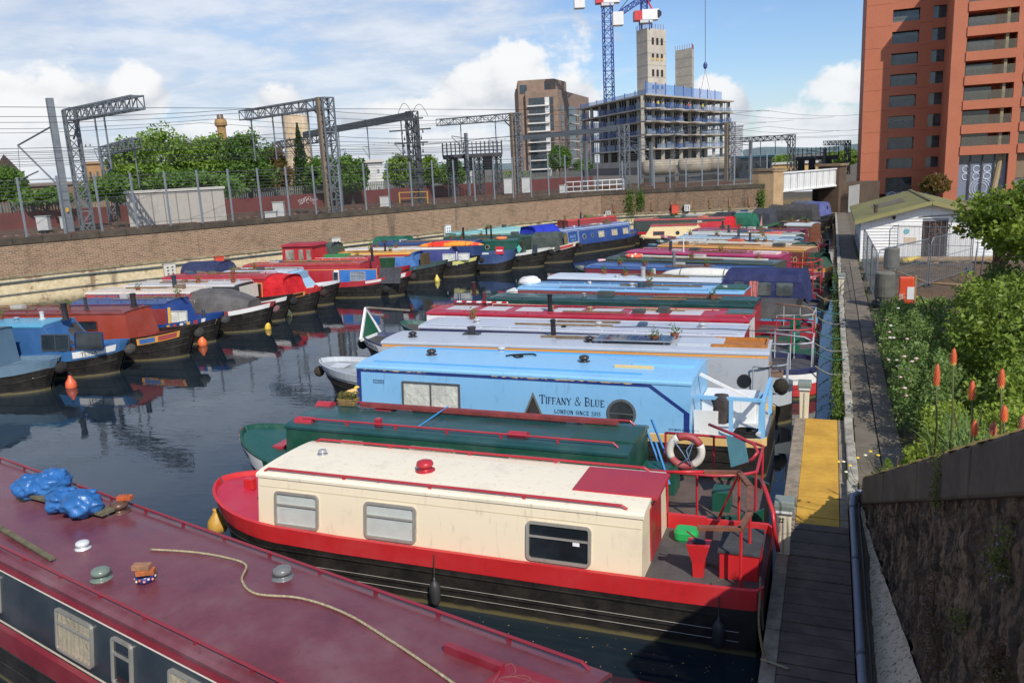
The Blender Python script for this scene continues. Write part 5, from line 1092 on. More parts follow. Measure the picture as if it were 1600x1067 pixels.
    b = Boat('narrowboat with bright magenta roof', (-.35, 40.7), (-12.2, 44.8), B=2.06, g=.8, zr=1.68, xa=1.7, xf=10.2, cab=(150, 30, 80), roof=(176, 30, 86), band=(206, 150, 160), near=1, wearr=.3); b.rails((226, 150, 170), None, None, .1, .05, .02, 8, (-1,)); b.topbox(2, 3.2, -.3, .3, .1, (226, 200, 196), 'roof_box'); b.chimney(b.lx(1100, 388, 1.7), .2, .7, .03, (226, 226, 222), False); b.chimney(b.lx(1085, 385, 1.7), -.2, .5, .08, (50, 54, 60)); b.sternrail((206, 34, 30), .7, 1.4, .024, 3)
    b.hood(10.0, 11.6, .7, (54, 58, 66), .7, .95, name='cratch_cover', tp=.7, f1=.6)
    b = Boat('brown narrowboat with ochre roof, cream lettering and a green stern cover', (.05, 43.5), (-11.2, 47.6), B=2.06, g=.8, zr=1.72, xa=.95, xf=9.4, cab=(116, 60, 50), roof=(218, 158, 66), band=(186, 124, 60), near=1); H = b.zr-b.zb; b.outline(1.02, 4.0, .06, H-.05, (222, 170, 90), .03)
    b.sidetext('KS & CO', b.lx(1252, 394, 1.4), .6, .27, (240, 214, 150), T=.16, t=.11); b.porthole(b.lx(1224, 396, 1.4), .42, .15, (40, 40, 40)); b.hood(.1, .95, .75, (36, 74, 56), .85, .8, name='stern_cover', tp=.6, f0=.5); b.rails((200, 140, 60), None, None, .1, .04, .015, 6)
    b.hood(9.2, 10.6, .75, (44, 60, 72), .72, .95, name='cratch_cover', tp=.8, f1=.4)
    for k, (lab, st, bw, cab_, roof_, ex) in enumerate((
        ('narrowboat with cream roof and dark green cover near its stern, beyond the ochre roof', (-.4, 46.1), (-10.7, 50.3), (60, 84, 76), (222, 218, 200), (40, 74, 62)),
        ('narrowboat with pale blue roof between two cream roofs', (-.4, 48.6), (-11.0, 53.0), (50, 100, 130), (176, 200, 216), None),
        ('narrowboat with cream roof and dark green sides beside the maroon roof', (-.4, 51.1), (-11.0, 55.6), (38, 74, 60), (218, 220, 206), None),
        ('narrowboat with faded maroon roof, last long roof before the far boats', (-.3, 53.8), (-11.3, 58.8), (120, 50, 70), (162, 76, 100), None))):
        b = Boat(lab, st, bw, B=2.06, g=.8, zr=1.68, xa=1.4, xf=8.9, cab=cab_, roof=roof_, band=cab_, near=1); b.rails(tuple(int(q*.9) for q in roof_), None, None, .1, .05, .018, 5); b.chimney(4+k, .1, .5, .07, (60, 60, 64)); b.vent(2.6+k, .1, (160, 160, 160)); b.vent(6.6-k*.4, .1, (160, 160, 160)); b.tiller((150, 60, 50))
        b.topbox(1.3, 2.3, -.4, .4, .06, tuple(int(q*.7) for q in roof_), 'slide_hatch')
        if ex: b.hood(.3, 1.9, .95, ex, .8, .85, name='stern_cover', f0=.3)
        if k == 0: b.topbox(4.4, 5.2, -.1, .4, .14, (200, 90, 50), 'roof_box')
        if k == 2: b.topbox(2.4, 3.4, .1, .5, .12, (226, 96, 50), 'roof_box')
    # small grey-topped cruiser beyond them
    b = Boat('small cruiser with pale grey rounded cabin top at the far end of the row', (-.2, 57.6), (-4.6, 59.5), B=1.9, g=.7, zr=1.75, xa=.7, xf=2.4, cab=(124, 78, 52), roof=(190, 198, 200), band=(90, 90, 90), near=1, bl=1.6, camber=.2, name='cabin_cruiser', cat='boat', strakes=False); b.window(1.1, .62, .5, .42, 'dark', (196, 200, 200)); b.window(1.9, .62, .6, .42, 'dark', (130, 90, 60))
def kay(t, ln, w, h, rgb, mat=None):
    m = MB(); rings = []
    for i in range(17):
        x = -ln/2+ln*i/16; f = max(.02, 1-abs(2*x/ln)**2.2); rings.append([(x, w*f**.8*math.cos(a), .02+h*f**.6*max(0, math.sin(a))*1.0) for a in [math.pi*k/10 for k in range(11)]])
    m.loft(rings); m.build('hull', mat or paint(rgb, .4, .2), t, smooth=True)
    for f in (-.25, .25):
        m = MB(); m.tube([(ln*f, (w+.015)*math.cos(a), .02+(h+.01)*math.sin(a)) for a in [math.pi*k/10 for k in range(11)]], .012, 5); m.build('strap', flat((40, 40, 44)), t)
r7_17()
for k, o in enumerate(list(BOATS)):
    if o.near == 1 and k > 3: o.clutter(k)

# ---------------------------------------------------------------- the row along the wall (bows to the right)
GR = 'narrowboats moored along the brick wall'
def bowf(b, label, rgb=(52, 48, 46), r_=.19, z=None):
    q = W2(b, b.L+.06, -.05, z if z is not None else b.gz(b.L)-.32); m = MB(); m.lathe([(.04, -.22), (r_*.75, -.16), (r_, 0), (r_*.75, .16), (.04, .22)], (0, 0, 0), 12, 'y'); o = m.build('bow_fender', rough_mat(rgb, tuple(int(q*.6) for q in rgb), 16, .95, 30, 1.0, .05), smooth=True); o.location = q; o.rotation_euler = (.5, .4, .3); tag(o, label, 'fender', 'rope fenders on the bows')
def buoy(px, py, rgb, label, r_=.19):
    q = G(px, py, .12); t = thing('mooring_buoy', label, 'buoy', (q.x, q.y, 0), 0, 'mooring buoys floating by the bows'); m = MB(); m.lathe([(.02, -.12), (r_*.7, -.08), (r_, .04), (r_*.85, .2), (r_*.45, .31), (.06, .36), (.05, .42)], (0, 0, 0), 14); m.build('float', paint(rgb, .4, .2), t, smooth=True)
    m = MB(); m.tube([(.06*math.cos(2*math.pi*i/8), 0, .45+.06*math.sin(2*math.pi*i/8)) for i in range(8)], .012, 5, True); m.build('eye', flat((60, 60, 60)), t)
def front(b, rgb, name='front_panel', w=None, split=True, h0=.05, h1=None):
    """doors in the cabin front"""
    x = b.xf+.012; z0, z1 = b.zb+h0, (b.zr-.04 if h1 is None else h1); ww_ = b.wt-.06 if w is None else w
    for sd in ((-1, 1) if split else (0,)):
        m = MB(); a, c = (sd*.012, sd*ww_) if sd else (-ww_, ww_); a, c = min(a, c), max(a, c); m.box(x-.02, x+.012, a, c, z0, z1); m.build('front_door', paint(rgb, .4, .2), b.root)
def left_row():
    # grey blue boat cut by the left edge
    b = Boat('grey blue boat with a white front door, cut by the left edge of the picture', (-35, 17.3), (-23.7, 19.05), B=2.1, g=.82, zr=1.95, xa=1.5, xf=9.0, cab=(92, 120, 140), roof=(70, 96, 112), band=(104, 132, 152), bandh=.3, deck=(120, 146, 164), near=-1, group=GR, rise=.25)
    d = b.window(8.2, .62, .42, .95, 'dark', (226, 228, 226), .03, fw=.07); b.panel(7.75, 8.65, .04, 1.14, (228, 230, 228), 'white_door'); bowf(b, 'black rope fender on the grey blue bow at the left edge'); b.window(5.5, .62, .9, .5, 'dark', (180, 190, 196))
    # blue boat with the white name flash
    b = Boat('blue narrowboat with turquoise roof, large raked front windows and white name flash', (-36, 19.4), (-23.15, 21.45), B=2.1, g=.85, zr=1.82, xa=1.5, xf=10.6, cab=(44, 94, 146), roof=(74, 160, 192), band=(52, 112, 168), bandh=.34, deck=(44, 100, 150), near=-1, slope=.35, nose=.5, group=GR, rise=.32, wearr=.4)
    b.window(b.lx(52, 537, 1.45), .56, 1.15, .58, 'dark', (84, 88, 92), .03, mull=.5); b.window(b.lx(112, 535, 1.45), .60, 1.15, .66, 'dark', (26, 70, 120), .1); b.chimney(b.lx(80, 506, 1.9), .1, .62, .1, (40, 38, 38)); b.chimney(b.lx(57, 502, 1.9), .2, .3, .07, (200, 200, 196)); b.vent(b.lx(12, 505, 1.9), 0, (120, 150, 170))
    xf = b.xf; m = MB(); k = .85/(b.zr-b.zb)
    for sd in (-1, 1):
        m = MB(); y0, y1 = (.05*sd, .78*sd); f = lambda z: xf+.5-.85*(z-b.zb)/(b.zr-b.zb)+.02; za, zc_ = b.zb+.35, b.zr-.1; m.add([(f(za), y0, za), (f(za), y1, za), (f(zc_), y1*.97, zc_), (f(zc_), y0, zc_)], [(0, 1, 2, 3)]); w = m.build('front_window', dark_glass((66, 60, 52)), b.root)
        m = MB()
        for p, q in (((f(za), y0, za), (f(za), y1, za)), ((f(za), y1, za), (f(zc_), y1*.97, zc_)), ((f(zc_), y0, zc_), (f(zc_), y1*.97, zc_)), ((f(za), y0, za), (f(zc_), y0, zc_))): m.bar(p, q, .04, .03)
        m.build('frame', paint((40, 96, 150), .4), w)
    b.flash((238, 236, 230), .45, .93, .04, .27); b.hulltext('TESSA', .56, .15, .155, (30, 30, 32), off=.042); bowf(b, 'grey rope fender on the blue bow with the white name flash', (92, 86, 78))
    m = MB(); m.box(11.2, 11.7, -.75, -.35, b.gz(11.4)-.1, b.gz(11.4)+.06); m.build('deck_box', paint((120, 66, 44), .5, .2), b.root)
    # rust red boat
    b = Boat('rust red narrowboat with closed red front doors and painted bow panel', (-38, 21.8), (-22.45, 24.15), B=2.1, g=.80, zr=1.80, xa=1.5, xf=13.2, cab=(160, 60, 38), roof=(128, 54, 46), band=(42, 36, 32), bandh=.2, near=-1, deck=(120, 44, 34), group=GR, rise=.42, nose=.18, wearr=.3)
    front(b, (180, 60, 32)); b.chimney(b.lx(189, 487, 1.85), .2, .55, .1, (44, 38, 36)); b.chimney(b.lx(80, 505, 1.85)-.6, -.3, .5, .06, (60, 60, 60))
    for px in (42, 88, 146): b.window(b.lx(px, 505, 1.4), .7, .85, .36, 'dark', (120, 60, 44), .03)
    b.rails((130, 48, 40), None, None, .12, .05, .016, 8); b.flash((228, 158, 44), .30, .86, .05, .30); b.flash((60, 110, 170), .34, .56, .08, .27, off=.034); b.flash((170, 70, 66), .60, .83, .08, .27, off=.034, name='bow_panel'); b.vent(b.lx(110, 481, 1.85), 0, (90, 60, 50))
    bowf(b, 'grey rope fender on the bow of the rust red boat', (76, 70, 66)); buoy(316, 535, (238, 110, 30), 'orange buoy beside the bow of the rust red boat', .2); buoy(111, 600, (232, 96, 44), 'orange buoy in front of the blue bow with the white name flash', .19)
    m = MB(); m.box(13.5, 14.3, -.6, -.5, b.gz(13.9)-.06, b.gz(13.9)+.1); m.build('deck_rail', paint((150, 50, 34), .4), b.root)
    # blue cabin with yellow corner
    b = Boat('narrowboat with royal blue front cabin, yellow corner and curtained window', (-38, 24.6), (-23.3, 26.65), B=2.1, g=.82, zr=1.72, s0=7.2, xa=8.1, xf=13.0, cab=(18, 66, 138), roof=(64, 84, 130), band=(24, 70, 140), bandh=.2, near=-1, group=GR, slope=.3, rise=.42, camber=.1)
    b.window(b.lx(274, 489, 1.4), .52, .75, .5, 'curtain', (214, 214, 208), .04, mull=.5); b.panel(b.lx(248, 492, 1.4)-.05, b.lx(248, 492, 1.4)+.07, .02, .9, (232, 178, 48), 'corner_post', .014); b.rails((70, 84, 140), None, None, .15, .1, .016, 8); b.panel(8.2, b.lx(244, 492, 1.4), .05, .85, (140, 52, 52))
    for k in range(6): t0 = .28+k*.10; b.flash(((226, 174, 60), (190, 50, 50), (230, 226, 214))[k % 3], t0, t0+.05, .05, .20, name='painted_diamond')
    bowf(b, 'bundle of grey rope and fender on the bow of the blue cabin boat', (86, 84, 84)); m = MB(); m.lathe([(.07, 0), (.07, .3), (.04, .34)], (b.L-1.0, .05, b.gz(b.L-1)-.05), 10); m.build('bow_post', paint((50, 56, 70), .5), b.root)
    # pink red boat with grey cratch cover
    b = Boat('faded pink red narrowboat with cream roof, grey canvas bow cover and white bow flash', (-38, 27.9), (-22.7, 29.25), B=2.1, g=.82, zr=1.74, s0=5.0, xa=5.9, xf=11.6, cab=(178, 70, 68), roof=(222, 208, 190), band=(168, 52, 58), bandh=.2, near=-1, group=GR, rise=.42)
    b.hood(11.5, 14.3, .92, (92, 88, 86), .98, .88, name='canvas_bow_cover', tp=.62, f0=-.0, f1=1.15); b.flash((240, 238, 232), .38, .97, .0, .2); b.window(b.lx(288, 472, 1.4), .6, .8, .34, 'dark', (196, 180, 170), .03)
    for x in (7, 9): b.window(x, .55, .85, .4, 'dark', (190, 170, 160), .03)
    b.chimney(b.lx(261, 455, 1.8), .1, .62, .1, (50, 58, 70)); b.rails((214, 196, 180), None, None, .15, .04, .016, 6); bowf(b, 'pink and grey rope knot on the stem of the pink red boat', (150, 110, 110), .13); buoy(418, 510, (236, 190, 30), 'small yellow buoy beside the bow of the pink red boat', .16)
    b.topbox(9.8, 10.8, -.4, .4, .05, (196, 180, 160), 'hatch')
    # white roofed boat with black open front
    b = Boat('black narrowboat with white roof and glazed front doors under a white bow', (-38, 30.3), (-23.3, 31.35), B=2.06, g=.82, zr=1.72, s0=5.0, xa=5.9, xf=12.4, cab=(52, 52, 54), roof=(206, 202, 198), band=(46, 42, 40), near=-1, group=GR, rise=.4, slope=.25)
    front(b, (206, 200, 184), h0=.35); b.flash((238, 234, 226), .45, .96, .03, .22); b.rails((190, 186, 184), None, None, .12, .05, .016, 8); bowf(b, 'black fender on the white flashed bow beside the red boat', (48, 46, 46))
    for x in (10.6, 11.4): b.window(x, .5, .5, .5, 'dark', (120, 116, 110), .03)
    # bright red boat with rounded front
    b = Boat('bright red narrowboat with rounded hooded front and gold lining', (-37, 32.55), (-23.1, 33.5), B=2.1, g=.84, zr=1.74, s0=4.2, xa=5.2, xf=11.3, cab=(186, 30, 36), roof=(172, 38, 44), band=(196, 40, 38), bandh=.2, near=-1, group=GR, rise=.42, camber=.16)
    b.hood(11.2, 12.5, 1.0, (206, 14, 24), .98, .86, name='front_hood', tp=.75, f0=0, f1=.3); b.outline(5.4, 11.1, .08, .86, (226, 180, 70), .035); b.panel(5.5, 11.0, .12, .80, (44, 40, 38)); b.flash((222, 140, 60), .28, .8, .03, .24); b.flash((60, 40, 34), .31, .77, .06, .21, off=.034)
    b.rails((186, 30, 40), None, None, .15, .05, .016, 8); bowf(b, 'brown rope fender with red cap on the bow of the bright red boat', (70, 52, 48)); buoy(450, 490, (226, 210, 130), 'pale yellow buoy beside the bow of the bright red boat', .2)
    m = MB(); m.lathe([(.1, 0), (.1, .16), (.03, .2)], (b.L-.35, 0, b.gz(b.L-.35)-.05), 10); m.build('bow_post', paint((190, 30, 34), .4), b.root)
    # pale blue fronted boat
    b = Boat('narrowboat with pale blue glazed front and white bow strip', (-37, 34.9), (-23.5, 35.75), B=2.1, g=.84, zr=1.74, s0=3.8, xa=6.9, xf=11.2, cab=(150, 188, 210), roof=(198, 204, 214), band=(230, 230, 226), bandh=.12, near=-1, group=GR, rise=.4, slope=.3, nose=.5); front(b, (128, 168, 196), h0=.3)
    b.window(10.3, .52, .7, .55, 'dark', (150, 188, 210), .1); b.window(11.0, .5, .35, .55, 'dark', (70, 80, 90), .03); b.rails((200, 206, 214), None, None, .12, .04, .016, 8); b.hood(4.2, 7.0, 1.35, (40, 48, 84), .95, .95, wins=((4.9, .75, .55, .45), (5.7, .75, .6, .45), (6.4, .75, .45, .45)), tp=.8, f0=.2, f1=.4); buoy(513, 459, (234, 196, 40), 'small yellow buoy between the pale blue boat and the long red one', .15)
    for x in (8.5, 9.5): b.vent(x, 0, (150, 150, 150))
    # long red and blue boat
    b = Boat('long red narrowboat with bright blue side panel, charcoal cover and red front', (-35.5, 37.45), (-21.0, 38.9), B=2.1, g=.84, zr=1.76, s0=3.7, xa=4.7, xf=11.9, cab=(178, 34, 44), roof=(172, 44, 44), band=(186, 40, 52), bandh=.26, near=-1, group=GR, rise=.46, camber=.1)
    x0, x1 = b.lx(490, 440, 1.3), b.lx(548, 440, 1.3); b.panel(x0, x1, .12, .80, (28, 112, 190)); b.window(b.lx(525, 438, 1.3), .45, .9, .5, 'flowers', (190, 186, 176), .03, rail=.6); b.window(b.lx(494, 437, 1.3), .45, .32, .5, 'dark', (140, 160, 170), .03); b.outline(max(x0-2.6, 4.8), x1+.05, .08, .84, (230, 150, 70), .035); b.panel(x0-.35, x0-.05, .1, .82, (232, 228, 220))
    xc0, xc1 = x1+.1, b.lx(586, 440, 1.3); m = b.sideMB((xc0+xc1)/2, .47); w = (xc1-xc0)/2; n = 8; m.v = []
    for i in range(n+1): a = -w+2*w*i/n; m.v += [(a, -.42, .03+.02*math.sin(i*2.2)), (a+.12, .42, .02)]
    for i in range(n): m.f.append((2*i, 2*i+2, 2*i+3, 2*i+1))
    m.build('canvas_cover', cloth((70, 70, 76)), b.root); front(b, (186, 30, 46)); b.flash((240, 236, 230), .62, .93, .0, .22); b.flash((236, 220, 214), .18, .5, .02, .16, name='name_board'); b.chimney(b.lx(577, 410, 1.85), 0, .75, .07, (40, 40, 44), False); b.rails((200, 120, 80), None, None, .1, .05, .018, 8)
    b.vent(6, .1, (120, 110, 110)); b.vent(8.4, .1, (120, 110, 110)); bowf(b, 'red capped rope fender on the bow of the long red and blue boat', (66, 56, 54)); a_ = W2(b, b.L-1.1, -1.0, .25); tag(_fb(a_-Vector((0, .1, -.2)), .22, 'tyre_fender', (50, 48, 46)), 'dark round fender hung on the bow of the long red and blue boat', 'fender')
    rope(sag(W2(b, xc0, -.75, 1.7), W2(b, b.L-2.2, -.8, 1.25), .2), .022, 'rope slung across the charcoal cover of the long red boat', (170, 150, 120))
    buoy(610, 447, (222, 204, 130), 'pale yellow buoy at the bow of the long red and blue boat', .17)
    # red boat with wheelhouse
    b = Boat('red narrowboat with a small red wheelhouse', (-34.2, 40.9), (-22.6, 41.7), B=2.06, g=.84, zr=1.7, s0=2.6, xa=4.6, xf=9.3, cab=(178, 24, 40), roof=(196, 40, 52), band=(170, 26, 40), near=-1, group=GR, rise=.4); b.rails((226, 190, 190), None, None, .1, .05, .018, 8); b.vent(7.2, 0, (110, 70, 70)); b.topbox(6.2, 7.6, -.3, .5, .18, (48, 140, 76), 'green_cover')
    z0, z1 = .8, 2.55; xw0, xw1 = b.lx(467, 405, 1.6), b.lx(513, 405, 1.6); m = MB(); m.loft([[(xw0, -.9, z0), (xw1, -.9, z0), (xw1, .9, z0), (xw0, .9, z0)], [(xw0+.05, -.8, z1), (xw1-.15, -.8, z1), (xw1-.15, .8, z1), (xw0+.05, .8, z1)]]); wh = m.build('wheelhouse', paint((186, 20, 34), .35, .2), b.root)
    m = MB(); m.loft([[(xw0-.08, -.92, z1), (xw1, -.92, z1), (xw1, .92, z1), (xw0-.08, .92, z1)], [(xw0+.1, -.7, z1+.14), (xw1-.15, -.7, z1+.14), (xw1-.15, .7, z1+.14), (xw0+.1, .7, z1+.14)]]); m.build('wheelhouse_roof', paint((160, 20, 36), .35, .2), wh)
    L_ = xw1-xw0
    for f0, f1 in ((.12, .42), (.52, .70), (.76, .93)):
        m = MB(); y = lambda z: -.9+.1*(z-z0)/(z1-z0)-.012; xx0, xx1 = xw0+L_*f0, xw0+L_*f1-.06; m.add([(xx0, y(1.75), 1.75), (xx1, y(1.75), 1.75), (xx1-.03, y(2.35), 2.35), (xx0, y(2.35), 2.35)], [(0, 1, 2, 3)]); m.build('wheelhouse_window', dark_glass((120, 116, 104)), wh)
    # yellow roofed boat
    b = Boat('narrowboat with yellow roof, green and red side and a blue tarpaulin over its bow', (-33.5, 43.2), (-21.45, 44.4), B=2.08, g=.84, zr=1.72, s0=1.9, xa=4.2, xf=10.0, cab=(30, 74, 46), roof=(226, 176, 60), band=(70, 92, 90), near=-1, group=GR, rise=.4); H = b.zr-b.zb
    b.panel(4.25, 9.95, H-.12, H-.004, (196, 46, 44), 'cornice', .012); b.outline(5.6, 9.6, .08, H-.16, (220, 180, 170), .03); b.rails((220, 150, 50), None, None, .1, .05, .018, 8); b.hood(9.0, 10.4, .95, (70, 116, 176), 1.0, .82, name='blue_tarpaulin', tp=.7, f0=.05, f1=.35); b.hood(2.2, 5.2, 1.55, (64, 78, 72), .95, .9, wins=((2.9, 1.0, .7, .45), (3.9, 1.0, .8, .45), (4.7, 1.0, .4, .45)), tp=.8, f0=.25, f1=.5)
    b.chimney(8.0, .1, .5, .06); bowf(b, 'black rope fender on the bow beside the blue tarpaulin', (46, 44, 44), .2); m = MB(); m.box(10.5, 10.75, -.5, .5, .85, 1.65); m.build('front_stack', rough_mat((60, 50, 36), (110, 90, 50), 8), b.root)
    # violet blue boat with windows and orange kayak
    b = Boat('violet blue narrowboat with white framed front windows and pale yellow bow plate', (-32.6, 45.7), (-20.3, 46.75), B=2.08, g=.84, zr=1.74, s0=2.2, xa=3.1, xf=10.9, cab=(66, 72, 132), roof=(220, 216, 204), band=(46, 42, 40), near=-1, group=GR, rise=.4, slope=.35, nose=.15)
    b.window(b.lx(679, 405, 1.4), .5, .85, .5, 'curtain', (214, 214, 220), .03); b.window(b.lx(708, 403, 1.4), .55, .75, .45, 'curtain', (196, 196, 216), .05); b.flash((222, 216, 120), .45, .95, .04, .27); b.panel(b.lx(694, 404, 1.4)-.03, b.lx(694, 404, 1.4)+.03, .02, .86, (220, 220, 226), 'coach_line'); bowf(b, 'dark fender on the bow with the pale yellow plate', (48, 46, 46), .16)
    p = W2(b, b.lx(675, 392, 1.9), -.1, b.rz(-.1)+.0); t = thing('orange_kayak', 'orange and yellow kayak on the roof of the violet blue boat', 'kayak', p, b.root.rotation_euler.z); kay(t, 4.4, .36, .32, (236, 86, 40), grad((240, 60, 40), (244, 150, 50)))
    buoy(712, 420, (240, 150, 90), 'pale orange buoy between the violet and the navy boat', .2); buoy(683, 437, (224, 200, 70), 'dull yellow buoy in front of the bow beside the blue tarpaulin', .17)
    # navy boat with the red sign
    b = Boat('navy blue boat with blunt bow and a red square sign', (-31.2, 47.9), (-18.6, 48.75), B=2.1, g=1.15, zr=1.9, s0=1.9, xa=2.8, xf=10.0, cab=(44, 66, 116), roof=(48, 76, 128), band=(62, 84, 128), bandh=.6, near=-1, group=GR, rise=.25, bl=1.3, deck=(70, 92, 130)); b.porthole(b.lx(730, 397, 1.6), .6, .15, (200, 180, 140)); b.rails((50, 76, 130), None, None, .1, .05, .018, 8)
    x = b.lx(773, 397, 1.3); m = MB(lambda a, c, d: (x+a, -(b.hw(x)+.03+d), 1.42+c)); m.box(-.27, .27, -.24, .24, 0, .02); sg = m.build('red_sign', flat((206, 50, 66)), b.root); m = MB(lambda a, c, d: (x+a, -(b.hw(x)+.03+d), 1.42+c)); m.box(-.2, .2, -.06, .03, .02, .028); m.build('sign_lettering', flat((240, 226, 226)), sg)
    m = MB(lambda a, c, d: (x-.95+a, -(b.hw(x)+.03+d), 1.22+c)); m.box(-.22, .22, -.06, .06, 0, .02); m.build('number_plate', flat((220, 224, 230)), b.root); bowf(b, 'two black fenders on the blunt navy bow', (36, 36, 36), .2, .75)
    # green boat
    b = Boat('green narrowboat with open front doors and white bow trim', (-30.2, 50.2), (-17.1, 50.95), B=2.08, g=.84, zr=1.74, xa=3.2, xf=11.2, cab=(20, 84, 66), roof=(34, 84, 70), band=(226, 226, 218), bandh=.14, near=-1, group=GR, rise=.4, slope=.15, camber=.12); m = MB(); m.box(11.2, 11.24, -.45, .1, 1.0, 1.7); m.build('doorway', flat((70, 44, 30)), b.root); b.window(b.lx(829, 385, 1.5), .55, .35, .5, 'dark', (70, 90, 84), .04)
    m = b.sideMB(b.lx(788, 391, 1.5), .55); m.add([(0, -.28, .01), (.2, 0, .01), (0, .28, .01), (-.2, 0, .01)], [(0, 1, 2, 3)]); m.build('diamond_panel', flat((90, 190, 176)), b.root); b.hood(.4, 3.3, 1.25, (20, 96, 74), .92, .95, wins=((1.0, .7, .5, .4), (1.9, .7, .5, .4), (2.7, .7, .4, .4)), tp=.8, f0=.2, f1=.4)
    b.chimney(7, .1, .8, .07); b.chimney(9, .1, .9, .06); t = thing('life_ring', 'orange life ring flat on the roof of the green boat', 'life ring', W2(b, b.lx(770, 378, 1.85), -.2, b.rz(.2)+.04)); m = MB(); m.tube([(.33*math.cos(2*math.pi*i/18), .33*math.sin(2*math.pi*i/18), 0) for i in range(18)], .08, 8, True); m.build('ring', paint((236, 120, 60), .5, .1), t, smooth=True)
    bowf(b, 'black fender on the bow of the green boat', (44, 42, 42), .2); buoy(846, 409, (240, 190, 20), 'bright yellow buoy beside the bow of the green boat', .18)
    # green tarpaulin boat
    b = Boat('black hulled narrowboat with dark green canvas bow cover and red and white bow plate', (-28.6, 53.0), (-15.9, 53.6), B=2.08, g=.86, zr=1.78, s0=2.0, xa=3, xf=9.6, cab=(54, 66, 58), roof=(44, 80, 64), band=(222, 208, 180), bandh=.1, near=-1, group=GR, rise=.5); b.hood(9.5, 11.6, 1.15, (70, 78, 72), .98, .86, name='canvas_bow_cover', tp=.85, f1=.2); b.flash((232, 222, 200), .2, .95, .02, .28); b.flash((200, 60, 60), .55, .9, .05, .24, off=.036); bowf(b, 'brown rope fender on the red and white bow plate boat', (66, 54, 50), .18)
    b.rails((44, 80, 64), None, None, .1, .05, .018, 6); b.chimney(6, 0, .6, .06)
    m = MB(); m.box(11.7, 11.85, -.15, .15, .9, 1.9); m.build('mast_post', rough_mat((140, 120, 70), (100, 86, 50)), b.root)
    # turquoise roofed boat by the wall
    b = Boat('boat with turquoise roof lying close under the brick wall', (-27.4, 55.6), (-23.0, 63.0), B=2.0, g=.84, zr=1.75, xa=1.0, xf=7.2, cab=(150, 196, 190), roof=(130, 196, 196), band=(60, 140, 120), near=-1, group=GR, bl=1.5); b.rails((120, 190, 190), None, None, .1, .05, .018, 5); b.window(2.5, .5, .7, .4, 'dark', (226, 226, 222)); b.window(4.5, .5, .7, .4, 'dark', (226, 226, 222))
    # the big blue boat turned along the wall
    b = Boat('royal blue narrowboat with bright blue stern hood, round windows and pale lining', (-20.3, 54.6), (-14.5, 65.0), B=2.1, g=.85, zr=1.78, xa=2.9, xf=10.3, cab=(30, 66, 128), roof=(150, 168, 200), band=(36, 70, 136), bandh=.18, near=-1, group=GR, bl=2.0, rise=.3); H = b.zr-b.zb
    b.hood(-.0, 2.95, 1.45, (24, 46, 176), 1.0, .86, wins=((1.5, .75, .5, .5), (2.2, .75, .45, .5)), tp=.8, f0=.55, f1=.35)
    for x, w in ((7.0, .62), (8.45, .62), (9.7, .6)): b.window(x, .52, w, .46, 'cloth', (200, 196, 190), .03)
    b.porthole(5.2, .5, .19, (190, 196, 206)); b.porthole(6.05, .5, .16, (150, 160, 190)); b.outline(2.95, 3.45, .08, H-.08, (190, 204, 226), .02); b.outline(3.52, 4.55, .08, H-.08, (190, 204, 226), .02); b.outline(4.62, 10.2, .08, H-.08, (190, 204, 226), .02); b.sidetext('BLUE', 4.05, .6, .2, (150, 200, 224)); b.sidetext('LONDON', 4.05, .34, .11, (150, 200, 224))
    b.vent(5, 0, (200, 200, 200)); b.chimney(4, .1, .6, .07); b.chimney(5.6, .1, .55, .06); b.rails((60, 90, 150), None, None, .1, .05, .018, 6); b.topbox(8.2, 8.9, -.2, .2, .18, (110, 84, 60), 'roof_planter')
    b = Boat('boat with faded red roof between the royal blue boat and the wall', (-21.3, 64.4), (-16.9, 71.0), B=1.95, g=.8, zr=1.9, xa=1, xf=6.4, cab=(150, 50, 50), roof=(198, 60, 60), band=(60, 50, 48), near=-1, group=GR, bl=1.4); b.chimney(3, 0, .5, .06)
    b.topbox(3.4, 4.2, -.2, .2, .2, (90, 110, 60), 'roof_planter'); b.vent(5, 0, (180, 170, 160))
    # ---- far boats before the bridge
    FG = 'far boats moored before the bridge'
    b = Boat('cream yellow cruiser with two round windows beyond the royal blue boat', (-13.6, 62.4), (-7.9, 62.9), B=2.1, g=.8, zr=1.6, xa=.3, xf=4.9, cab=(236, 212, 152), roof=(176, 66, 60), band=(236, 212, 152), bandh=.1, near=-1, group=FG, bl=1.5, slope=.6, aslope=.6, name='cabin_cruiser', cat='boat'); b.porthole(2.9, .42, .15, (90, 80, 60)); b.porthole(4.0, .42, .15, (90, 80, 60)); b.window(1.5, .42, .85, .3, 'dark', (190, 90, 84), .02)
    b = Boat('bright red fronted narrowboat behind the cream yellow cruiser', (-15.8, 66.0), (-6.4, 66.4), B=2.05, g=.9, zr=1.8, xa=1, xf=8.2, cab=(60, 70, 60), roof=(180, 80, 76), band=(196, 24, 34), near=-1, group=FG, bl=1.3); b.panel(5.6, 8.1, .05, .82, (206, 24, 36)); b.hood(7.9, 9.0, 1.0, (210, 20, 30), .95, .88, name='front_hood', f1=.2); b.window(5.2, .5, .5, .45, 'dark', (220, 210, 190)); b.topbox(3, 5, -.4, .4, .12, (46, 80, 64), 'roof_cover'); b.topbox(6, 6.8, -.2, .2, .1, (210, 120, 70), 'roof_box')
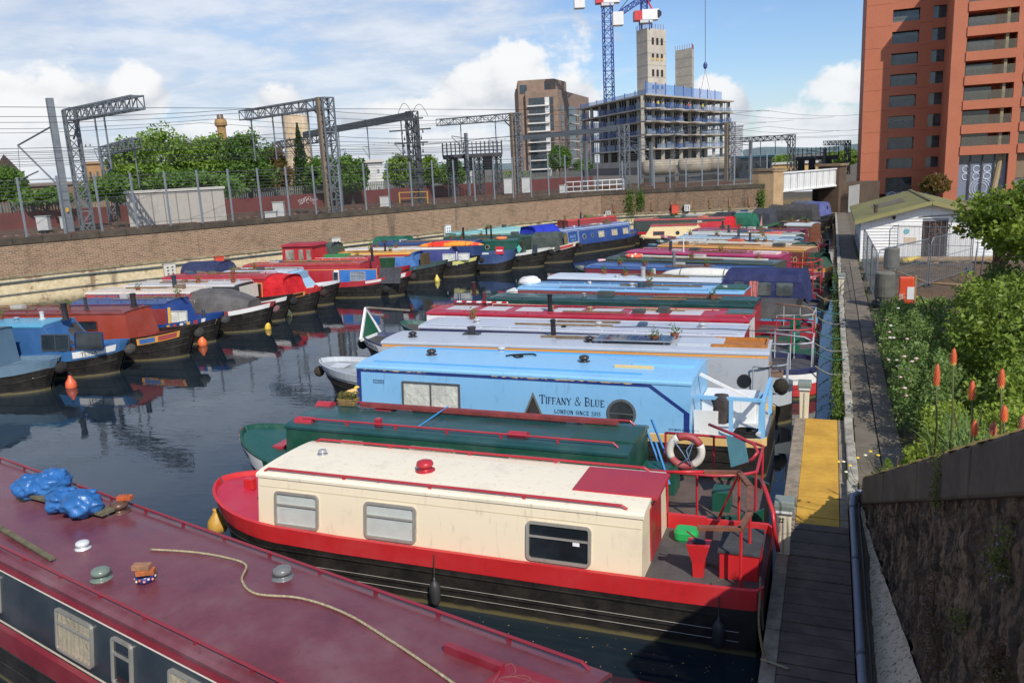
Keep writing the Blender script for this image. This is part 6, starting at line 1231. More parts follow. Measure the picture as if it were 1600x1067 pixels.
    b = Boat('narrowboat with a green bow and green tarpaulin, right of the red front', (-13.0, 69.2), (-3.6, 67.3), B=2.05, g=.85, zr=1.8, xa=1, xf=5.8, cab=(60, 86, 66), roof=(70, 80, 72), band=(70, 110, 80), near=-1, group=FG, bl=2.2, rise=.5); b.hood(4.4, 6.0, 1.25, (44, 46, 46), .98, .85, name='black_tarpaulin', f1=.1); b.hood(6.05, 7.8, 1.15, (26, 104, 78), .95, .88, name='green_tarpaulin', f1=.25); b.topbox(2, 3.4, -.4, .4, .12, (190, 190, 184), 'roof_box')
    m = MB(); xx = 8.1; m.add([(xx, -.35, 1.0), (xx, .35, 1.0), (xx+.05, 0, 1.9)], [(0, 1, 2)]); m.build('cratch_board', paint((220, 150, 140), .5), b.root)
    b = Boat('dark navy narrowboat with clear plastic bow cover and raised red bow plate', (-9.6, 71.5), (-1.6, 69.2), B=2.05, g=.85, zr=1.85, xa=.8, xf=4.2, cab=(44, 44, 76), roof=(186, 190, 196), band=(56, 56, 84), near=-1, group=FG, bl=2.4, rise=.7); b.hood(4.0, 5.6, 1.35, (64, 66, 72), .95, .85, name='plastic_cover', f1=.2); b.flash((220, 200, 196), .35, .8, .02, .2); b.flash((196, 60, 56), .5, .7, .04, .18, off=.036); b.rails((200, 204, 210), None, None, .1, .05, .018, 4)
    b = Boat('boat wrapped in a charcoal tarpaulin in front of the bridge', (-6.6, 74.4), (.0, 72.4), B=2.05, g=.85, zr=1.8, xa=.8, xf=3.2, cab=(58, 58, 58), roof=(150, 150, 150), band=(50, 50, 50), near=-1, group=FG, bl=1.3); b.hood(2.0, 5.9, 1.5, (66, 63, 61), 1.0, .8, name='charcoal_tarpaulin', tp=.9, f0=.1, f1=.3, sag=.1)
    b = Boat('boat with grey and blue tarpaulins moored under the bridge', (-3.2, 79.6), (.25, 76.6), B=1.7, g=.85, zr=1.7, xa=.5, xf=2.4, cab=(80, 96, 120), roof=(96, 104, 116), band=(60, 64, 72), near=-1, group=FG, bl=1.0); b.hood(.3, 2.2, 1.4, (88, 94, 108), .84, .85, name='grey_tarpaulin', f0=.1); b.hood(2.2, 3.8, 1.35, (84, 90, 140), .8, .85, name='blue_tarpaulin', f1=.2)
def grad(a, b):
    m, nt, bs = _nt('two_tone'); n1 = noise(nt, coords(nt), 1.4, 2); nt.links.new(mixc(nt, ramp(nt, n1, .42, .58), lin(a), lin(b)), bs.inputs['Base Color']); bs.inputs['Roughness'].default_value = .4; return m
left_row()

for k, o in enumerate(BOATS):
    if o.near == -1: o.clutter(k+50)
# ================================================================ railway
UD = (WP[2]-WP[1]).normalized(); UN = Vector((-UD.y, UD.x))          # along the tracks / away from the canal
def off(s, n, z=ZR):                                                 # s metres along the wall from its near corner, n metres behind it
    p = WP[1]+UD*s+UN*n; return Vector((p.x, p.y, z))
steel = paint((120, 126, 130), .45, .25, .3); steel_d = paint((84, 88, 90), .5, .25, .3); conc = rough_mat((150, 136, 118), (118, 106, 90), 2)
# ballast and rails
m = MB()
for n0, n1 in ((3.0, 12), (14, 23.5)):
    a, b, c, d = off(-60, n0), off(78, n0), off(78, n1), off(-60, n1); m.add([(*p.xy, ZR+.25) for p in (a, b, c, d)]+[(*p.xy, ZR) for p in (off(-60, n0-.6), off(78, n0-.6), off(78, n1+.6), off(-60, n1+.6))], [(0, 1, 2, 3), (0, 4, 5, 1), (2, 6, 7, 3)])
struct(m.build('ballast', gravel))
for n_ in (4.5, 9.3, 15.5, 20.3):
    t = thing('railway_track', ('nearest railway track behind the brick wall', 'second railway track from the brick wall', 'third railway track from the brick wall', 'farthest railway track, before the red parapet')[(4.5, 9.3, 15.5, 20.3).index(n_)], 'track', off(0, n_), 0, 'railway tracks')
    for g in (-.72, .72):
        m = MB(); m.bar(off(-60, n_+g, ZR+.40), off(78, n_+g, ZR+.40), .07, .15); m.build('rail', paint((116, 84, 66), .4, .2, .5), t, world=True)
    sl = MB()
    for k in range(0, 138*10//7): s_ = -60+k*.7; sl.bar(off(s_, n_-1.25, ZR+.27), off(s_, n_+1.25, ZR+.27), .24, .12)
    sl.build('sleepers', conc, t, world=True)['kind'] = 'stuff'
# ---- security fence on the wall
fence = thing('security_fence', 'tall grey post and mesh fence standing on the brick wall', 'fence', off(0, .45, 3.6))
gal = paint((150, 158, 164), .4, .2, .4); net = veil_mesh((70, 72, 70), .20)
def fence_run(p, q, n, h, z0=3.4, extra=True):
    d = (q-p)/n
    for k in range(n+1):
        a = p+d*k; m = MB(); m.box(a.x-.045, a.x+.045, a.y-.045, a.y+.045, z0, z0+h); m.build('post', gal, fence, world=True)
    for k in range(n):
        a, b = p+d*k, p+d*(k+1); m = MB(); m.quad((*a, z0+.5), (*b, z0+.5), (*b, z0+2.55), (*a, z0+2.55)); m.build('mesh_panel', net, fence, world=True)
    for z in (.9, 2.55, 2.75, 2.95, 3.15, 3.35, 3.55, 3.75):
        m = MB(); m.bar((*p, z0+z), (*q, z0+z), .022 if z > 2.6 or z < 1 else .03); m.build('strand', steel_d, fence, world=True)
nn = Vector((-UD.y, UD.x))*.3
fence_run(WP[1]-UD*17.4+nn, WP[2]+nn, 33, 3.9)
d2 = (WP[3]-WP[2]).normalized(); n2_ = Vector((-d2.y, d2.x))*.35
fence_run(WP[2]+n2_+d2*2, WP[3]+n2_, 9, 3.2)
# ---- masts, booms and gantries
def lattice(m, a, b, w, h, n, t, upv=(0, 0, 1), t2=None):
    """box truss from a to b"""
    a, b = Vector(a), Vector(b); d = (b-a).normalized(); u = Vector(upv); r = d.cross(u).normalized(); u = r.cross(d); t2 = t2 or t*.7
    C = [(sx*w/2, sy*h/2) for sx, sy in ((-1, -1), (1, -1), (1, 1), (-1, 1))]
    for x, y in C: m.bar(a+r*x+u*y, b+r*x+u*y, t)
    L = b-a
    for k in range(n):
        p0, p1 = a+L*k/n, a+L*(k+1)/n
        for i in range(4):
            (x0, y0), (x1, y1) = C[i], C[(i+1) % 4]
            if k % 2: (x0, y0), (x1, y1) = (x1, y1), (x0, y0)
            m.bar(p0+r*x0+u*y0, p1+r*x1+u*y1, t2)
            m.bar(p0+r*C[i][0]+u*C[i][1], p0+r*C[(i+1) % 4][0]+u*C[(i+1) % 4][1], t2)
    for i in range(4): m.bar(b+r*C[i][0]+u*C[i][1], b+r*C[(i+1) % 4][0]+u*C[(i+1) % 4][1], t2)
def mast(t, base, top, w, lat=True, mat=None):
    m = MB()
    if lat: lattice(m, base, top, w, w*.9, max(6, int((Vector(top)-Vector(base)).length/.8)), .11, (UD.x, UD.y, 0), .06)
    else: m.bar(base, top, w, w*.8, (UD.x, UD.y, 0))
    return m.build('mast', mat or steel, t, world=True)
def drop(t, p, ln, arm=1.4, sgn=1):
    m = MB(); m.tube([p, p-Vector((0, 0, ln))], .06, 6); q = p-Vector((0, 0, ln*.62)); e = q+Vector((UN.x, UN.y, 0))*arm*sgn
    m.tube([q, e+Vector((0, 0, .15))], .035, 5); m.tube([p-Vector((0, 0, ln*.95)), e], .03, 5); dr = m.build('drop_tube', steel, t, world=True)
    m = MB(); m.lathe([(.05, 0), (.09, .05), (.05, .1), (.09, .15), (.05, .2), (.09, .25), (.05, .3)], (q.x+UN.x*.4*sgn, q.y+UN.y*.4*sgn, q.z-.1), 8); m.build('insulator', flat((96, 70, 60)), dr, world=True)
def portal(label, base, top_z, boom_end, w=.75, boomh=.9, lat=True, drops=(.35, .6, .85), boomlat=True, second=False, mat=None, post=False):
    base = Vector(base); t = thing('overhead_line_portal', label, 'portal', base, 0, 'overhead line portals over the railway')
    top = Vector((base.x, base.y, top_z)); mast(t, base, top, w, lat, mat); e = Vector(boom_end); a = Vector((base.x, base.y, top_z-boomh/2)); m = MB()
    if boomlat: lattice(m, a, e, .7, boomh, max(6, int((e-a).length/1.0)), .10, (0, 0, 1), .055)
    else: m.bar(a, e, .35, boomh)
    m.build('boom', mat or steel, t, world=True)
    d = (e-a); m = MB(); m.bar(a+Vector((0, 0, -1.6)), a+d.normalized()*1.6+Vector((0, 0, -boomh/2)), .1); m.build('brace', steel, t, world=True)
    for f in drops: drop(t, a+d*f-Vector((0, 0, boomh/2)), 3.4, sgn=-1 if f > .6 else 1)
    if post: m = MB(); q = base+Vector((UN.x, UN.y, 0))*-.1+Vector((-.42, -.2, 0)); m.bar(q, Vector((q.x, q.y, top_z+.05)), .42, .42, (UD.x, UD.y, 0)); m.build('concrete_post', rough_mat((142, 126, 106), (116, 102, 86), 2), t, world=True)
    if second:
        m = MB(); b2 = base-Vector((UD.x, UD.y, 0))*1.0+Vector((-.4, .2, 0)); m.bar(b2, b2+Vector((0, 0, top_z+.8-base.z)), .55, .42, (UD.x, UD.y, 0)); m.build('steel_column', steel, t, world=True)
        m = MB(); h0 = Vector((b2.x, b2.y, top_z-1.3)); e2 = h0+Vector((-.85*5.4, .53*5.4-2.2, -.8)); m.tube([h0+Vector((0, 0, .3)), e2], .06, 6); m.tube([e2, h0+Vector((0, 0, -4.2))], .06, 6); m.tube([e2+Vector((-.3, 0, -2.4)), e2+Vector((1.6, 0, -1.9))], .05, 6); m.tube([e2, e2+Vector((-.3, 0, -2.4))], .02, 5); m.build('cantilever_arm', steel, t, world=True)
        m = MB(); p = b2+Vector((.26, -.26, 1.9)); m.lathe([(.16, 0), (.16, .02)], p, 12, 'y'); m.build('warning_disc', flat((240, 180, 30)), t, world=True)
    return t
def onray(px, dist, z=ZR):
    p = P(px, 300, dist); return Vector((p.x, p.y, z))
portal('double grey lattice portal mast at the far left with a warning disc', onray(128, 66), P(100, 172, 66).z, P(216, 160, 55), .8, .75, second=True, drops=(.38, .52))
portal('small lattice portal half hidden behind the far left mast', onray(172, 88), P(162, 230, 88).z, P(214, 223, 80), .8, .8, drops=(.9,))
portal('concrete and lattice portal with long boom above the trees', onray(521, 63), P(515, 153, 63).z, P(380, 181, 74), .95, .72, drops=(.2, .5, .62, .9), post=True)
portal('long boom portal with switchgear mast in the middle of the railway', onray(652, 81), P(655, 174, 81).z, P(475, 211, 110), .9, .7, boomlat=False, drops=(.08, .35, .62), mat=steel_d)
portal('slim lattice portal left of the brown brick flats', onray(811, 89), P(808, 177, 89).z, P(685, 192, 97), .9, .7, drops=(.25, .7), post=True)
portal('portal with dark straight boom in front of the building site', onray(977, 92), P(977, 196, 92).z, P(815, 216, 105), .8, .55, boomlat=False, drops=(.3, .6), mat=steel)
portal('far lattice portal in front of the scaffolded floors', onray(1140, 105), P(1140, 192, 105).z, P(1035, 205, 118), .9, .7, drops=(.4, .8), post=True)
portal('dark single mast portal left of the white bridge', onray(1235, 112), P(1235, 211, 112).z, P(1160, 219, 125), .7, .6, drops=(.3, .6), mat=steel_d)
portal('dark portal behind the white bridge beside the red flats', onray(1322, 128), P(1322, 220, 128).z, P(1290, 224, 138), .6, .6, drops=(.5,), mat=steel_d)
portal('dim lattice portal far behind the switchgear mast', onray(440, 112), P(440, 222, 112).z, P(520, 214, 100), .8, .8, drops=(.5,), mat=steel_d)
# single masts
for k, (px, d_, py, lab) in enumerate(((733, 98, 208, 'plain grey mast right of the signal gantry legs'), (1000, 104, 215, 'plain grey mast in front of the building site podium'), (917, 96, 222, 'plain grey mast left of the building site podium'), (1172, 108, 220, 'plain grey mast left of the dark single mast portal'), (1287, 118, 232, 'plain dark mast rising behind the white bridge girder'), (1018, 99, 222, 'plain mast under the middle of the building site'))):
    b = onray(px, d_); t = thing('railway_mast', lab, 'mast', b, 0, 'plain masts by the railway'); m = MB(); top = P(px-2, py, d_); m.bar(b, (b.x, b.y, top.z), .34, .3, (UD.x, UD.y, 0)); m.build('column', steel if k not in (4,) else steel_d, t, world=True)
    m = MB(); m.tube([(b.x, b.y, top.z-.6), (b.x-2.2, b.y+.8, top.z-.2)], .05, 5); m.tube([(b.x, b.y, top.z-2.2), (b.x-2.2, b.y+.8, top.z-.3)], .05, 5); m.build('bracket_arm', steel, t, world=True)
# switchgear on the middle mast
t = thing('switchgear', 'cluster of insulators and switch arms on the middle mast', 'switchgear', onray(655, 80.6)); b = onray(655, 80.6)
for z in (5.5, 6.8, 8.0, 9.2, 10.4, 11.4):
    m = MB(); w = random.uniform(1.3, 2.3); m.bar((b.x-w, b.y-1.0, z), (b.x+w, b.y-1.0, z), .13); arm = m.build('cross_arm', steel_d, t, world=True)
    for s_ in (-1, -.4, .4, 1):
        m = MB(); m.lathe([(.08, 0), (.18, .08), (.08, .16), (.18, .24), (.08, .32), (.18, .4), (.08, .48), (.04, .9)], (b.x+w*s_, b.y-1.0, z+.05), 8); m.build('insulator', flat((64, 62, 62)), arm, world=True)
for s_ in (-.5, .5):
    m = MB(); m.bar((b.x+s_, b.y-.6, ZR), (b.x+s_, b.y-.6, 11.6), .22); m.build('upright', steel_d, t, world=True)
for a, c in (((-1.6, 1.2), 11.8), ((1.8, -.4), 11.6)):
    m = MB(); m.tube([(b.x+a[0]*(1-i/8)+a[1]*.1, b.y-.5, c+1.1*math.sin(math.pi*i/8)) for i in range(9)], .025, 5); m.build('jumper_loop', steel_d, t, world=True)
m = MB()
for x0 in (-1.5, 1.5): m.box(b.x+x0-.04, b.x+x0+.04, b.y-1.3, b.y-1.22, ZR, ZR+1.5)
m.bar((b.x-1.5, b.y-1.26, ZR+1.45), (b.x+1.5, b.y-1.26, ZR+1.45), .07); m.bar((b.x-1.5, b.y-1.26, ZR+.9), (b.x+1.5, b.y-1.26, ZR+.9), .05); m.build('yellow_guard_rail', paint((214, 168, 40), .5), t, world=True)
def gantry(label, p0, p1, z, h=1.3, legs=(0, 1), n=14):
    p0, p1 = Vector((p0.x, p0.y, 0)), Vector((p1.x, p1.y, 0)); t = thing('signal_gantry', label, 'gantry', (p0.x, p0.y, ZR), 0, 'signal gantries'); blk = paint((56, 56, 58), .6, .2); d = p1-p0; sd = Vector((-d.y, d.x, 0)).normalized()*.8
    m = MB(); m.bar(p0+Vector((0, 0, z)), p1+Vector((0, 0, z)), 1.7, .5); m.build('deck', blk, t, world=True)
    for s_ in (-1, 1):
        m = MB()
        for z2 in (.6, 1.0, h): m.bar(p0+sd*s_+Vector((0, 0, z+z2)), p1+sd*s_+Vector((0, 0, z+z2)), .06)
        m.build('hand_rail', blk, t, world=True)
        for k in range(n+1):
            q = p0+d*k/n+sd*s_; m = MB(); m.bar(q+Vector((0, 0, z)), q+Vector((0, 0, z+h+.25)), .08); m.build('railing_post', blk, t, world=True)
    for f in legs:
        q = p0+d*f; m = MB(); lattice(m, (q.x, q.y, ZR), (q.x, q.y, z-.2), .8, .8, 8, .12, (UD.x, UD.y, 0), .07); m.build('leg', steel_d, t, world=True)
    for f in (.18, .42, .75):
        q = p0+d*f-sd*1.2; m = MB(); m.box(q.x-.45, q.x+.45, q.y-.2, q.y+.2, z-1.7, z-.1); m.build('signal_head', flat((26, 26, 28)), t, world=True)
gantry('dark signal gantry with railings between the slim portal and the trees', P(692, 240, 100), P(784, 236, 100), P(740, 244, 100).z, 1.4, (.14, .6, .9))
gantry('dark signal gantry behind the white bridge', P(1240, 246, 122), P(1310, 244, 122), P(1275, 247, 122).z, 1.2, (.1, .75), 10)
# ---- wires
wm = flat((58, 60, 64), .5)
k = 0
WN = {4.5: 'nearest', 9.3: 'second', 15.5: 'third', 20.3: 'farthest'}
for n_ in (4.5, 9.3, 15.5, 20.3):
    for z, nm, r_ in ((5.2, 'contact', .016), (6.5, 'catenary', .016), (8.4, 'feeder', .016)):
        m = MB(); pts = []; s_ = -70
        while s_ < 84:
            for f in range(5): pts.append(off(s_+f*6, n_+(.8 if z > 8 else 0), ZR+z+(-.7*math.sin(math.pi*f/5) if z > 6 else 0)))
            s_ += 30
        m.tube(pts, r_, 4); tag(m.build('overhead_wire', wm), '%s wire above the %s railway track' % (nm, WN[n_]), 'wire', 'overhead railway wires'); k += 1
for i, (z, n_) in enumerate(((11.6, 6.6), (7.4, 26), (9.6, 26))):
    m = MB(); m.tube([off(-70+j*11, n_, z) for j in range(15)], .018, 4); tag(m.build('overhead_wire', wm), ('high earth wire running past the mast tops', 'lower wire strung beyond the farthest track', 'upper wire strung beyond the farthest track')[i], 'wire', 'overhead railway wires')
# ---- lineside: parapet, palisade, cabin, boxes
rp = thing('red_parapet', 'low dark red wall with white graffiti beyond the railway', 'wall', off(0, 34)); m = MB(); m.bar(off(-50, 34, 3.95), off(80, 34, 3.95), .4, 1.5)
m.build('wall_face', rough_mat((116, 56, 52), (94, 50, 46), .6), rp, world=True)
for s_, w in ((-2.5, 3.0), (18, 2.0), (34, 2.4)):
    for k in range(9):
        c = off(s_+k*w/9, 33.77, 3.9+random.uniform(-.1, .2)); m = MB(); pts = [c+Vector((UD.x, UD.y, 0))*(.22*math.cos(a*1.7+k))+Vector((0, 0, .30*math.sin(a))) for a in [j*.9 for j in range(6)]]; m.tube(pts, .03, 4); m.build('graffiti_stroke', flat((206, 190, 188)), rp, world=True)
pf = thing('palisade_fence', 'grey palisade fence behind the red parapet', 'fence', off(0, 36)); pal = paint((112, 114, 106), .6, .3)
for z in (.7, 2.0): m = MB(); m.bar(off(-50, 36, ZR+z), off(80, 36, ZR+z), .06); m.build('rail', pal, pf, world=True)
m = MB()
for k in range(520): q = off(-50+k*.25, 35.94); m.bar(q, q+Vector((0, 0, 2.4)), .12, .03, (UN.x, UN.y, 0))
m.build('pales', pal, pf, world=True)['kind'] = 'stuff'
a, b = P(200, 330, 66), P(353, 330, 66); a.z = b.z = ZR; t = thing('lineside_cabin', 'flat roofed grey cabin beside the railway', 'cabin', a); d = (b-a); n = Vector((-d.y, d.x, 0)).normalized()*3; zt = P(270, 299, 66).z
m = MB(); m.prism([a.xy, b.xy, (b+n).xy, (a+n).xy], ZR, zt); m.build('wall', paint((178, 170, 158), .6, .25), t, world=True); m = MB(); e = d.normalized()*.12; f = n.normalized()*.12; m.prism([(a-e-f).xy, (b+e-f).xy, (b+n+e+f).xy, (a+n-e+f).xy], zt, zt+.16); m.build('roof', paint((196, 190, 178), .6), t, world=True)
for k in range(1, 8): q = a+d*k/8-n.normalized()*.01; m = MB(); m.box(q.x-.03, q.x+.03, q.y-.03, q.y+.02, ZR, zt); m.build('panel_joint', paint((150, 144, 134), .6), t, world=True)
for k, (px, d_, h, lab) in enumerate(((97, 70, 1.3, 'white trackside box beside the far left mast'), (60, 68, 1.5, 'white trackside box left of the far left mast'), (433, 64, 1.6, 'white trackside box left of the concrete portal mast'), (420, 62, 1.0, 'low grey trackside box by the fence'), (600, 74, 1.3, 'white trackside box in front of the red parapet'), (794, 82, 2.2, 'grey trackside cabinet left of the slim portal'), (822, 82, 2.2, 'grey trackside cabinet right of the slim portal'), (880, 86, 1.2, 'pale trackside box below the brown flats'))):
    b = onray(px, d_); t = thing('trackside_box', lab, 'box', b, .4, 'boxes beside the railway'); m = MB(); m.box(-.4, .4, -.25, .25, h*.35, h); m.build('cabinet', paint((196, 196, 190), .5, .2), t, bevel=.02); m = MB(); m.box(-.05, .05, -.05, .05, 0, h*.35); m.build('leg', steel_d, t); m = MB(); m.box(-.44, .44, -.29, .29, h, h+.05); m.build('lid', paint((170, 170, 166), .5), t)
t = thing('access_steps', 'white guard railing of the access steps below the building site', 'railing', onray(905, 88)); a, b = onray(872, 86), onray(975, 88)
for z in (.5, 1.0, 1.5): m = MB(); m.tube([a+Vector((0, 0, .0)), a.lerp(b, .12)+Vector((0, 0, z)), b+Vector((0, 0, z))], .05, 6); m.build('rail', paint((220, 220, 214), .4), t, world=True)
for k in range(1, 9): q = a.lerp(b, .12+k*.11); m = MB(); m.tube([q, q+Vector((0, 0, 1.5))], .04, 5); m.build('post', paint((220, 220, 214), .4), t, world=True)
# boxes and pipes on the canal wall
def onwall(px, py, z): return G(px, py, z)
for px, py, z, w, h, rgb, nm, lab in ((341, 411, 1.2, .55, .8, (216, 70, 34), 'lifebuoy_box', 'orange lifebuoy box on the wall left of the navy hood'), (263, 422, 1.25, .7, .8, (206, 200, 184), 'meter_box', 'cream electricity box on the wall above the faded pink red boat'), (522, 383, 1.3, .65, 1.0, (206, 202, 190), 'meter_box', 'cream electricity box on the wall right of the red wheelhouse'), (696, 361, 1.6, .5, .85, (226, 226, 222), 'meter_box', 'white electricity box on the wall above the green hood'), (1054, 327, 1.2, .6, .75, (214, 70, 36), 'lifebuoy_box', 'orange lifebuoy box on the far wall above the cream yellow cruiser'), (950, 336, 1.3, .5, .7, (190, 188, 178), 'meter_box', 'grey box on the wall behind the royal blue boat'), (1073, 325, 1.3, .5, .55, (214, 214, 206), 'meter_box', 'small white box on the far wall beside the orange lifebuoy box')):
    # slide along the ray until it meets the wall
    best = None
    for i in range(1, 4):
        p, q = WP[i-1], WP[i]; r_ = ray(px, py); den = r_[0]*(q-p).y-r_[1]*(q-p).x
        s_ = (p.x*(q-p).y-p.y*(q-p).x)/den; u_ = (Vector((r_[0], r_[1]))*s_-p).dot(q-p)/(q-p).length_squared
        if s_ > 0 and 0 <= u_ <= 1: best = (Vector((r_[0]*s_, r_[1]*s_)), math.atan2((q-p).y, (q-p).x), HC+r_[2]*s_)
    if not best: continue
    p, a, zz = best; t = thing(nm, lab, 'box', (p.x, p.y, zz-h/2), a, 'boxes fixed to the canal wall'); m = MB(); m.box(-w/2, w/2, -.42, -.12, 0, h); m.build('body', paint(rgb, .45, .15), t, bevel=.02); m = MB(); m.box(-w/2-.02, w/2+.02, -.44, -.1, h, h+.05); m.build('lid', paint(tuple(int(q*.8) for q in rgb), .45), t)
    if nm == 'meter_box':
        for k in range(3):
            for j in (-1, 1): m = MB(); m.box(j*w*.2-.05, j*w*.2+.05, -.44, -.41, h*(.2+.25*k), h*(.2+.25*k)+.08); m.build('socket', flat((60, 60, 62)), t)
    m = MB(); m.tube([(0, -.2, 0), (.02, -.16, -.5), (.3, -.14, -1.0)], .02, 5); m.build('conduit', flat((70, 70, 66)), t)
# ================================================================ buildings
def flatpoly(p): return (p.x, p.y)
cnc = rough_mat((196, 188, 172), (168, 160, 146), .35, .9, 6, .1)
def building_site():
    C0, CL, CR = P(1010, 200, 200), P(908, 200, 238), P(1128, 200, 246); CR2 = P(1143, 200, 246)
    bk = Vector((CL.x+(CR.x-C0.x)*.8, CL.y+(CR.y-C0.y)*.8, 0))
    t = thing('building_site', 'unfinished concrete building with open floors and blue edge guards', 'building', (C0.x, C0.y, ZR))
    zs = [P(1010, y, 200).z for y in (255, 233.5, 211, 190, 169.5, 148)]
    base = [C0, CR2, bk, CL]
    def inset(f):
        c = (C0+CR+bk+CL)/4; return [(p.x+(c.x-p.x)*f, p.y+(c.y-p.y)*f) for p in base]
    m = MB(); m.prism(inset(.0), ZR, zs[0]-.9); m.build('podium', paint((120, 112, 104), .7, .3), t, world=True)
    m = MB(); m.prism(inset(-.012), zs[0]-1.0, zs[0]+.5); m.build('podium_band', cnc, t, world=True)
    for i, z in enumerate(zs[1:]):
        m = MB(); m.prism(inset(-.02 if i < 4 else -.03), z-.18, z+.18); m.build('floor_slab', cnc, t, world=True)
    blue = paint((44, 84, 156), .5, .3); blue2 = paint((110, 140, 180), .5, .3)
    for i in range(5):
        z0, z1 = zs[i]+.18, zs[i+1]-.18
        for (a, b, n) in ((CL, C0, 7), (C0, CR2, 10)):
            d = (b-a)/n; nrm = Vector((d.y, -d.x, 0)).normalized()
            for k in range(n+(1 if b is CR2 else 0)):
                q = a+d*k-nrm*.9; w = .38 if i < 5 else .25; m = MB(); m.box(q.x-w, q.x+w, q.y-w, q.y+w, z0, z1); m.build('column', cnc, t, world=True)
            if i >= 1:
                for k in range(n):
                    if random.random() < .12: continue
                    q0, q1 = a+d*(k+.06)+nrm*.1, a+d*(k+.94)+nrm*.1; h = random.uniform(1.0, 1.5); m = MB(); m.add([(q0.x, q0.y, z0), (q1.x, q1.y, z0), (q1.x, q1.y, z0+h), (q0.x, q0.y, z0+h)], [(0, 1, 2, 3)]); m.build('edge_guard', veil_mesh((60, 92, 146) if random.random() < .6 else (130, 146, 170), .62), t, world=True)
                    for f in (.25, .5, .75):
                        q = a+d*(k+f)-nrm*.5; m = MB(); m.box(q.x-.07, q.x+.07, q.y-.07, q.y+.07, z0, z1); m.build('prop', steel, t, world=True)
        m = MB(); m.prism(inset(.32), z0, z1); m.build('inner_core', paint((92, 86, 80), .8, .3), t, world=True)  # shade of the open floors put into this dark colour
    z = zs[-1]+.18
    for (a, b, n) in ((CL, C0, 7), (C0, CR, 9)):
        d = (b-a)/n
        for k in range(n):
            q0, q1 = a+d*k, a+d*(k+.96); h = .9 if b is C0 else 2.6; m = MB(); m.add([(q0.x, q0.y, z), (q1.x, q1.y, z), (q1.x, q1.y, z+h), (q0.x, q0.y, z+h)], [(0, 1, 2, 3)]); m.build('roof_guard', veil_mesh((90, 140, 200), .62), t, world=True)
            m = MB(); m.box(q0.x-.1, q0.x+.1, q0.y-.1, q0.y+.1, z, z+h+.3); m.build('guard_post', blue, t, world=True)
    for (a, b, n) in ((C0, CR2, 5), ):
        d = (b-a)/n; nrm = Vector((d.y, -d.x, 0)).normalized()
        for i in range(1, 5):
            for k in range(n):
                q0, q1 = a+d*(k+.15), a+d*(k+.6); m = MB(); m.prism([flatpoly(q0), flatpoly(q1), flatpoly(q1+nrm*2), flatpoly(q0+nrm*2)], zs[i]-.15, zs[i]+.15); m.build('balcony_slab', cnc, t, world=True)
    # concrete cores above
    for (px0, px1, pxm, ytop, d_, lab, win) in ((995, 1041, 1012, 44, 222, 'tall pale concrete lift core with rows of dark openings', True), (1055, 1084, 1081, 75, 235, 'shorter plain concrete lift core to the right of the tall one', False)):
        a, b, c = P(px0, 100, d_+4), P(pxm, 100, d_), P(px1, 100, d_+6); zt = P(pxm, ytop, d_).z; e = a+c-b; ct = thing('concrete_core', lab, 'tower', (b.x, b.y, zs[-1])); m = MB(); m.prism([flatpoly(q) for q in (a, b, c, e)], zs[-1]-4, zt); m.build('shaft', rough_mat((206, 196, 178), (182, 172, 156), .3, .9, 3, .1), ct, world=True)
        for j in range(1, 6): z = zs[-1]+(zt-zs[-1])*j/6; m = MB(); m.prism([flatpoly(q+(q-(a+c)/2)*.006) for q in (a, b, c, e)], z-.08, z+.08); m.build('pour_joint', paint((160, 152, 140), .9), ct, world=True)
        for j in range(7):
            q = a.lerp(b, j/7); m = MB(); m.bar((q.x, q.y, zt), (q.x, q.y, zt+1.2), .1); m.build('starter_bar', flat((150, 90, 80)), ct, world=True); q = b.lerp(c, j/7); m = MB(); m.bar((q.x, q.y, zt), (q.x, q.y, zt+1.2), .1); m.build('starter_bar', flat((150, 90, 80)), ct, world=True)
        if win:
            nrm = Vector(((c-b).y, -(c-b).x, 0)).normalized()*.06
            for r_ in range(5):
                for k in range(3):
                    f0 = .22+.24*k; q0, q1 = b.lerp(c, f0)+nrm, b.lerp(c, f0+.12)+nrm; z = zt-2.2-r_*3.9; m = MB(); m.quad((q0.x, q0.y, z-1.7), (q1.x, q1.y, z-1.7), (q1.x, q1.y, z), (q0.x, q0.y, z)); m.build('opening', flat((52, 46, 42)), ct, world=True)
                    if r_ in (1, 3): m = MB(); e0 = nrm*.5; m.quad((q0.x+e0.x, q0.y+e0.y, z-1.7), (q1.x+e0.x, q1.y+e0.y, z-1.7), (q1.x+e0.x, q1.y+e0.y, z-1.0), (q0.x+e0.x, q0.y+e0.y, z-1.0)); m.build('opening_guard', flat((206, 170, 90)), ct, world=True)
    # workers
    for k, (px, py, f) in enumerate(((1084, 166, .45), (1101, 168, .62), (1034, 158, .12))):
        q = C0.lerp(CR2, f); nrm = Vector(((CR2-C0).y, -(CR2-C0).x, 0)).normalized(); person(Vector((q.x, q.y, zs[4]+.18))+nrm*.0, (230, 220, 60) if k else (220, 60, 50), (50, 54, 70), 'worker in %s vest on the open top floor, %s' % ('yellow' if k else 'red', ('near the corner', 'left of two', 'right of two')[k]), hat=(240, 240, 236), group='workers on the building site')
PERS = {}
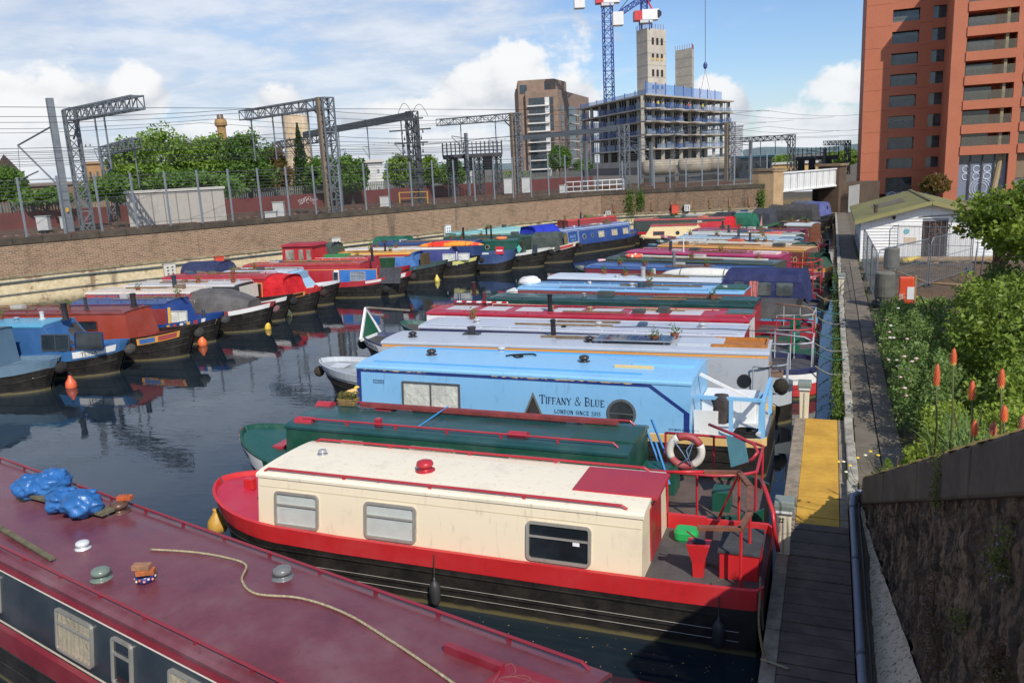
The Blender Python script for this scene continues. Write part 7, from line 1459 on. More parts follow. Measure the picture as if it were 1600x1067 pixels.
def person(p, shirt, legs, label, hat=None, group=None, rot=0.0, skin=(190, 140, 112)):
    """a small standing figure: one skinned body with clothes and hair over it"""
    t = thing('person', label, 'person', p, rot, group)
    V = [(0, 0, .92), (0, 0, 1.15), (0, 0, 1.40), (0, 0, 1.52), (0, -.01, 1.60), (0, -.02, 1.72), (.10, 0, .88), (.12, -.02, .48), (.12, .03, .06), (.12, -.12, .03), (-.10, 0, .88), (-.13, .04, .48), (-.14, .08, .06), (-.14, -.07, .03),
         (.19, 0, 1.40), (.26, .02, 1.12), (.24, -.08, .88), (-.19, 0, 1.40), (-.27, .02, 1.12), (-.22, -.14, .92)]
    E_ = [(0, 1), (1, 2), (2, 3), (3, 4), (4, 5), (0, 6), (6, 7), (7, 8), (8, 9), (0, 10), (10, 11), (11, 12), (12, 13), (2, 14), (14, 15), (15, 16), (2, 17), (17, 18), (18, 19)]
    Rd = [.15, .13, .15, .06, .09, .08, .10, .065, .05, .04, .10, .065, .05, .04, .07, .05, .035, .07, .05, .035]
    if 'body' not in PERS:
        me = bpy.data.meshes.new('body'); me.from_pydata(V, E_, []); o = bpy.data.objects.new('tmp_body', me); COL.objects.link(o); sk = o.modifiers.new('s', 'SKIN')
        for i, r_ in enumerate(Rd): me.skin_vertices[0].data[i].radius = (r_, r_*.8)
        me.skin_vertices[0].data[0].use_root = True; sb = o.modifiers.new('b', 'SUBSURF'); sb.levels = 1; sb.render_levels = 1
        dg = bpy.context.evaluated_depsgraph_get(); PERS['body'] = bpy.data.meshes.new_from_object(o.evaluated_get(dg)); bpy.data.objects.remove(o)
    me = PERS['body'].copy(); me.materials.clear()
    for c in (shirt, legs, skin): me.materials.append(cloth(c))
    for f in me.polygons:
        z = f.center.z; ax = abs(f.center.x); f.material_index = 2 if z > 1.47 or (ax > .2 and z < 1.05) else (0 if z > .9 else 1)
    o = bpy.data.objects.new('body', me); COL.objects.link(o); o.parent = t
    m = MB(); m.lathe([(.10, 0), (.105, .05), (.08, .1), (.02, .125)], (0, -.01, 1.66), 10); m.build('hat' if hat else 'hair', cloth(hat or (50, 38, 30)), t, smooth=True)
    return t
building_site()
def crane(label, px, d_, ybase, ytop, zb, cabpx, jib=None):
    q = P(px, ybase, d_); zt = P(px, ytop, d_).z; blue = paint((34, 62, 150), .5, .2); t = thing('tower_crane', label, 'crane', (q.x, q.y, zb), 0, 'tower cranes'); m = MB(); lattice(m, (q.x, q.y, zb), (q.x, q.y, zt), 2.5, 2.5, int((zt-zb)/2.2), .26, (0, 1, 0), .14); m.build('mast', blue, t, world=True)
    s = d_/1271; r_ = Vector(rt.xy.to_3d()).normalized()
    def at(dx, dz, dy=0): return Vector((q.x, q.y, zt))+r_*dx*s+Vector((0, 0, dz*s))+Vector((-r_.y, r_.x, 0))*dy
    def blk(name, x0, x1, z0, z1, th, mat):
        a, b = at(x0, 0, -th), at(x1, 0, -th); c, e = at(x1, 0, th), at(x0, 0, th); m = MB(); m.prism([a.xy, b.xy, c.xy, e.xy], at(0, z0).z, at(0, z1).z); return m.build(name, mat, t, world=True)
    blk('slew_platform', -9, 9, -2, 2, 1.6, paint((200, 200, 200), .4)); blk('machinery_house', -6, 18, 2, 16, 1.7, paint((232, 230, 226), .4)); blk('red_end', -17, -6.05, 2, 15, 1.6, paint((206, 40, 44), .4)); blk('counterweight', -48, -33, -3, 15, 1.5, paint((222, 220, 214), .5))
    c = at(16, 9, -1.72); m = MB(); m.lathe([(1.0, 0), (1.0, .1)], (c.x, c.y, c.z), 14, 'y'); m.build('fan_grille', flat((60, 60, 62)), t, world=True)
    m = MB(); lattice(m, at(-40, 12), at(-2, 34), 1.2, 1.2, 9, .2, (0, 0, 1), .12); m.build('counter_jib', blue, t, world=True); m = MB(); lattice(m, at(-2, 16), at(-2, 60), 1.5, 1.5, 8, .2, (0, 1, 0), .12); m.build('tower_head', blue, t, world=True)
    m = MB(); a, b = at(2, 30), at(110, 190, 20); lattice(m, a, b, 1.3, 1.3, 22, .2, (0, 0, 1), .12); m.build('luffing_jib', blue, t, world=True); m = MB(); m.tube([at(-40, 15), at(-2, 58), at(60, 125, 10)], .1, 5); m.build('stay_rope', flat((60, 60, 64)), t, world=True)
    m = MB(); m.tube([at(18, 2), at(3, 30)], .22, 6); m.build('red_strut', flat((200, 60, 60)), t, world=True); return at
crane('blue lattice tower crane rising left of the concrete lift cores', 952, 252, 155, 8, ZR, 952)
crane('blue and white tower crane sitting on the tall concrete core', 1009, 224, 60, 35, P(1009, 46, 222).z, 1009)
t = thing('crane_hook', 'hook block hanging on a long cable over the building site', 'hook', P(1102, 104, 226)); a, b = P(1102, -60, 226), P(1102, 100, 226); m = MB(); m.tube([a, b], .07, 5); m.build('cable', flat((60, 64, 80)), t, world=True); m = MB(); m.lathe([(.1, 0), (.5, .5), (.55, 1.2), (.2, 1.8)], b-Vector((0, 0, 1.4)), 8); m.build('hook_block', paint((50, 70, 130), .5), t, world=True)
for dx in (-1.6, 1.6): m = MB(); m.tube([b-Vector((0, 0, 1.4)), b+Vector((dx, 0, -9))], .04, 4); m.build('sling', flat((170, 80, 80)), t, world=True)

def flats_brown():
    d0 = 270; A, B_ = P(823, 200, d0), P(873, 200, d0-2); Cc = P(921, 200, d0+40); D = A+Cc-B_; L2 = P(808, 200, d0+8)
    t = thing('brown_brick_flats', 'brown brick block of flats with pale balconies and a set back top floor', 'building', (A.x, A.y, ZR)); bk = brickwork((124, 102, 86), (104, 86, 72), (130, 116, 100), .25, 'flats')
    zt = P(840, 142, d0).z; zp = P(840, 124, d0).z; bm = rough_mat((158, 134, 116), (136, 114, 98), .5, .9, 20, .1)
    m = MB(); m.prism([p.xy for p in (A, B_, Cc, D)], ZR, zt); m.build('wall', bm, t, world=True)
    a, b, c = P(812, 200, d0+2), P(887, 200, d0+14), P(880, 200, d0+34); m = MB(); m.prism([a.xy, P(868, 200, d0+1).xy, b.xy, c.xy, (a+(c-b)).xy], ZR+2, zp-.0); m.build('top_floor', bm, t, world=True)
    m = MB(); m.prism([q.xy for q in (L2, a, a+(c-b), L2+(c-b))], ZR, zp-2); m.build('left_wing', bm, t, world=True)
    white = paint((214, 212, 206), .5, .2); gl = dark_glass((40, 48, 52)); n = Vector(((B_-A).y, -(B_-A).x, 0)).normalized()
    for k, y in enumerate((156, 169, 183, 196, 212.5, 226.5, 241, 255, 268)):
        for (f0, f1, kind) in ((.10, .60, 'g'), (.60, .74, 'w'), (.74, .86, 'g')):
            q0, q1 = A.lerp(B_, f0)+n*.15, A.lerp(B_, f1)+n*.15; z0, z1 = P(840, y+9, d0).z, P(840, y-2.5, d0).z; m = MB(); m.quad((q0.x, q0.y, z0), (q1.x, q1.y, z0), (q1.x, q1.y, z1), (q0.x, q0.y, z1)); m.build('window' if kind == 'g' else 'white_panel', gl if kind == 'g' else white, t, world=True)
        q0, q1 = A.lerp(B_, .06)+n*.9, A.lerp(B_, .74)+n*.9; z = P(840, y+9.5, d0).z; m = MB(); m.prism([(A.lerp(B_, .06)).xy, q0.xy, q1.xy, A.lerp(B_, .74).xy], z-.3, z+.1); bal = m.build('balcony', white, t, world=True); m = MB(); m.quad((q0.x, q0.y, z+.1), (q1.x, q1.y, z+.1), (q1.x, q1.y, z+1.2), (q0.x, q0.y, z+1.2)); m.build('glass_rail', veil_mesh((150, 166, 166), .35), bal, world=True)
        n2 = Vector(((Cc-B_).y, -(Cc-B_).x, 0)).normalized()
        if k > 0:
            for (f0, f1) in ((.08, .14), (.3, .52), (.62, .7)):
                q0, q1 = B_.lerp(Cc, f0)+n2*.1, B_.lerp(Cc, f1)+n2*.1; m = MB(); m.quad((q0.x, q0.y, z+.2), (q1.x, q1.y, z+.2), (q1.x, q1.y, z+2.6), (q0.x, q0.y, z+2.6)); m.build('window', gl, t, world=True)
            q0, q1 = B_.lerp(Cc, .28)+n2*1.2, B_.lerp(Cc, .54)+n2*1.2; m = MB(); m.prism([B_.lerp(Cc, .28).xy, q0.xy, q1.xy, B_.lerp(Cc, .54).xy], z-.2, z+.1); m.build('balcony', white, t, world=True)
    for f0, f1 in ((.05, .25), (.75, .85)):
        q0, q1 = a.lerp(P(868, 200, d0+1), f0)+n*.12, a.lerp(P(868, 200, d0+1), f1)+n*.12; m = MB(); m.quad((q0.x, q0.y, zp-4), (q1.x, q1.y, zp-4), (q1.x, q1.y, zp-1.4), (q0.x, q0.y, zp-1.4)); m.build('window', gl, t, world=True)
flats_brown()
def box_building(name, label, px0, px1, ytop, d_, depth, rgb, zb=ZR, wins=None, roofrgb=None, cat='building', gable=0):
    a, b = P(px0, 250, d_), P(px1, 250, d_); n = Vector((-(b-a).y, (b-a).x, 0)).normalized()*depth; zt = P((px0+px1)/2, ytop, d_).z; t = thing(name, label, cat, (a.x, a.y, zb)); m = MB(); m.prism([a.xy, b.xy, (b+n).xy, (a+n).xy], zb-.2, zt); m.build('wall', rough_mat(rgb, tuple(int(q*.85) for q in rgb), .4, .9, 12, .1), t, world=True)
    if gable:
        m = MB(); c = (a+b)/2; zz = zt+gable; m.add([(*a.xy, zt), (*b.xy, zt), (*c.xy, zz), (*(a+n).xy, zt), (*(b+n).xy, zt), (*(c+n).xy, zz)], [(0, 1, 2), (5, 4, 3), (0, 2, 5, 3), (1, 4, 5, 2)]); m.build('roof', rough_mat(roofrgb or (90, 70, 60), (70, 60, 54), .5), t, world=True)
    else:
        e = (b-a).normalized()*.3; f = n.normalized()*.3; m = MB(); m.prism([(a-e-f).xy, (b+e-f).xy, (b+n+e+f).xy, (a+n-e+f).xy], zt, zt+.35); m.build('roof', paint(roofrgb or rgb, .6), t, world=True)
    if wins:
        rows, cols, wf, hf, wr = wins; nn_ = -n.normalized()*.08; H = zt-zb
        for i in range(rows):
            for k in range(cols):
                f0 = (k+.5-wf/2)/cols; f1 = (k+.5+wf/2)/cols; q0, q1 = a.lerp(b, f0)+nn_, a.lerp(b, f1)+nn_; z0 = zb+H*(i+.5-hf/2)/rows; z1 = zb+H*(i+.5+hf/2)/rows; m = MB(); m.quad((q0.x, q0.y, z0), (q1.x, q1.y, z0), (q1.x, q1.y, z1), (q0.x, q0.y, z1)); m.build('window', dark_glass(wr), t, world=True)
    return t
box_building('tower_block', 'distant white tower block with banded balconies behind the building site', 1141, 1161, 197, 520, 14, (214, 212, 208), ZR, (17, 1, .9, .42, (90, 96, 104)))
box_building('white_house', 'white rendered house with two small windows among the trees', 568, 597, 254, 118, 8, (222, 220, 214), ZR, (2, 2, .22, .2, (90, 100, 104)), (200, 190, 180))
box_building('brick_house', 'dark brick gabled house behind the tree at the left edge', -20, 34, 275, 120, 10, (120, 92, 72), ZR, (2, 3, .3, .3, (50, 54, 58)), (96, 72, 60), gable=2.6)
box_building('low_brick_building', 'low brick building behind the trees left of the far left mast', 36, 120, 290, 130, 10, (136, 110, 88), ZR, (1, 7, .4, .4, (60, 64, 66)), (120, 106, 96))
box_building('brick_block', 'small orange brick block behind the small lattice portal', 132, 166, 256, 150, 10, (178, 138, 94), ZR, (2, 3, .3, .3, (60, 60, 60)))
box_building('station_shed', 'grey shed with arched teal roof left of the white bridge', 1148, 1206, 247, 150, 12, (150, 146, 138), ZR, (1, 4, .5, .4, (70, 76, 78)), (50, 150, 160))
box_building('yellow_shed', 'long pale yellow shed behind the white bridge', 1208, 1290, 256, 170, 10, (224, 186, 120), ZR, None, (196, 190, 180))
box_building('distant_office', 'pale distant office block right of the slim portal', 722, 736, 262, 150, 8, (206, 204, 198), ZR, (3, 2, .5, .4, (90, 96, 104)))
for k, (px, d_) in enumerate(((1030, 125), (1085, 128), (1130, 131))):
    b = onray(px, d_); t = thing('tank_wagon', 'cream tank wagon on the far siding, %s of three' % ('leftmost', 'middle', 'rightmost')[k], 'wagon', b, math.atan2((d2).y, d2.x), 'tank wagons on the far siding'); m = MB(); m.lathe([(.2, -2.5), (.9, -2.35), (1.15, -2.0), (1.15, 2.0), (.9, 2.35), (.2, 2.5)], (0, 0, 2.2), 14, 'x'); m.build('tank', rough_mat((178, 168, 150), (140, 128, 110), .8), t, smooth=True); m = MB(); m.box(-2.5, 2.5, -1.0, 1.0, .8, 1.1); m.build('frame', steel_d, t)
    for x in (-1.6, 1.6): m = MB(); m.box(x-.6, x+.6, -1.0, 1.0, .1, .8); m.build('bogie', flat((50, 46, 44)), t)
# chimney and tank on the skyline
q = P(353, 260, 140); t = thing('brick_chimney', 'yellow brick chimney with pots above the trees', 'chimney', (q.x, q.y, ZR)); zt = P(353, 186, 140).z; m = MB(); m.lathe([(.72, 0), (.66, zt-ZR-1.2), (.95, zt-ZR-1.0), (.95, zt-ZR-.5), (.8, zt-ZR)], (0, 0, 0), 12); m.build('stack', rough_mat((186, 150, 96), (150, 116, 74), 1.5), t)
for dx in (-.35, .35): m = MB(); m.lathe([(.25, 0), (.2, .7)], (dx, 0, zt-ZR), 8); m.build('pot', flat((110, 90, 70)), t)
q = P(466, 230, 170); t = thing('storage_tank', 'rusty cream cylindrical tank with railings above the trees', 'tank', (q.x, q.y, ZR)); zt = P(466, 181, 170).z; m = MB(); m.lathe([(2.6, 0), (2.6, zt-ZR)], (0, 0, 0), 20); m.build('drum', rough_mat((224, 206, 176), (196, 164, 128), .6), t, smooth=False); m = MB()
for k in range(12): m.bar((2.5*math.cos(k*.52), 2.5*math.sin(k*.52), zt-ZR), (2.5*math.cos(k*.52), 2.5*math.sin(k*.52), zt-ZR+1.2), .07)
m.tube([(2.5*math.cos(k*.3), 2.5*math.sin(k*.3), zt-ZR+1.2) for k in range(21)], .05, 4, True); m.build('railing', steel_d, t)

def flats_red():
    """terracotta tower: a front set back on the left, a projecting balcony wing on the right"""
    x0, y0 = 3.3, 110.0; red = (194, 116, 84); t = thing('red_flats', 'tall terracotta red block of flats with recessed windows and balconies at the right', 'building', (x0, y0, .5))
    rm = rough_mat(red, (182, 106, 76), .25, .75, 8, .06); rd = rough_mat((180, 104, 76), (166, 94, 68), .25, .75, 8, .06); gl = dark_glass((44, 54, 58)); frm = paint((74, 66, 54), .5, .1)
    def fx(px, y_): return P(px, 230, y_/math.cos(math.atan2(ray(px, 230)[0], ray(px, 230)[1]))).x
    ST = 3.02; H = 40; z0 = .5
    W0, W1 = x0, fx(1483, y0)                        # left front
    c1, c2 = (fx(1386, y0), fx(1427, y0)), (fx(1447, y0), fx(1471, y0)); rows = []
    zf = [P(1400, y, 110).z for y in (303, 268, 238, 205.5, 172, 139.5, 106.5, 73.5, 39.5, 5)]
    while zf[-1] < H: zf.append(zf[-1]+ST)
    # the wall is built round its openings
    for i in range(len(zf)-1):
        za, zb_ = zf[i], zf[i+1]; hh = (zb_-za); wz0, wz1 = za+.35, zb_-.72
        if i in (8, ): wz0 = za-.02
        for xa_, xb_ in ((W0, c1[0]), (c1[1], c2[0]), (c2[1], W1)):
            m = MB(); m.box(xa_, xb_, y0, y0+.5, za+.012, zb_-.012); m.build('wall_panel', rm, t, world=True)
        for cx in (c1, c2):
            m = MB(); m.box(cx[0], cx[1], y0, y0+.5, wz1, zb_+.35-.02 if i < len(zf)-2 else zb_); m.build('spandrel', rm, t, world=True)
            m = MB(); m.box(cx[0], cx[1], y0+.9 if cx is c1 and i > 1 else y0+.35, y0+.95 if cx is c1 and i > 1 else y0+.4, za, zb_); g = m.build('glazing', gl, t, world=True)
            n = 2 if cx is c1 else 1
            for k in range(n+1):
                x = cx[0]+(cx[1]-cx[0])*k/n; m = MB(); m.box(x-.05, x+.05, y0+.28, y0+.34, wz0, wz1); m.build('frame_bar', frm, g, world=True)
            if cx is c1 and i > 1:
                m = MB(); m.box(cx[0]+.03, cx[1]-.03, y0+.1, y0+.13, wz0-.05, wz0+.95); m.build('glass_rail', veil_mesh((150, 156, 150), .16), t, world=True)
                m = MB(); m.box(cx[0]+(cx[1]-cx[0])*.62, cx[1]-.2, y0+.84, y0+.88, wz0, wz1-.2); m.build('painted_reflection_pane', flat((150, 170, 190), .1), g, world=True)  # pale blue colour stands in for reflected sky
    m = MB(); m.box(W0+.02, W1, y0+1.0, y0+16, .5, H); m.build('block', rd, t, world=True)
    for cx, n in ((c1, 2), (c2, 1)):                 # patterned glazing at the foot
        m = MB(); m.box(cx[0]+.05, cx[1]-.05, y0-.02, y0+.02, .5, zf[0]+.2); pg = m.build('patterned_glass', flat((120, 126, 142), .3), t, world=True)
        rings_on(pg, cx[0]+.1, cx[1]-.1, y0-.04, zf[0]-1.2, zf[0]+.1)
    # wing
    yw = y0-7.0; Wz = 25.2; xs_ = [fx(p, yw) for p in (1478, 1500, 1577, 1590, 1665)]
    m = MB(); m.box(xs_[0]+.03, xs_[0]+.6, yw+2.6, y0, .5, Wz); m.build('wing_side', rm, t, world=True)
    m = MB(); m.box(xs_[0]+.62, xs_[4]+8, yw+2.62, y0+10, .5, Wz); m.build('wing_block', rd, t, world=True)
    m = MB(); m.box(xs_[0]-.2, xs_[4]+8, yw-.1, y0+10, Wz, Wz+1.2); m.build('parapet', rm, t, world=True)
    for a, b in ((xs_[0], xs_[1]), (xs_[2], xs_[3]), (xs_[4], xs_[4]+1.2)):
        m = MB(); m.box(a, b, yw, yw+2.6, .5, Wz); m.build('pier', rm, t, world=True)
    zb2 = [P(1535, y, 104).z for y in (229, 195.5, 157.5, 119, 81, 42, 3)]
    for (a, b) in ((xs_[1], xs_[2]), (xs_[3], xs_[4])):
        for z in zb2+[zb2[-1]+3.0]:
            if z > Wz-.4: continue
            m = MB(); m.box(a, b, yw-.12, yw+2.6, z-.85, z+.1); m.build('balcony', rm, t, world=True); m = MB(); m.box(a+.05, b-.05, yw-.03, yw, z+.1, z+1.05); m.build('glass_rail', veil_mesh((140, 136, 120), .2), t, world=True)
            g0 = a+(b-a)*.08
            m = MB(); m.box(g0, g0+(b-a)*.55, yw+2.5, yw+2.57, z+.1, z+2.4); g = m.build('balcony_window', gl, t, world=True); m = MB(); m.box(g0+(b-a)*.26, g0+(b-a)*.29, yw+2.44, yw+2.49, z+.1, z+2.4); m.build('frame_bar', frm, g, world=True)
            m = MB(); m.box(b-(b-a)*.22, b-(b-a)*.16, yw+.2, yw+2.3, z+.1, z+2.4); m.build('screen', paint((150, 132, 92), .6), t, world=True)
        zz = zb2[0]-.9
        if a == xs_[3]:
            m = MB(); m.box(a+.1, b, yw+.6, yw+.7, zz-2.6, zz); m.build('louvre_band', paint((132, 112, 84), .6), t, world=True)
        for k in range(5):
            x = a+(b-a)*k/4; m = MB(); m.box(x-.06, x+.06, yw+.5, yw+.6, .5, zz); m.build('mullion', frm, t, world=True)
        m = MB(); m.box(a+.05, b-.05, yw+.72, yw+.76, .5, 4.4); pg = m.build('patterned_glass', flat((128, 134, 150), .3), t, world=True); rings_on(pg, a+.3, b-.3, yw+.70, 2.6, 4.2)
        m = MB(); m.box(a+.05, b-.05, yw+.72, yw+.76, 4.4, zz); m.build('glazing', gl, t, world=True)
    m = MB(); m.tube([(fx(1556, yw), yw+.3, .5), (fx(1568, yw), yw+.9, zb2[0]-.9)], .3, 8); m.build('raking_column', paint((160, 138, 92), .6), t, world=True)
def rings_on(pg, xa, xb, y, za, zb_):
    """white printed circles on the glass"""
    n = max(2, int((xb-xa)/1.0)); wm_ = flat((214, 218, 226), .5); w = (xb-xa)/n
    for k in range(n):
        for j in range(2):
            r_ = w*.34; c = (xa+(k+.5)*w, za+(j+.5)*(zb_-za)/2); m = MB(); m.tube([(c[0]+r_*math.cos(a), y, c[1]+r_*math.sin(a)) for a in [2*math.pi*i/14 for i in range(14)]], .05, 4, True); o = m.build('printed_ring', wm_, None); o.parent = pg; o.location = -pg.parent.location
    c = ((xa+xb)/2, za-.9)
    for r_ in (.6, .85, 1.1):
        m = MB(); m.tube([(c[0]+min(r_, (xb-xa)/2-.05)*math.cos(a), y, c[1]+r_*math.sin(a)) for a in [2*math.pi*i/20 for i in range(20)]], .035, 4, True); o = m.build('printed_ring', wm_, None); o.parent = pg; o.location = -pg.parent.location
flats_red()
# ---- railway bridge over the canal
def bridge():
    a, b = P(1216, 285, 77.5), P(1303, 280, 87); t = thing('railway_bridge', 'white ribbed plate girder railway bridge over the canal', 'bridge', (a.x, a.y, 0)); zt, zb_ = P(1216, 270, 77.5).z, P(1216, 301, 77.5).z; d = b-a; n = Vector((d.y, -d.x, 0)).normalized(); L = d.length; u = d.normalized(); white = paint((226, 224, 218), .5, .3); gn = paint((34, 92, 76), .5, .3)
    def slab(f0, f1, z0, z1, o0, o1, mat, name): p, q = a+d*f0, a+d*f1; m = MB(); m.prism([(p+n*o0).xy, (q+n*o0).xy, (q+n*o1).xy, (p+n*o1).xy], z0, z1); m.build(name, mat, t, world=True)
    slab(0, 1, zb_+.1, zt-.1, -.1, 0, gn, 'web_plate'); slab(0, 1, zt-.12, zt, -.2, .3, white, 'top_flange'); slab(0, 1, zb_, zb_+.14, -.2, .3, white, 'bottom_flange')
    k = 26
    for i in range(k+1): f = i/k; w = .012 if i % 3 else .022; slab(max(0, f-w), min(1, f+w), zb_+.14, zt-.12, 0, .2, white, 'web_stiffener')
    slab(-.05, 1.05, zb_-.1, zb_+.3, -14, -.25, paint((70, 62, 56), .8), 'deck')
    slab(-.02, 1.0, .4, zb_-.1, -8.2, -8.0, brickwork((96, 70, 54), (80, 58, 46), (110, 96, 82), .7, 'ub'), 'far_wall')
    sm = rough_mat((206, 172, 130), (170, 138, 102), 1.0); p = a-u*1.0
    for lo, (q0, q1) in enumerate(((a-u*1.7, a-u*.0), (b+u*.05, b+u*1.6))):
        m = MB(); m.prism([(q0+n*.5).xy, (q1+n*.5).xy, (q1-n*1.6).xy, (q0-n*1.6).xy], -.8, zt+.1 if lo == 0 else zt+.2); m.build('abutment', sm if lo == 0 else rough_mat((104, 84, 66), (84, 66, 54), 1.2), t, world=True)
        m = MB(); m.prism([(q0+n*.65-u*.1).xy, (q1+n*.65+u*.1).xy, (q1-n*2+u*.1).xy, (q0-n*2-u*.1).xy], zt+.2, zt+.42); m.build('pier_cap', rough_mat((150, 128, 100), (120, 100, 80), 2), t, world=True)
    m = MB(); q = b-u*1.0; m.prism([(q+n*.4).xy, (b+n*.4).xy, (b-n*12).xy, (q-n*12).xy], .0, .62); m.build('towpath_shelf', slab_d, t, world=True)
    for k_, (f, rgb) in enumerate(((.28, (190, 190, 200)), (.36, (110, 90, 130)))): 
        q = a+d*f-n*4.5; 
    m = MB(); m.prism([(a-n*3).xy, (b-n*3).xy, (b-n*7).xy, (a-n*7).xy], .2, .7); m.build('towpath', slab_d, t, world=True)
    q = a+d*.30-n*3.4; person(Vector((q.x, q.y, .7)), (176, 186, 206), (50, 54, 80), 'person in a pale shirt on the towpath under the bridge, left of two', rot=.4, group='people under the bridge'); q = a+d*.38-n*3.6; person(Vector((q.x, q.y, .7)), (120, 96, 136), (60, 60, 70), 'person in a mauve top on the towpath under the bridge, right of two', rot=2.4, group='people under the bridge')
    t2 = thing('palisade_fence', 'pale palisade fence on the bank right of the white bridge', 'fence', (b.x, b.y, .5)); p0, p1 = b+u*.2+n*1.5, b+u*4.5+n*.5; z0 = P(1318, 312, 87).z
    for i in range(22): q = p0.lerp(p1, i/21); m = MB(); m.box(q.x-.06, q.x+.06, q.y-.02, q.y+.02, .6, 3.1); m.build('pale', paint((170, 170, 164), .5), t2, world=True)
    for z in (1.0, 2.7): m = MB(); m.bar((*p0.xy, z), (*p1.xy, z), .06); m.build('rail', paint((150, 150, 146), .5), t2, world=True)
    m = MB(); q0 = b+u*1.6; q1 = q0+u*9; m.prism([q0.xy, q1.xy, (q1-n*3).xy, (q0-n*3).xy], .0, 3.2); tag(m.build('embankment_wall', rough_mat((96, 78, 62), (76, 64, 52), .8)), 'dark embankment wall running on behind the white shed', 'wall')
bridge()
# ================================================================ right bank: shed, fences, small things
def shed():
    x0, x1, y0, y1, ze, zr_ = 1.62, 8.0, 48.7, 61.5, 2.75, 3.62; xm = 5.0
    t = thing('white_shed', 'white weatherboarded shed with olive felt roof beside the path', 'shed', (x0, y0, .5)); wh = paint((232, 230, 226), .5, .2); 
    m = MB(); m.prism([(x0+.04, y0+.04), (x1-.04, y0+.04), (x1-.04, y1), (x0+.04, y1)], .5, ze); m.build('wall', paint((150, 156, 162), .6, .2), t, world=True)  # white shed: the shade on its side walls is put into this grey blue
    m = MB(); m.add([(x0+.04, y0+.04, ze), (x1-.04, y0+.04, ze), (xm, y0+.04, zr_), (x0+.04, y1, ze), (x1-.04, y1, ze), (xm, y1, zr_)], [(0, 1, 2), (5, 4, 3)]); m.build('gable', wh, t, world=True)
    # weatherboards on the gable end, stopping at the doorway
    d0, d1, dz = 4.62, 5.86, 2.62; z = .62; k = 0
    while z < zr_-.05:
        zt = z+.165; f = lambda zz: 0 if zz < ze else (zz-ze)/(zr_-ze)
        a, b = x0+(xm-x0)*f(zt), x1-(x1-xm)*f(zt); segs = [(a, b)] if z > dz else [(a, d0), (d1, b)]
        for p, q in segs:
            if q-p < .1: continue
            m = MB(); m.add([(p, y0+.03, z), (q, y0+.03, z), (q, y0+.03, zt), (p, y0+.03, zt), (p, y0-.025, z), (q, y0-.025, z), (q, y0+.01, zt), (p, y0+.01, zt)], [(4, 5, 6, 7), (0, 1, 5, 4), (0, 4, 7, 3), (1, 2, 6, 5), (3, 7, 6, 2)]); m.build('weatherboard', wh, t, world=True)
        z = zt
    # roof slopes with eaves
    felt = rough_mat((136, 132, 80), (112, 108, 66), .7, .9, 30, .15); ov = .45; sl = (zr_-ze)/(xm-x0)
    for sgn, xe in ((-1, x0-.35), (1, x1+.35)):
        dz_ = (xm-x0+.35)*sl if sgn < 0 else (x1+.35-xm)*sl*(xm-x0)/(x1-xm); zz = zr_+.06-dz_; m = MB(); A = [(xm, y0-ov, zr_+.06), (xe, y0-ov, zz), (xe, y1+.3, zz), (xm, y1+.3, zr_+.06)]; m.add(A+[(a, b, c-.10) for a, b, c in A], [(0, 1, 2, 3), (7, 6, 5, 4), (0, 4, 5, 1), (1, 5, 6, 2), (2, 6, 7, 3)]); m.build('roof_slope', felt, t, world=True)
        m = MB(); m.bar((xm, y0-ov-.02, zr_-.02), (xe, y0-ov-.02, zz-.08), .04, .2); m.build('barge_board', paint((146, 138, 82), .6, .2), t, world=True)
    m = MB(); m.bar((xm, y0-ov, zr_+.07), (xm, y1+.3, zr_+.07), .22, .05); m.build('ridge_cap', paint((110, 104, 66), .7), t, world=True)
    m = MB(); px = lambda u, v: (x0-.35+(xm-x0+.35)*u, y0+(y1-y0)*v, zr_+.075-(xm-x0+.35)*sl*(1-u)); m.add([px(.3, .35), px(.75, .35), px(.75, .62), px(.3, .62)], [(0, 1, 2, 3)]); m.build('roof_patch', rough_mat((120, 110, 92), (100, 92, 78), 1.5), t, world=True)
    c = px(.3, .12); m = MB(); m.lathe([(.1, 0), (.1, .35), (.15, .37), (.15, .45)], c, 10); m.build('flue', paint((76, 66, 50), .6), t, world=True)
    # ironwork door, white leaves, sign, lamp
    m = MB(); m.box(d0+.02, d1-.02, y0+.02, y0+.038, .55, dz); m.build('doorway', flat((44, 30, 26)), t, world=True)
    iron = flat((110, 92, 84), .5); 
    for k in range(5): x = d0+.08+(d1-d0-.16)*k/4; m = MB(); m.bar((x, y0-.01, .58), (x, y0-.01, dz-.03), .04); m.build('iron_bar', iron, t, world=True)
    for k in range(12):
        cx, cz = random.uniform(d0+.2, d1-.2), random.uniform(.8, dz-.3); m = MB(); m.tube([(cx+.22*math.cos(a*.7+k)*(1-a*.09), y0-.02, cz+.24*math.sin(a*.8)*(1-a*.06)) for a in range(9)], .018, 4); m.build('iron_scroll', iron, t, world=True)
    for xa_, xb_ in ((d0-1.15, d0-.08), (d1+.08, d1+1.5)):
        m = MB(); m.box(xa_, xb_, y0-.05, y0-.028, .62, dz-.1); m.build('white_door', paint((236, 234, 230), .45, .15), t, world=True)
    m = MB(); m.lathe([(.14, 0), (.14, .015)], (d0-.75, y0-.07, 2.1), 16, 'y'); m.build('round_sign', flat((120, 186, 190)), t, world=True); m = MB(); m.box(d1+.2, d1+.55, y0-.065, y0-.05, 2.15, 2.3); m.build('notice', flat((226, 178, 60)), t, world=True); m = MB(); m.box(d0-.85, d0-.25, y0-.065, y0-.05, 1.45, 1.78); m.build('notice', flat((216, 196, 170)), t, world=True)
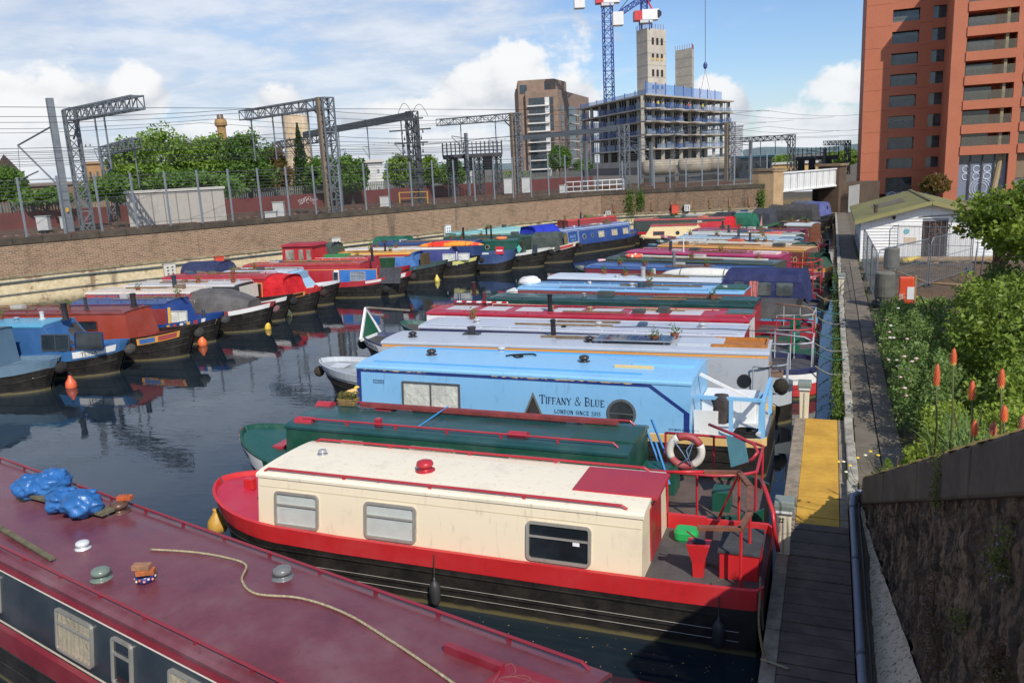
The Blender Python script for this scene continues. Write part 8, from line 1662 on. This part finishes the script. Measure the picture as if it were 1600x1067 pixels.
    m = MB(); m.lathe([(.05, 0), (.09, .1), (.07, .2)], (x0+1.6, y0-.18, 2.75), 8); m.build('lamp', flat((50, 50, 52)), t, world=True); m = MB(); m.tube([(x0+2.8, y0-.05, 2.85), (x0+5.2, y0-.05, 2.95)], .02, 5); m.build('cable', flat((50, 50, 52)), t, world=True)
    for k in range(4):
        y = y0+1.6+k*2.9; m = MB(); m.box(x0+.0, x0+.05, y, y+1.0, 1.3, 2.3); w = m.build('side_window', paint((226, 226, 222), .5), t, world=True); m = MB(); m.box(x0-.01, x0+.01, y+.08, y+.92, 1.38, 2.22); m.build('pane', dark_glass(), w, world=True)
    m = MB(); m.box(x0-.02, x0+.06, y0-.035, y0+.06, .5, ze); m.build('corner_board', wh, t, world=True)
shed()
# raised bed, dug earth and timber edging in front of the shed
m = MB(); nx, ny = 26, 22
from mathutils import noise as mnz
for i in range(nx+1):
    for j in range(ny+1):
        x, y = 1.95+i*.28, 36.5+j*.5; h = .52+.22*max(0, mnz.fractal(Vector((x*.6, y*.6, 3)), .8, 2, 5)+.3); e = min(i, nx-i, j, ny-j); m.v.append((x, y, .47 if e == 0 else h))
for i in range(nx):
    for j in range(ny): a = i*(ny+1)+j; m.f.append((a, a+ny+1, a+ny+2, a+1))
struct(m.build('dug_earth', rough_mat((112, 90, 66), (82, 64, 48), 2.5, .95, 20, .6, .05), smooth=True))
t = thing('timber_edging', 'planked timber terrace edge in front of the white shed', 'edging', (5.5, 47, .5)); wd = rough_mat((178, 148, 108), (140, 112, 80), 4)
for k in range(4): m = MB(); m.box(2.2, 8.2, 46.9+k*.3, 47.17+k*.3, .72, .80); m.build('plank', wd, t, world=True)
for x in (3.8, 5.2, 6.6, 8.0): m = MB(); m.box(x-.12, x+.12, 46.95, 47.15, .4, .72); m.build('post', wd, t, world=True); m = MB(); m.bar((x-.1, 46.93, .55), (x-.6, 46.93, .72), .05); m.build('brace', wd, t, world=True)
m = MB(); m.bar(G(1396, 422, .75), G(1450, 442, .62), .10, .04); m.bar(G(1450, 442, .62), G(1545, 446, .62), .10, .04); tag(m.build('timber_edge', wd), 'long bare plank lying across the dug earth', 'plank')
m = MB(); m.tube([G(1410, 408, .75), G(1422, 406, .78), G(1436, 404, .75)], .14, 8); tag(m.build('yellow_bag', paint((222, 190, 50), .5, .3), smooth=True), 'rolled yellow bag lying before the shed door', 'bag')
# wire fence panels on feet
fm = veil_mesh((120, 126, 130), .12); tub = paint((128, 136, 142), .35, .2, .5)
def heras(a, b, label, h=2.0, z0=.6):
    a, b = Vector((a[0], a[1], z0)), Vector((b[0], b[1], z0)); t = thing('fence_panel', label, 'fence panel', a, 0, 'wire fence panels before the shed'); d = (b-a); up_ = Vector((0, 0, h)); u = d.normalized()*.18
    m = MB(); m.tube([a, a+up_-Vector((0, 0, .2)), a+up_+u, b+up_-u, b+up_-Vector((0, 0, .2)), b], .024, 7); m.build('frame', tub, t, world=True)
    for z in (.15, h*.55): m = MB(); m.tube([a+Vector((0, 0, z)), b+Vector((0, 0, z))], .014, 5); m.build('cross_wire', tub, t, world=True)
    n = max(4, int(d.length/.24)); 
    for k in range(1, n): q = a+d*k/n; m = MB(); m.bar(q+Vector((0, 0, .1)), q+up_, .008); m.build('upright_wire', tub, t, world=True)
    m = MB(); m.quad(a+Vector((0, 0, .1)), b+Vector((0, 0, .1)), b+up_, a+up_); m.build('wire_mesh', fm, t, world=True)
    for q in (a, b): m = MB(); m.box(q.x-.12, q.x+.12, q.y-.3, q.y+.3, z0-.08, z0+.06); m.build('foot', flat((70, 68, 66)), t, world=True)
heras((1.75, 34.3), (1.72, 37.7), 'wire fence panel beside the path, nearest of three'); heras((1.72, 38.0), (1.68, 41.4), 'wire fence panel beside the path, middle of three'); heras((1.68, 41.7), (1.64, 45.1), 'wire fence panel beside the path, farthest of three')
heras((1.8, 34.6), (4.0, 38.9), 'tall wire fence panel crossing the dug earth, left one', 2.05); heras((4.1, 39.1), (6.3, 43.4), 'tall wire fence panel crossing the dug earth, right one', 2.05)
heras((2.9, 46.2), (6.4, 44.6), 'wire fence panel in front of the ironwork door', 2.0)
for k, px in enumerate((1519, 1530)):
    q = G(px, 444, .6); m = MB(); m.tube([q, q+Vector((.15, 0, 2.3))], .035, 7); tag(m.build('scaffold_pole', tub, smooth=True), ('left', 'right')[k]+' upright scaffold pole beside the timber post', 'pole', 'scaffold poles')
# timber post with brace and beam
q = G(1556, 452, .6); q = Vector((q.x*.8, q.y*.8, .6)); q = P(1556, 440, 30); q.z = .5; t = thing('timber_support', 'brown timber post with slanting brace and beam under the tree', 'timber post', q); bw = rough_mat((112, 84, 62), (84, 62, 46), 4); z1 = P(1556, 352, 30).z
m = MB(); m.box(q.x-.12, q.x+.12, q.y-.12, q.y+.12, .5, z1); m.build('post', bw, t, world=True); m = MB(); m.bar((q.x-.1, q.y-.2, z1-.1), (q.x+3, q.y+.5, z1+.15), .16, .2); m.build('beam', bw, t, world=True); m = MB(); m.bar((q.x-.35, q.y-.16, z1-2.0), (q.x+.75, q.y-.16, z1-.2), .12, .14); m.build('brace', bw, t, world=True)
# water butt, grey cylinder, orange lifebuoy cabinet
for k, (px, py, r_, h, lab) in enumerate(((1381, 478, .36, .95, 'grey green water butt on legs beside the path'), (1392, 430, .34, .95, 'second grey drum behind the water butt'))):
    q = G(px, py, .6); t = thing('water_butt', lab, 'water butt', q, 0, 'grey drums by the fence'); m = MB(); m.lathe([(r_*.9, .0), (r_, .1), (r_*1.02, h*.5), (r_*.95, h), (r_*.9, h), (r_*.88, h-.05)], (0, 0, .3), 20); m.build('drum', rough_mat((110, 108, 98), (84, 84, 76), 3, .7, 20, .1), t, smooth=False)
    for a in range(3): m = MB(); m.tube([(r_*.7*math.cos(a*2.1), r_*.7*math.sin(a*2.1), 0), (r_*.7*math.cos(a*2.1), r_*.7*math.sin(a*2.1), .32)], .025, 5); m.build('leg', steel_d, t)
    m = MB(); m.lathe([(r_*.97, 0), (r_*.9, .05), (.02, .06)], (0, 0, .3+h), 20); m.build('lid', rough_mat((128, 124, 112), (100, 98, 88), 3), t)
q = G(1414, 490, .6); t = thing('lifebuoy_cabinet', 'orange lifebuoy cabinet with white panel standing among the plants', 'cabinet', q); m = MB(); m.box(-.24, .24, -.15, .15, .35, 1.35); m.build('case', paint((226, 74, 26), .35, .15), t, bevel=.04); m = MB(); m.box(.02, .25, -.17, -.15, .55, 1.0); m.build('white_panel', flat((222, 222, 220)), t); m = MB(); m.box(.26, .33, -.05, .05, 0, 1.4); m.build('post', wd, t); m = MB(); m.box(-.1, .1, -.02, .1, 0, .35); m.build('stand', steel_d, t)
m = MB(); m.box(-.24, -.05, -.18, -.15, .35, .75); m.build('weathered_patch', rough_mat((150, 50, 24), (226, 200, 180), 14), t)
# service pedestals
def pedestal(p, label, num=None):
    t = thing('service_pedestal', label, 'pedestal', p, 0, 'service pedestals on the quay'); cr = paint((222, 210, 178), .45, .2); gy = paint((128, 138, 128), .45, .2)
    m = MB(); m.loft([[(sx*w, sy*w2, z) for sx, sy in ((-1, -1), (1, -1), (1, 1), (-1, 1))] for z, w, w2 in ((0, .095, .09), (.66, .11, .10))]); m.build('column', cr, t, bevel=.012); m = MB(); m.loft([[(sx*w, sy*w2, z) for sx, sy in ((-1, -1), (1, -1), (1, 1), (-1, 1))] for z, w, w2 in ((.66, .13, .125), (.80, .15, .145), (.88, .14, .135))]); m.build('head', gy, t, bevel=.015)
    m = MB(); m.box(-.118, .118, -.135, -.12, .69, .735); m.build('light_band', flat((226, 226, 220), .3), t); m = MB(); m.box(-.012, .012, -.112, -.098, .03, .62); m.build('seam', flat((170, 166, 150)), t)
    if num:
        lm, w = lettering(num, .065, .2, .14); mm = MB(); mm.v = [(a-.075, -.109-c, b+.54) for a, b, c in lm.v]; mm.f = lm.f; mm.build('number', flat((30, 30, 30)), t)
pedestal(G(1224, 862, .505), 'cream service pedestal numbered 22 where the dark boards begin', '22')
pedestal(G(1256, 652, .505), 'cream service pedestal at the far end of the yellow boards')
pedestal(Vector((.12, 33.2, .0)) if False else Vector((.53, 36.5, .62)), 'small service pedestal on the kerb beyond the navy hood')
# mooring lines to the kerb
for k, (y, x) in enumerate(((22.6, -.25), (24.3, -.3), (25.4, -.3), (27.2, -.3), (29.6, -.3), (31.6, -.4), (34.4, -.4), (37.2, -.4))):
    rope(sag((x, y-.2, .95), (.53, y+.35, .64), .12), .02, 'mooring line from a stern to the white kerb, %s from the pontoon' % ('first', 'second', 'third', 'fourth', 'fifth', 'sixth', 'seventh', 'eighth')[k], ((150, 150, 136), (60, 120, 110))[k % 2], group='mooring lines along the kerb')
rope([(-.52, 9.2, .52), (-.60, 9.35, .56), (-.68, 9.7, .72), (-.70, 10.1, .92), (-.72, 10.4, 1.0)], .018, 'worn mooring rope from the cream boat round the pontoon edge', (150, 124, 92)); rope([(-.30, 9.15, .52), (-.5, 9.2, .53), (-.62, 9.28, .5)], .016, 'short rope end lying on the dark boards', (184, 170, 142))
for k, (b, a) in enumerate((((-23.6, 21.3), (120, 575)), ((-24.0, 19.0), (62, 590)), ((-22.9, 24.1), (300, 540)), ((-23.4, 26.5), (318, 528)), ((-23.5, 33.2), (452, 488)))):
    q = G(*a, .05); rope(sag((b[0], b[1]-.2, 1.0), q, .25), .022, 'slack mooring line hanging from the bow of %s' % ('the blue boat with the white flash', 'the grey blue boat', 'the rust red boat', 'the blue cabin boat', 'the bright red boat')[k], (150, 136, 110), group='slack lines at the bows')
# floating leaves
m = MB()
for k in range(260):
    x, y = random.uniform(-6, -.7), random.uniform(8.2, 10.0) if k < 150 else random.uniform(14.7, 16.3); s = random.uniform(.006, .022); a = random.uniform(0, 3); m.add([(x+s*math.cos(a), y+s*math.sin(a), .004), (x-s*math.sin(a)*.6, y+s*math.cos(a)*.6, .004), (x-s*math.cos(a), y-s*math.sin(a), .004), (x+s*math.sin(a)*.6, y-s*math.cos(a)*.6, .004)], [(0, 1, 2, 3)])
tag(m.build('floating_leaves', flat((176, 150, 84))), 'small dead leaves floating between the foreground boats', 'leaves', kind='stuff')
# ================================================================ vegetation
LMESH = {}
def crown(n, size, seed, shape=(1, 1, 1), clumps=60, tight=.30):
    """leaf faces gathered in clumps through a unit crown"""
    rg = np.random.default_rng(seed); c = rg.normal(size=(clumps, 3)); c /= np.linalg.norm(c, axis=1)[:, None]; c *= (rg.uniform(.35, 1, clumps)**.55)[:, None]; c[:, 2] = np.where(c[:, 2] < -.45, c[:, 2]*.5, c[:, 2])
    w = rg.uniform(.6, 1.5, clumps); idx = rg.choice(clumps, n, p=w/w.sum()); dv = rg.normal(size=(n, 3)); dv /= np.linalg.norm(dv, axis=1)[:, None]; r_ = (rg.uniform(0, 1, n)**.4)*tight*w[idx]*.8
    return (c[idx]*.82+dv*r_[:, None])*np.array(shape)
bark = rough_mat((86, 72, 58), (62, 52, 44), 4)
def tree(px, ytop, ybase, d_, wpx, label, leaf, seed, n=5200, zb=ZR, size=None, name='tree', group='trees beyond the railway', shape='round', sq=1.0):
    q = P(px, (ytop+ybase)/2, d_); zt = P(px, ytop, d_).z; zc0 = max(zb+.3, P(px, ybase, d_).z); r_ = wpx/2*d_/1271*1.03; h = (zt-zc0)/2; t = thing(name, label, 'tree', (q.x, q.y, zb), seed*.7, group)
    m = MB(); H = zt-zb; m.tube([(0, 0, 0), (.1, .05, H*.35), (.0, .1, H*.6), (.1, .1, H*.85)], [.05*H*.5+.08, .04*H*.4+.06, .10, .03], 7)
    for k in range(6): a = k*1.05+seed; z = H*(.35+.07*k); m.tube([(0, 0, z), (r_*.4*math.cos(a), r_*.4*math.sin(a), z+H*.12), (r_*.75*math.cos(a), r_*.75*math.sin(a), z+H*.2)], [.09, .06, .02], 5)
    m.build('trunk', bark, t)
    if shape == 'conifer':
        rg = np.random.default_rng(seed); u = rg.uniform(0, 1, n)**.7; a = rg.uniform(0, 6.28, n); rr = (1-u*.0)*u*rg.uniform(.35, 1, n)**.5*(.75+.25*np.sin(a*5+u*20)); C = np.stack([rr*np.cos(a), rr*np.sin(a), 1-2*u], 1)
    else: C = crown(int(n*1.7), size, seed, clumps=110, tight=.26)
    C = C*np.array([r_, r_*sq, h])+np.array([0, 0, (zt+zc0)/2-zb]); 
    o = quads_mesh('crown', leaf_quads(C, size or .36), leaf, t); return t
lf1 = leaf_mat((140, 168, 70), (98, 136, 54), 'a', scale=.5); lf2 = leaf_mat((112, 144, 66), (80, 114, 54), 'b', scale=.5); lf3 = leaf_mat((136, 160, 74), (104, 136, 60), 'c', scale=.5); lfr = leaf_mat((128, 92, 58), (92, 106, 54), 'red', scale=.6); lfd = leaf_mat((70, 96, 58), (52, 78, 50), 'd', scale=.5)
tree(205, 205, 330, 92, 84, 'leafy green tree at the left end of the big clump', lf1, 1); tree(262, 193, 325, 98, 110, 'tallest broad green tree in the big clump', lf1, 2, 7000); tree(330, 203, 325, 96, 96, 'broad green tree in the middle of the big clump', lf1, 3, 6500)
tree(388, 200, 325, 94, 90, 'darker green tree below the brick chimney side of the clump', lf2, 4, 6000); tree(428, 218, 322, 100, 60, 'green tree with reddish leaves at the right end of the clump', lfr, 5, 4000); tree(300, 262, 330, 84, 150, 'low dark bushy tree in front of the clump', lf2, 6, 5200); tree(180, 268, 330, 82, 90, 'low dark bush behind the grey cabin', lf2, 7, 3800)
tree(470, 192, 318, 104, 46, 'dark pointed conifer below the storage tank', lfd, 8, 3600, shape='conifer'); tree(505, 236, 318, 96, 60, 'round green tree left of the concrete portal mast', lf2, 9, 3600); tree(548, 238, 318, 94, 60, 'round green tree right of the concrete portal mast', lf2, 10, 3800)
tree(628, 236, 306, 104, 56, 'loose pale green tree left of the switchgear mast', lf3, 11, 3200); tree(668, 240, 304, 104, 44, 'bright green tree behind the switchgear mast', lf1, 12, 3000); tree(706, 246, 302, 108, 50, 'dark green tree under the signal gantry', lf2, 13, 2800)
tree(874, 224, 275, 205, 42, 'dark round tree in front of the brown flats', lf2, 14, 3000, size=.6); tree(912, 246, 276, 200, 34, 'small dark tree at the foot of the building site', lf2, 15, 2000, size=.6); tree(12, 258, 330, 92, 60, 'dark green tree at the left edge of the picture', lf2, 16, 4200); tree(70, 292, 328, 88, 80, 'low green bush left of the far left mast', lf2, 17, 3000)
tree(1325, 232, 275, 150, 36, 'bright green tree beside the red flats', lf3, 18, 2600, size=.5); tree(1300, 238, 270, 170, 30, 'green tree behind the dark gantry', lf1, 19, 2200, size=.5); tree(1222, 240, 262, 190, 40, 'far green tree behind the yellow shed', lf1, 20, 1800, size=.5); tree(805, 266, 290, 120, 60, 'low bushes behind the railway left of the brown flats', lf3, 21, 2200, size=.4)
tree(1650, 262, 440, 27, 250, 'light green leafy tree at the right edge beside the shed', leaf_mat((132, 150, 52), (92, 118, 44), 'lime', scale=1.5), 22, 9000, zb=.5, size=.16, group='plants on the right bank')
tree(1462, 268, 312, 100, 40, 'brownish shrub at the foot of the red flats', lfr, 23, 1500, zb=.5, size=.35)
# far low hills and woods on the horizon
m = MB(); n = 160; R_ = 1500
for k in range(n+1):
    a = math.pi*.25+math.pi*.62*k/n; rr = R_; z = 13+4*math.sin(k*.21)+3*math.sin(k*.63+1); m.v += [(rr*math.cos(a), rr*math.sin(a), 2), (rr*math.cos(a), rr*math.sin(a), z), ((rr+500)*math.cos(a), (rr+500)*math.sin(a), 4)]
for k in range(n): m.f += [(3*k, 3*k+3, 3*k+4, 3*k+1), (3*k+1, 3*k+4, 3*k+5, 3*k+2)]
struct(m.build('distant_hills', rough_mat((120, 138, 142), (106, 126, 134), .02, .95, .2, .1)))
# ---- plants on the right bank
def shrub(C, mat, size, label, name='shrub', stems=5, cat='shrub', parts=None, base=None):
    c = C.mean(0); z0 = base if base is not None else C[:, 2].min(); t = thing(name, label, cat, (c[0], c[1], z0), 0, 'plants on the right bank'); L = np.array([c[0], c[1], z0]); quads_mesh('foliage', leaf_quads(C-L, size, aspect=.55, upbias=.6), mat, t)['kind'] = 'stuff'
    h = C[:, 2].max()-z0; m = MB()
    for k in range(stems): a = k*6.28/stems; m.tube([(0, 0, 0), (.15*math.cos(a), .15*math.sin(a), h*.4), (.4*math.cos(a), .5*math.sin(a), h*.75)], [.03, .02, .01], 5)
    m.build('stems', bark, t)['kind'] = 'stuff'; return t
def blob(n, c, r_, seed, clumps=90, tight=.22):
    return crown(n, 0, seed, (1, 1, 1), clumps, tight)*np.array(r_)+np.array(c)
laurel = leaf_mat((140, 158, 60), (88, 116, 46), 'laurel', .25, 2.5)
shrub(np.concatenate([blob(19000, (4.0, 21.4, 1.85), (1.6, 3.3, 2.0), 31, 180), blob(7000, (3.5, 17.9, 1.3), (1.0, 1.6, 1.05), 32, 90)]), laurel, .13, 'large glossy evergreen shrub filling the right edge behind the orange flower spikes', 'evergreen_shrub', base=.6)
shrub(np.concatenate([blob(9000, (2.05, 19.2, 1.3), (.88, 2.4, 1.15), 33, 110), blob(9000, (2.15, 23.2, 1.3), (.95, 2.9, 1.2), 34, 120), blob(6000, (2.2, 27.8, 1.05), (.95, 2.6, .85), 35, 90)]), leaf_mat((128, 152, 82), (94, 124, 64), 'rose', .3, 2), .085, 'loose rose bush with pale pink flowers beside the path', 'rose_bush', base=.55)
for k in range(26):
    s = random.random(); p = Vector((random.uniform(1.42, 1.9), random.uniform(17.6, 26), random.uniform(1.2, 2.1))); m = MB(); m.lathe([(.005, 0), (.035, .012), (.045, .03), (.02, .045)], (0, 0, 0), 7); o = m.build('rose_flower', flat((236, 196, 196) if k % 3 else (240, 226, 222))); o.location = p; tag(o, 'pale pink flower on the rose bush beside the path', 'flower', 'flowers on the rose bush')
shrub(np.concatenate([blob(8000, (2.3, 15.8, 1.25), (.85, 1.9, .75), 36, 90), blob(6500, (3.1, 14.6, 1.75), (.95, 1.8, .7), 37, 80), blob(3600, (1.65, 15.2, .9), (.4, 1.3, .5), 38, 60), blob(5000, (2.2, 12.4, 2.15), (.6, 1.6, .4), 44, 70)]), leaf_mat((168, 184, 74), (122, 150, 60), 'bright', .35, 2.5), .075, 'low bright green shrub between the stone coping and the path', 'low_shrub', base=.7)
shrub(np.concatenate([blob(3000, (2.7, 31.5, .75), (1.0, 2.5, .5), 39, 50), blob(3000, (4.2, 30.0, .95), (1.2, 2.4, .8), 40, 50), blob(2400, (3.3, 34.6, .6), (1.4, 1.2, .35), 41, 40)]), leaf_mat((142, 164, 78), (104, 132, 62), 'weed', .3, 2), .11, 'mixed leafy weeds round the orange lifebuoy cabinet', 'weeds', base=.5)
shrub(np.concatenate([blob(6000, (5.2, 26.5, 1.8), (1.8, 2.4, 1.6), 42, 80), blob(3500, (5.4, 30.5, 1.4), (1.4, 2.2, 1.3), 43, 60)]), leaf_mat((104, 132, 60), (74, 102, 48), 'back', .3, 2), .14, 'dark leafy shrub behind the evergreen one under the tree', 'back_shrub', base=.5)
# sword leaves and flower spikes
t = thing('flower_leaf_clump', 'clump of long sword shaped leaves below the orange flower spikes', 'plant', (1.62, 10.6, bankz(1.9, 10.6)), 0, 'plants on the right bank'); V = []; 
for k in range(150):
    a, ln = random.uniform(0, 6.28), random.uniform(.35, .7); b = Vector((random.gauss(0, .16), random.gauss(0, .5), random.uniform(-.1, .05))); w = .011; d = Vector((math.cos(a), math.sin(a), 0)); s = Vector((-d.y, d.x, 0))*w; p1, p2 = b+d*ln*.22+Vector((0, 0, ln*.75)), b+d*ln*.6+Vector((0, 0, ln*.92))
    V += [[b-s, b+s, p1+s, p1-s], [p1-s, p1+s, p2+s*.15, p2-s*.15]]
quads_mesh('blades', np.array([[tuple(p) for p in q] for q in V]), leaf_mat((124, 146, 84), (92, 122, 66), 'blade', .3, 3), t)['kind'] = 'stuff'
ORD = ('first', 'second', 'third', 'fourth', 'fifth', 'sixth', 'seventh', 'eighth')
for k, (px, py, d_, hh, lab) in enumerate(((1464, 584, 10.2, .24, 'tall orange flower spike leftmost above the coping'), (1490, 556, 10.6, .19, 'tallest red orange flower spike, second from left'), (1519, 608, 9.9, .20, 'orange flower spike third from left, middle height'), (1565, 590, 9.7, .20, 'tall red flower spike with yellow base near the right edge'), (1569, 644, 9.4, .16, 'short orange flower spike right of the tall one with yellow base'), (1523, 667, 9.6, .16, 'short leaning orange flower spike just above the coping'), (1552, 667, 9.5, .13, 'small faded red flower spike just above the coping'), (1598, 660, 9.2, .16, 'dull orange flower spike cut by the right edge'))):
    p = P(px, py, d_); zb_ = min(p.z-.15, bankz(p.x, p.y)-.05); t = thing('flower_spike', lab, 'flower', (p.x+.02, p.y, zb_), 0, 'orange flower spikes'); h = p.z-zb_; m = MB(); m.tube([(0, 0, 0), (.01, 0, h*.5), (-.02, 0, h-hh*.4)], [.014, .011, .009], 6); m.build('stem', leaf_mat((120, 120, 74), (104, 100, 66), 'stem'), t, smooth=True)
    V = []
    for j in range(130):
        f = j/130; a = j*2.4; r_ = .04*(math.sin(math.pi*(.15+.78*f))**.5)*(1-f*.18); z = h-hh/2+hh*f; d = Vector((math.cos(a), math.sin(a), 0)); c = Vector((-.02, 0, z)); s = Vector((-d.y, d.x, 0))*.008; V.append([c+d*r_*.3-s, c+d*r_*.3+s, c+d*r_*1.15+s*.6+Vector((0, 0, -.022)), c+d*r_*1.15-s*.6+Vector((0, 0, -.022))])
    V = np.array([[tuple(p_) for p_ in q] for q in V]); n3 = int(len(V)*.2)
    quads_mesh('florets', V[n3:], flat((226, 110, 66) if k not in (6, 7) else (200, 112, 84), .5), t)['kind'] = 'stuff'; quads_mesh('opening_florets', V[:n3], flat((226, 190, 96) if k in (1, 3) else (222, 120, 60), .5), t)['kind'] = 'stuff'
    m = MB(); m.tube([(-.02, 0, h-hh/2), (-.02, 0, h+hh*.45)], [.03, .012], 7); m.build('spike_core', flat((190, 84, 50)), t)
# creepers hanging on the wing wall
def wallpt(px, py):
    r_ = ray(px, py); s = (.75+.072*13.5)/(r_[0]+.072*r_[1]); return np.array([r_[0]*s-.05, r_[1]*s, HC+r_[2]*s])
def creeper(pts, n, spread, mat, size, label, flowers=None):
    P_ = np.array([wallpt(*p) for p in pts]); i = RNG.integers(0, len(P_)-1, n); f = RNG.uniform(0, 1, n)[:, None]; C = P_[i]*(1-f)+P_[i+1]*f+RNG.normal(size=(n, 3))*np.array([.035, spread, spread]); C[:, 0] -= .04; c = C.mean(0); t = thing('creeper', label, 'creeper', c, 0, 'creepers on the wing wall'); quads_mesh('leaves', leaf_quads(C-c, size), mat, t)['kind'] = 'stuff'; m = MB(); m.tube([Vector(p-c) for p in P_], .006, 4); m.build('stem', bark, t)
    if flowers:
        k = RNG.choice(n, n//9); quads_mesh('flowers', leaf_quads(C[k]-c-np.array([.03, 0, 0]), size*.55), flat(flowers), t)['kind'] = 'stuff'
pur = leaf_mat((92, 52, 56), (84, 78, 46), 'pur', .2, 4); ol = leaf_mat((110, 122, 58), (92, 70, 50), 'ol', .25, 4)
creeper([(1345, 770), (1350, 800), (1352, 830), (1360, 860)], 900, .10, pur, .035, 'reddish creeper hanging at the low end of the wing wall'); creeper([(1484, 705), (1482, 750), (1478, 790)], 420, .04, ol, .03, 'narrow green creeper hanging over the coping joint')
creeper([(1592, 835), (1578, 880), (1588, 900)], 420, .06, ol, .03, 'green creeper with tiny mauve flowers at the right edge of the wing wall', (170, 140, 200)); creeper([(1470, 905), (1466, 960), (1480, 1010), (1470, 1040)], 1100, .10, pur, .026, 'purple creeper with tiny mauve flowers low on the wing wall', (170, 130, 180)); creeper([(1520, 960), (1522, 985)], 160, .04, ol, .03, 'small tuft of green creeper in the middle of the wing wall'); creeper([(1585, 1010), (1570, 1050), (1590, 1067)], 500, .06, pur, .03, 'reddish purple creeper in the lower right corner')
# tuft of yellow flowered weeds at the end of the coping
C = np.concatenate([blob(1500, (1.15, 14.2, 1.05), (.35, .5, .35), 51, 30), blob(900, (1.0, 13.5, 1.45), (.2, .5, .22), 52, 20)]); shrub(C, leaf_mat((128, 146, 66), (96, 116, 54), 'tuft', .3, 4), .04, 'tuft of grassy weeds at the low end of the coping', 'weed_tuft', base=.6)
for k, (px, py) in enumerate(((1318, 722), (1328, 728), (1340, 716), (1352, 712), (1360, 706), (1372, 712), (1322, 738), (1310, 722))):
    p = P(px, py, 13.2); m = MB(); m.lathe([(.005, 0), (.03, .01), (.02, .022)], (0, 0, 0), 8); o = m.build('yellow_flower', flat((240, 204, 40) if k % 3 else (232, 226, 190))); o.location = p; m = MB(); m.tube([(0, 0, 0), (.06, .05, -.2), (.25, .15, -.45)], .004, 4); m.build('stalk', leaf_mat((120, 130, 70), (100, 110, 60), 'stalk'), o); tag(o, 'small yellow flower on a thin stalk at the end of the coping', 'flower', 'yellow flowers at the coping')
# weeds along the kerb and below the wall
C = []
for k in range(90):
    y = 19.5+random.random()**1.5*26; C.append(RNG.normal(size=(60, 3))*np.array([.08, .18, .12])+np.array([.34, y, .45]))
C = np.concatenate(C); tag(quads_mesh('kerb_weeds', leaf_quads(C, .06), leaf_mat((110, 134, 54), (74, 100, 42), 'kw', .3, 2)), 'green weeds growing out of the quay below the white kerb', 'weeds', kind='stuff')
C = []
for k in range(60): y = 14.5+random.random()*40; C.append(RNG.normal(size=(22, 3))*np.array([.05, .15, .05])+np.array([1.55+random.uniform(0, .1), y, .6]))
C = np.concatenate(C); tag(quads_mesh('path_weeds', leaf_quads(C, .045), leaf_mat((110, 130, 54), (84, 100, 44), 'pw', .3, 2)), 'low weeds along the inner edge of the path', 'weeds', kind='stuff')
for k, (px, py) in enumerate(((984, 318), (1001, 312), (1190, 312))):
    best = None; r_ = ray(px, py); p, q = WP[2], WP[3]; 
    den = r_[0]*(q-p).y-r_[1]*(q-p).x; s_ = (p.x*(q-p).y-p.y*(q-p).x)/den; c = np.array([r_[0]*s_, r_[1]*s_-.15, HC+r_[2]*s_]); C = RNG.normal(size=(700, 3))*np.array([.32 if k == 0 else .16, .12, .75 if k == 0 else .45])+c; t = thing('wall_plant', ('ivy hanging where the brick wall bends', 'smaller ivy just right of the bend in the wall', 'small plant hanging on the wall beside the bridge')[k], 'plant', c, 0, 'plants on the canal wall'); quads_mesh('foliage', leaf_quads(C-c, .14), lf2, t)['kind'] = 'stuff'; m = MB(); m.tube([(0, .1, -1.2), (0, .08, 0), (.05, .1, 1)], .02, 4); m.build('stem', bark, t)
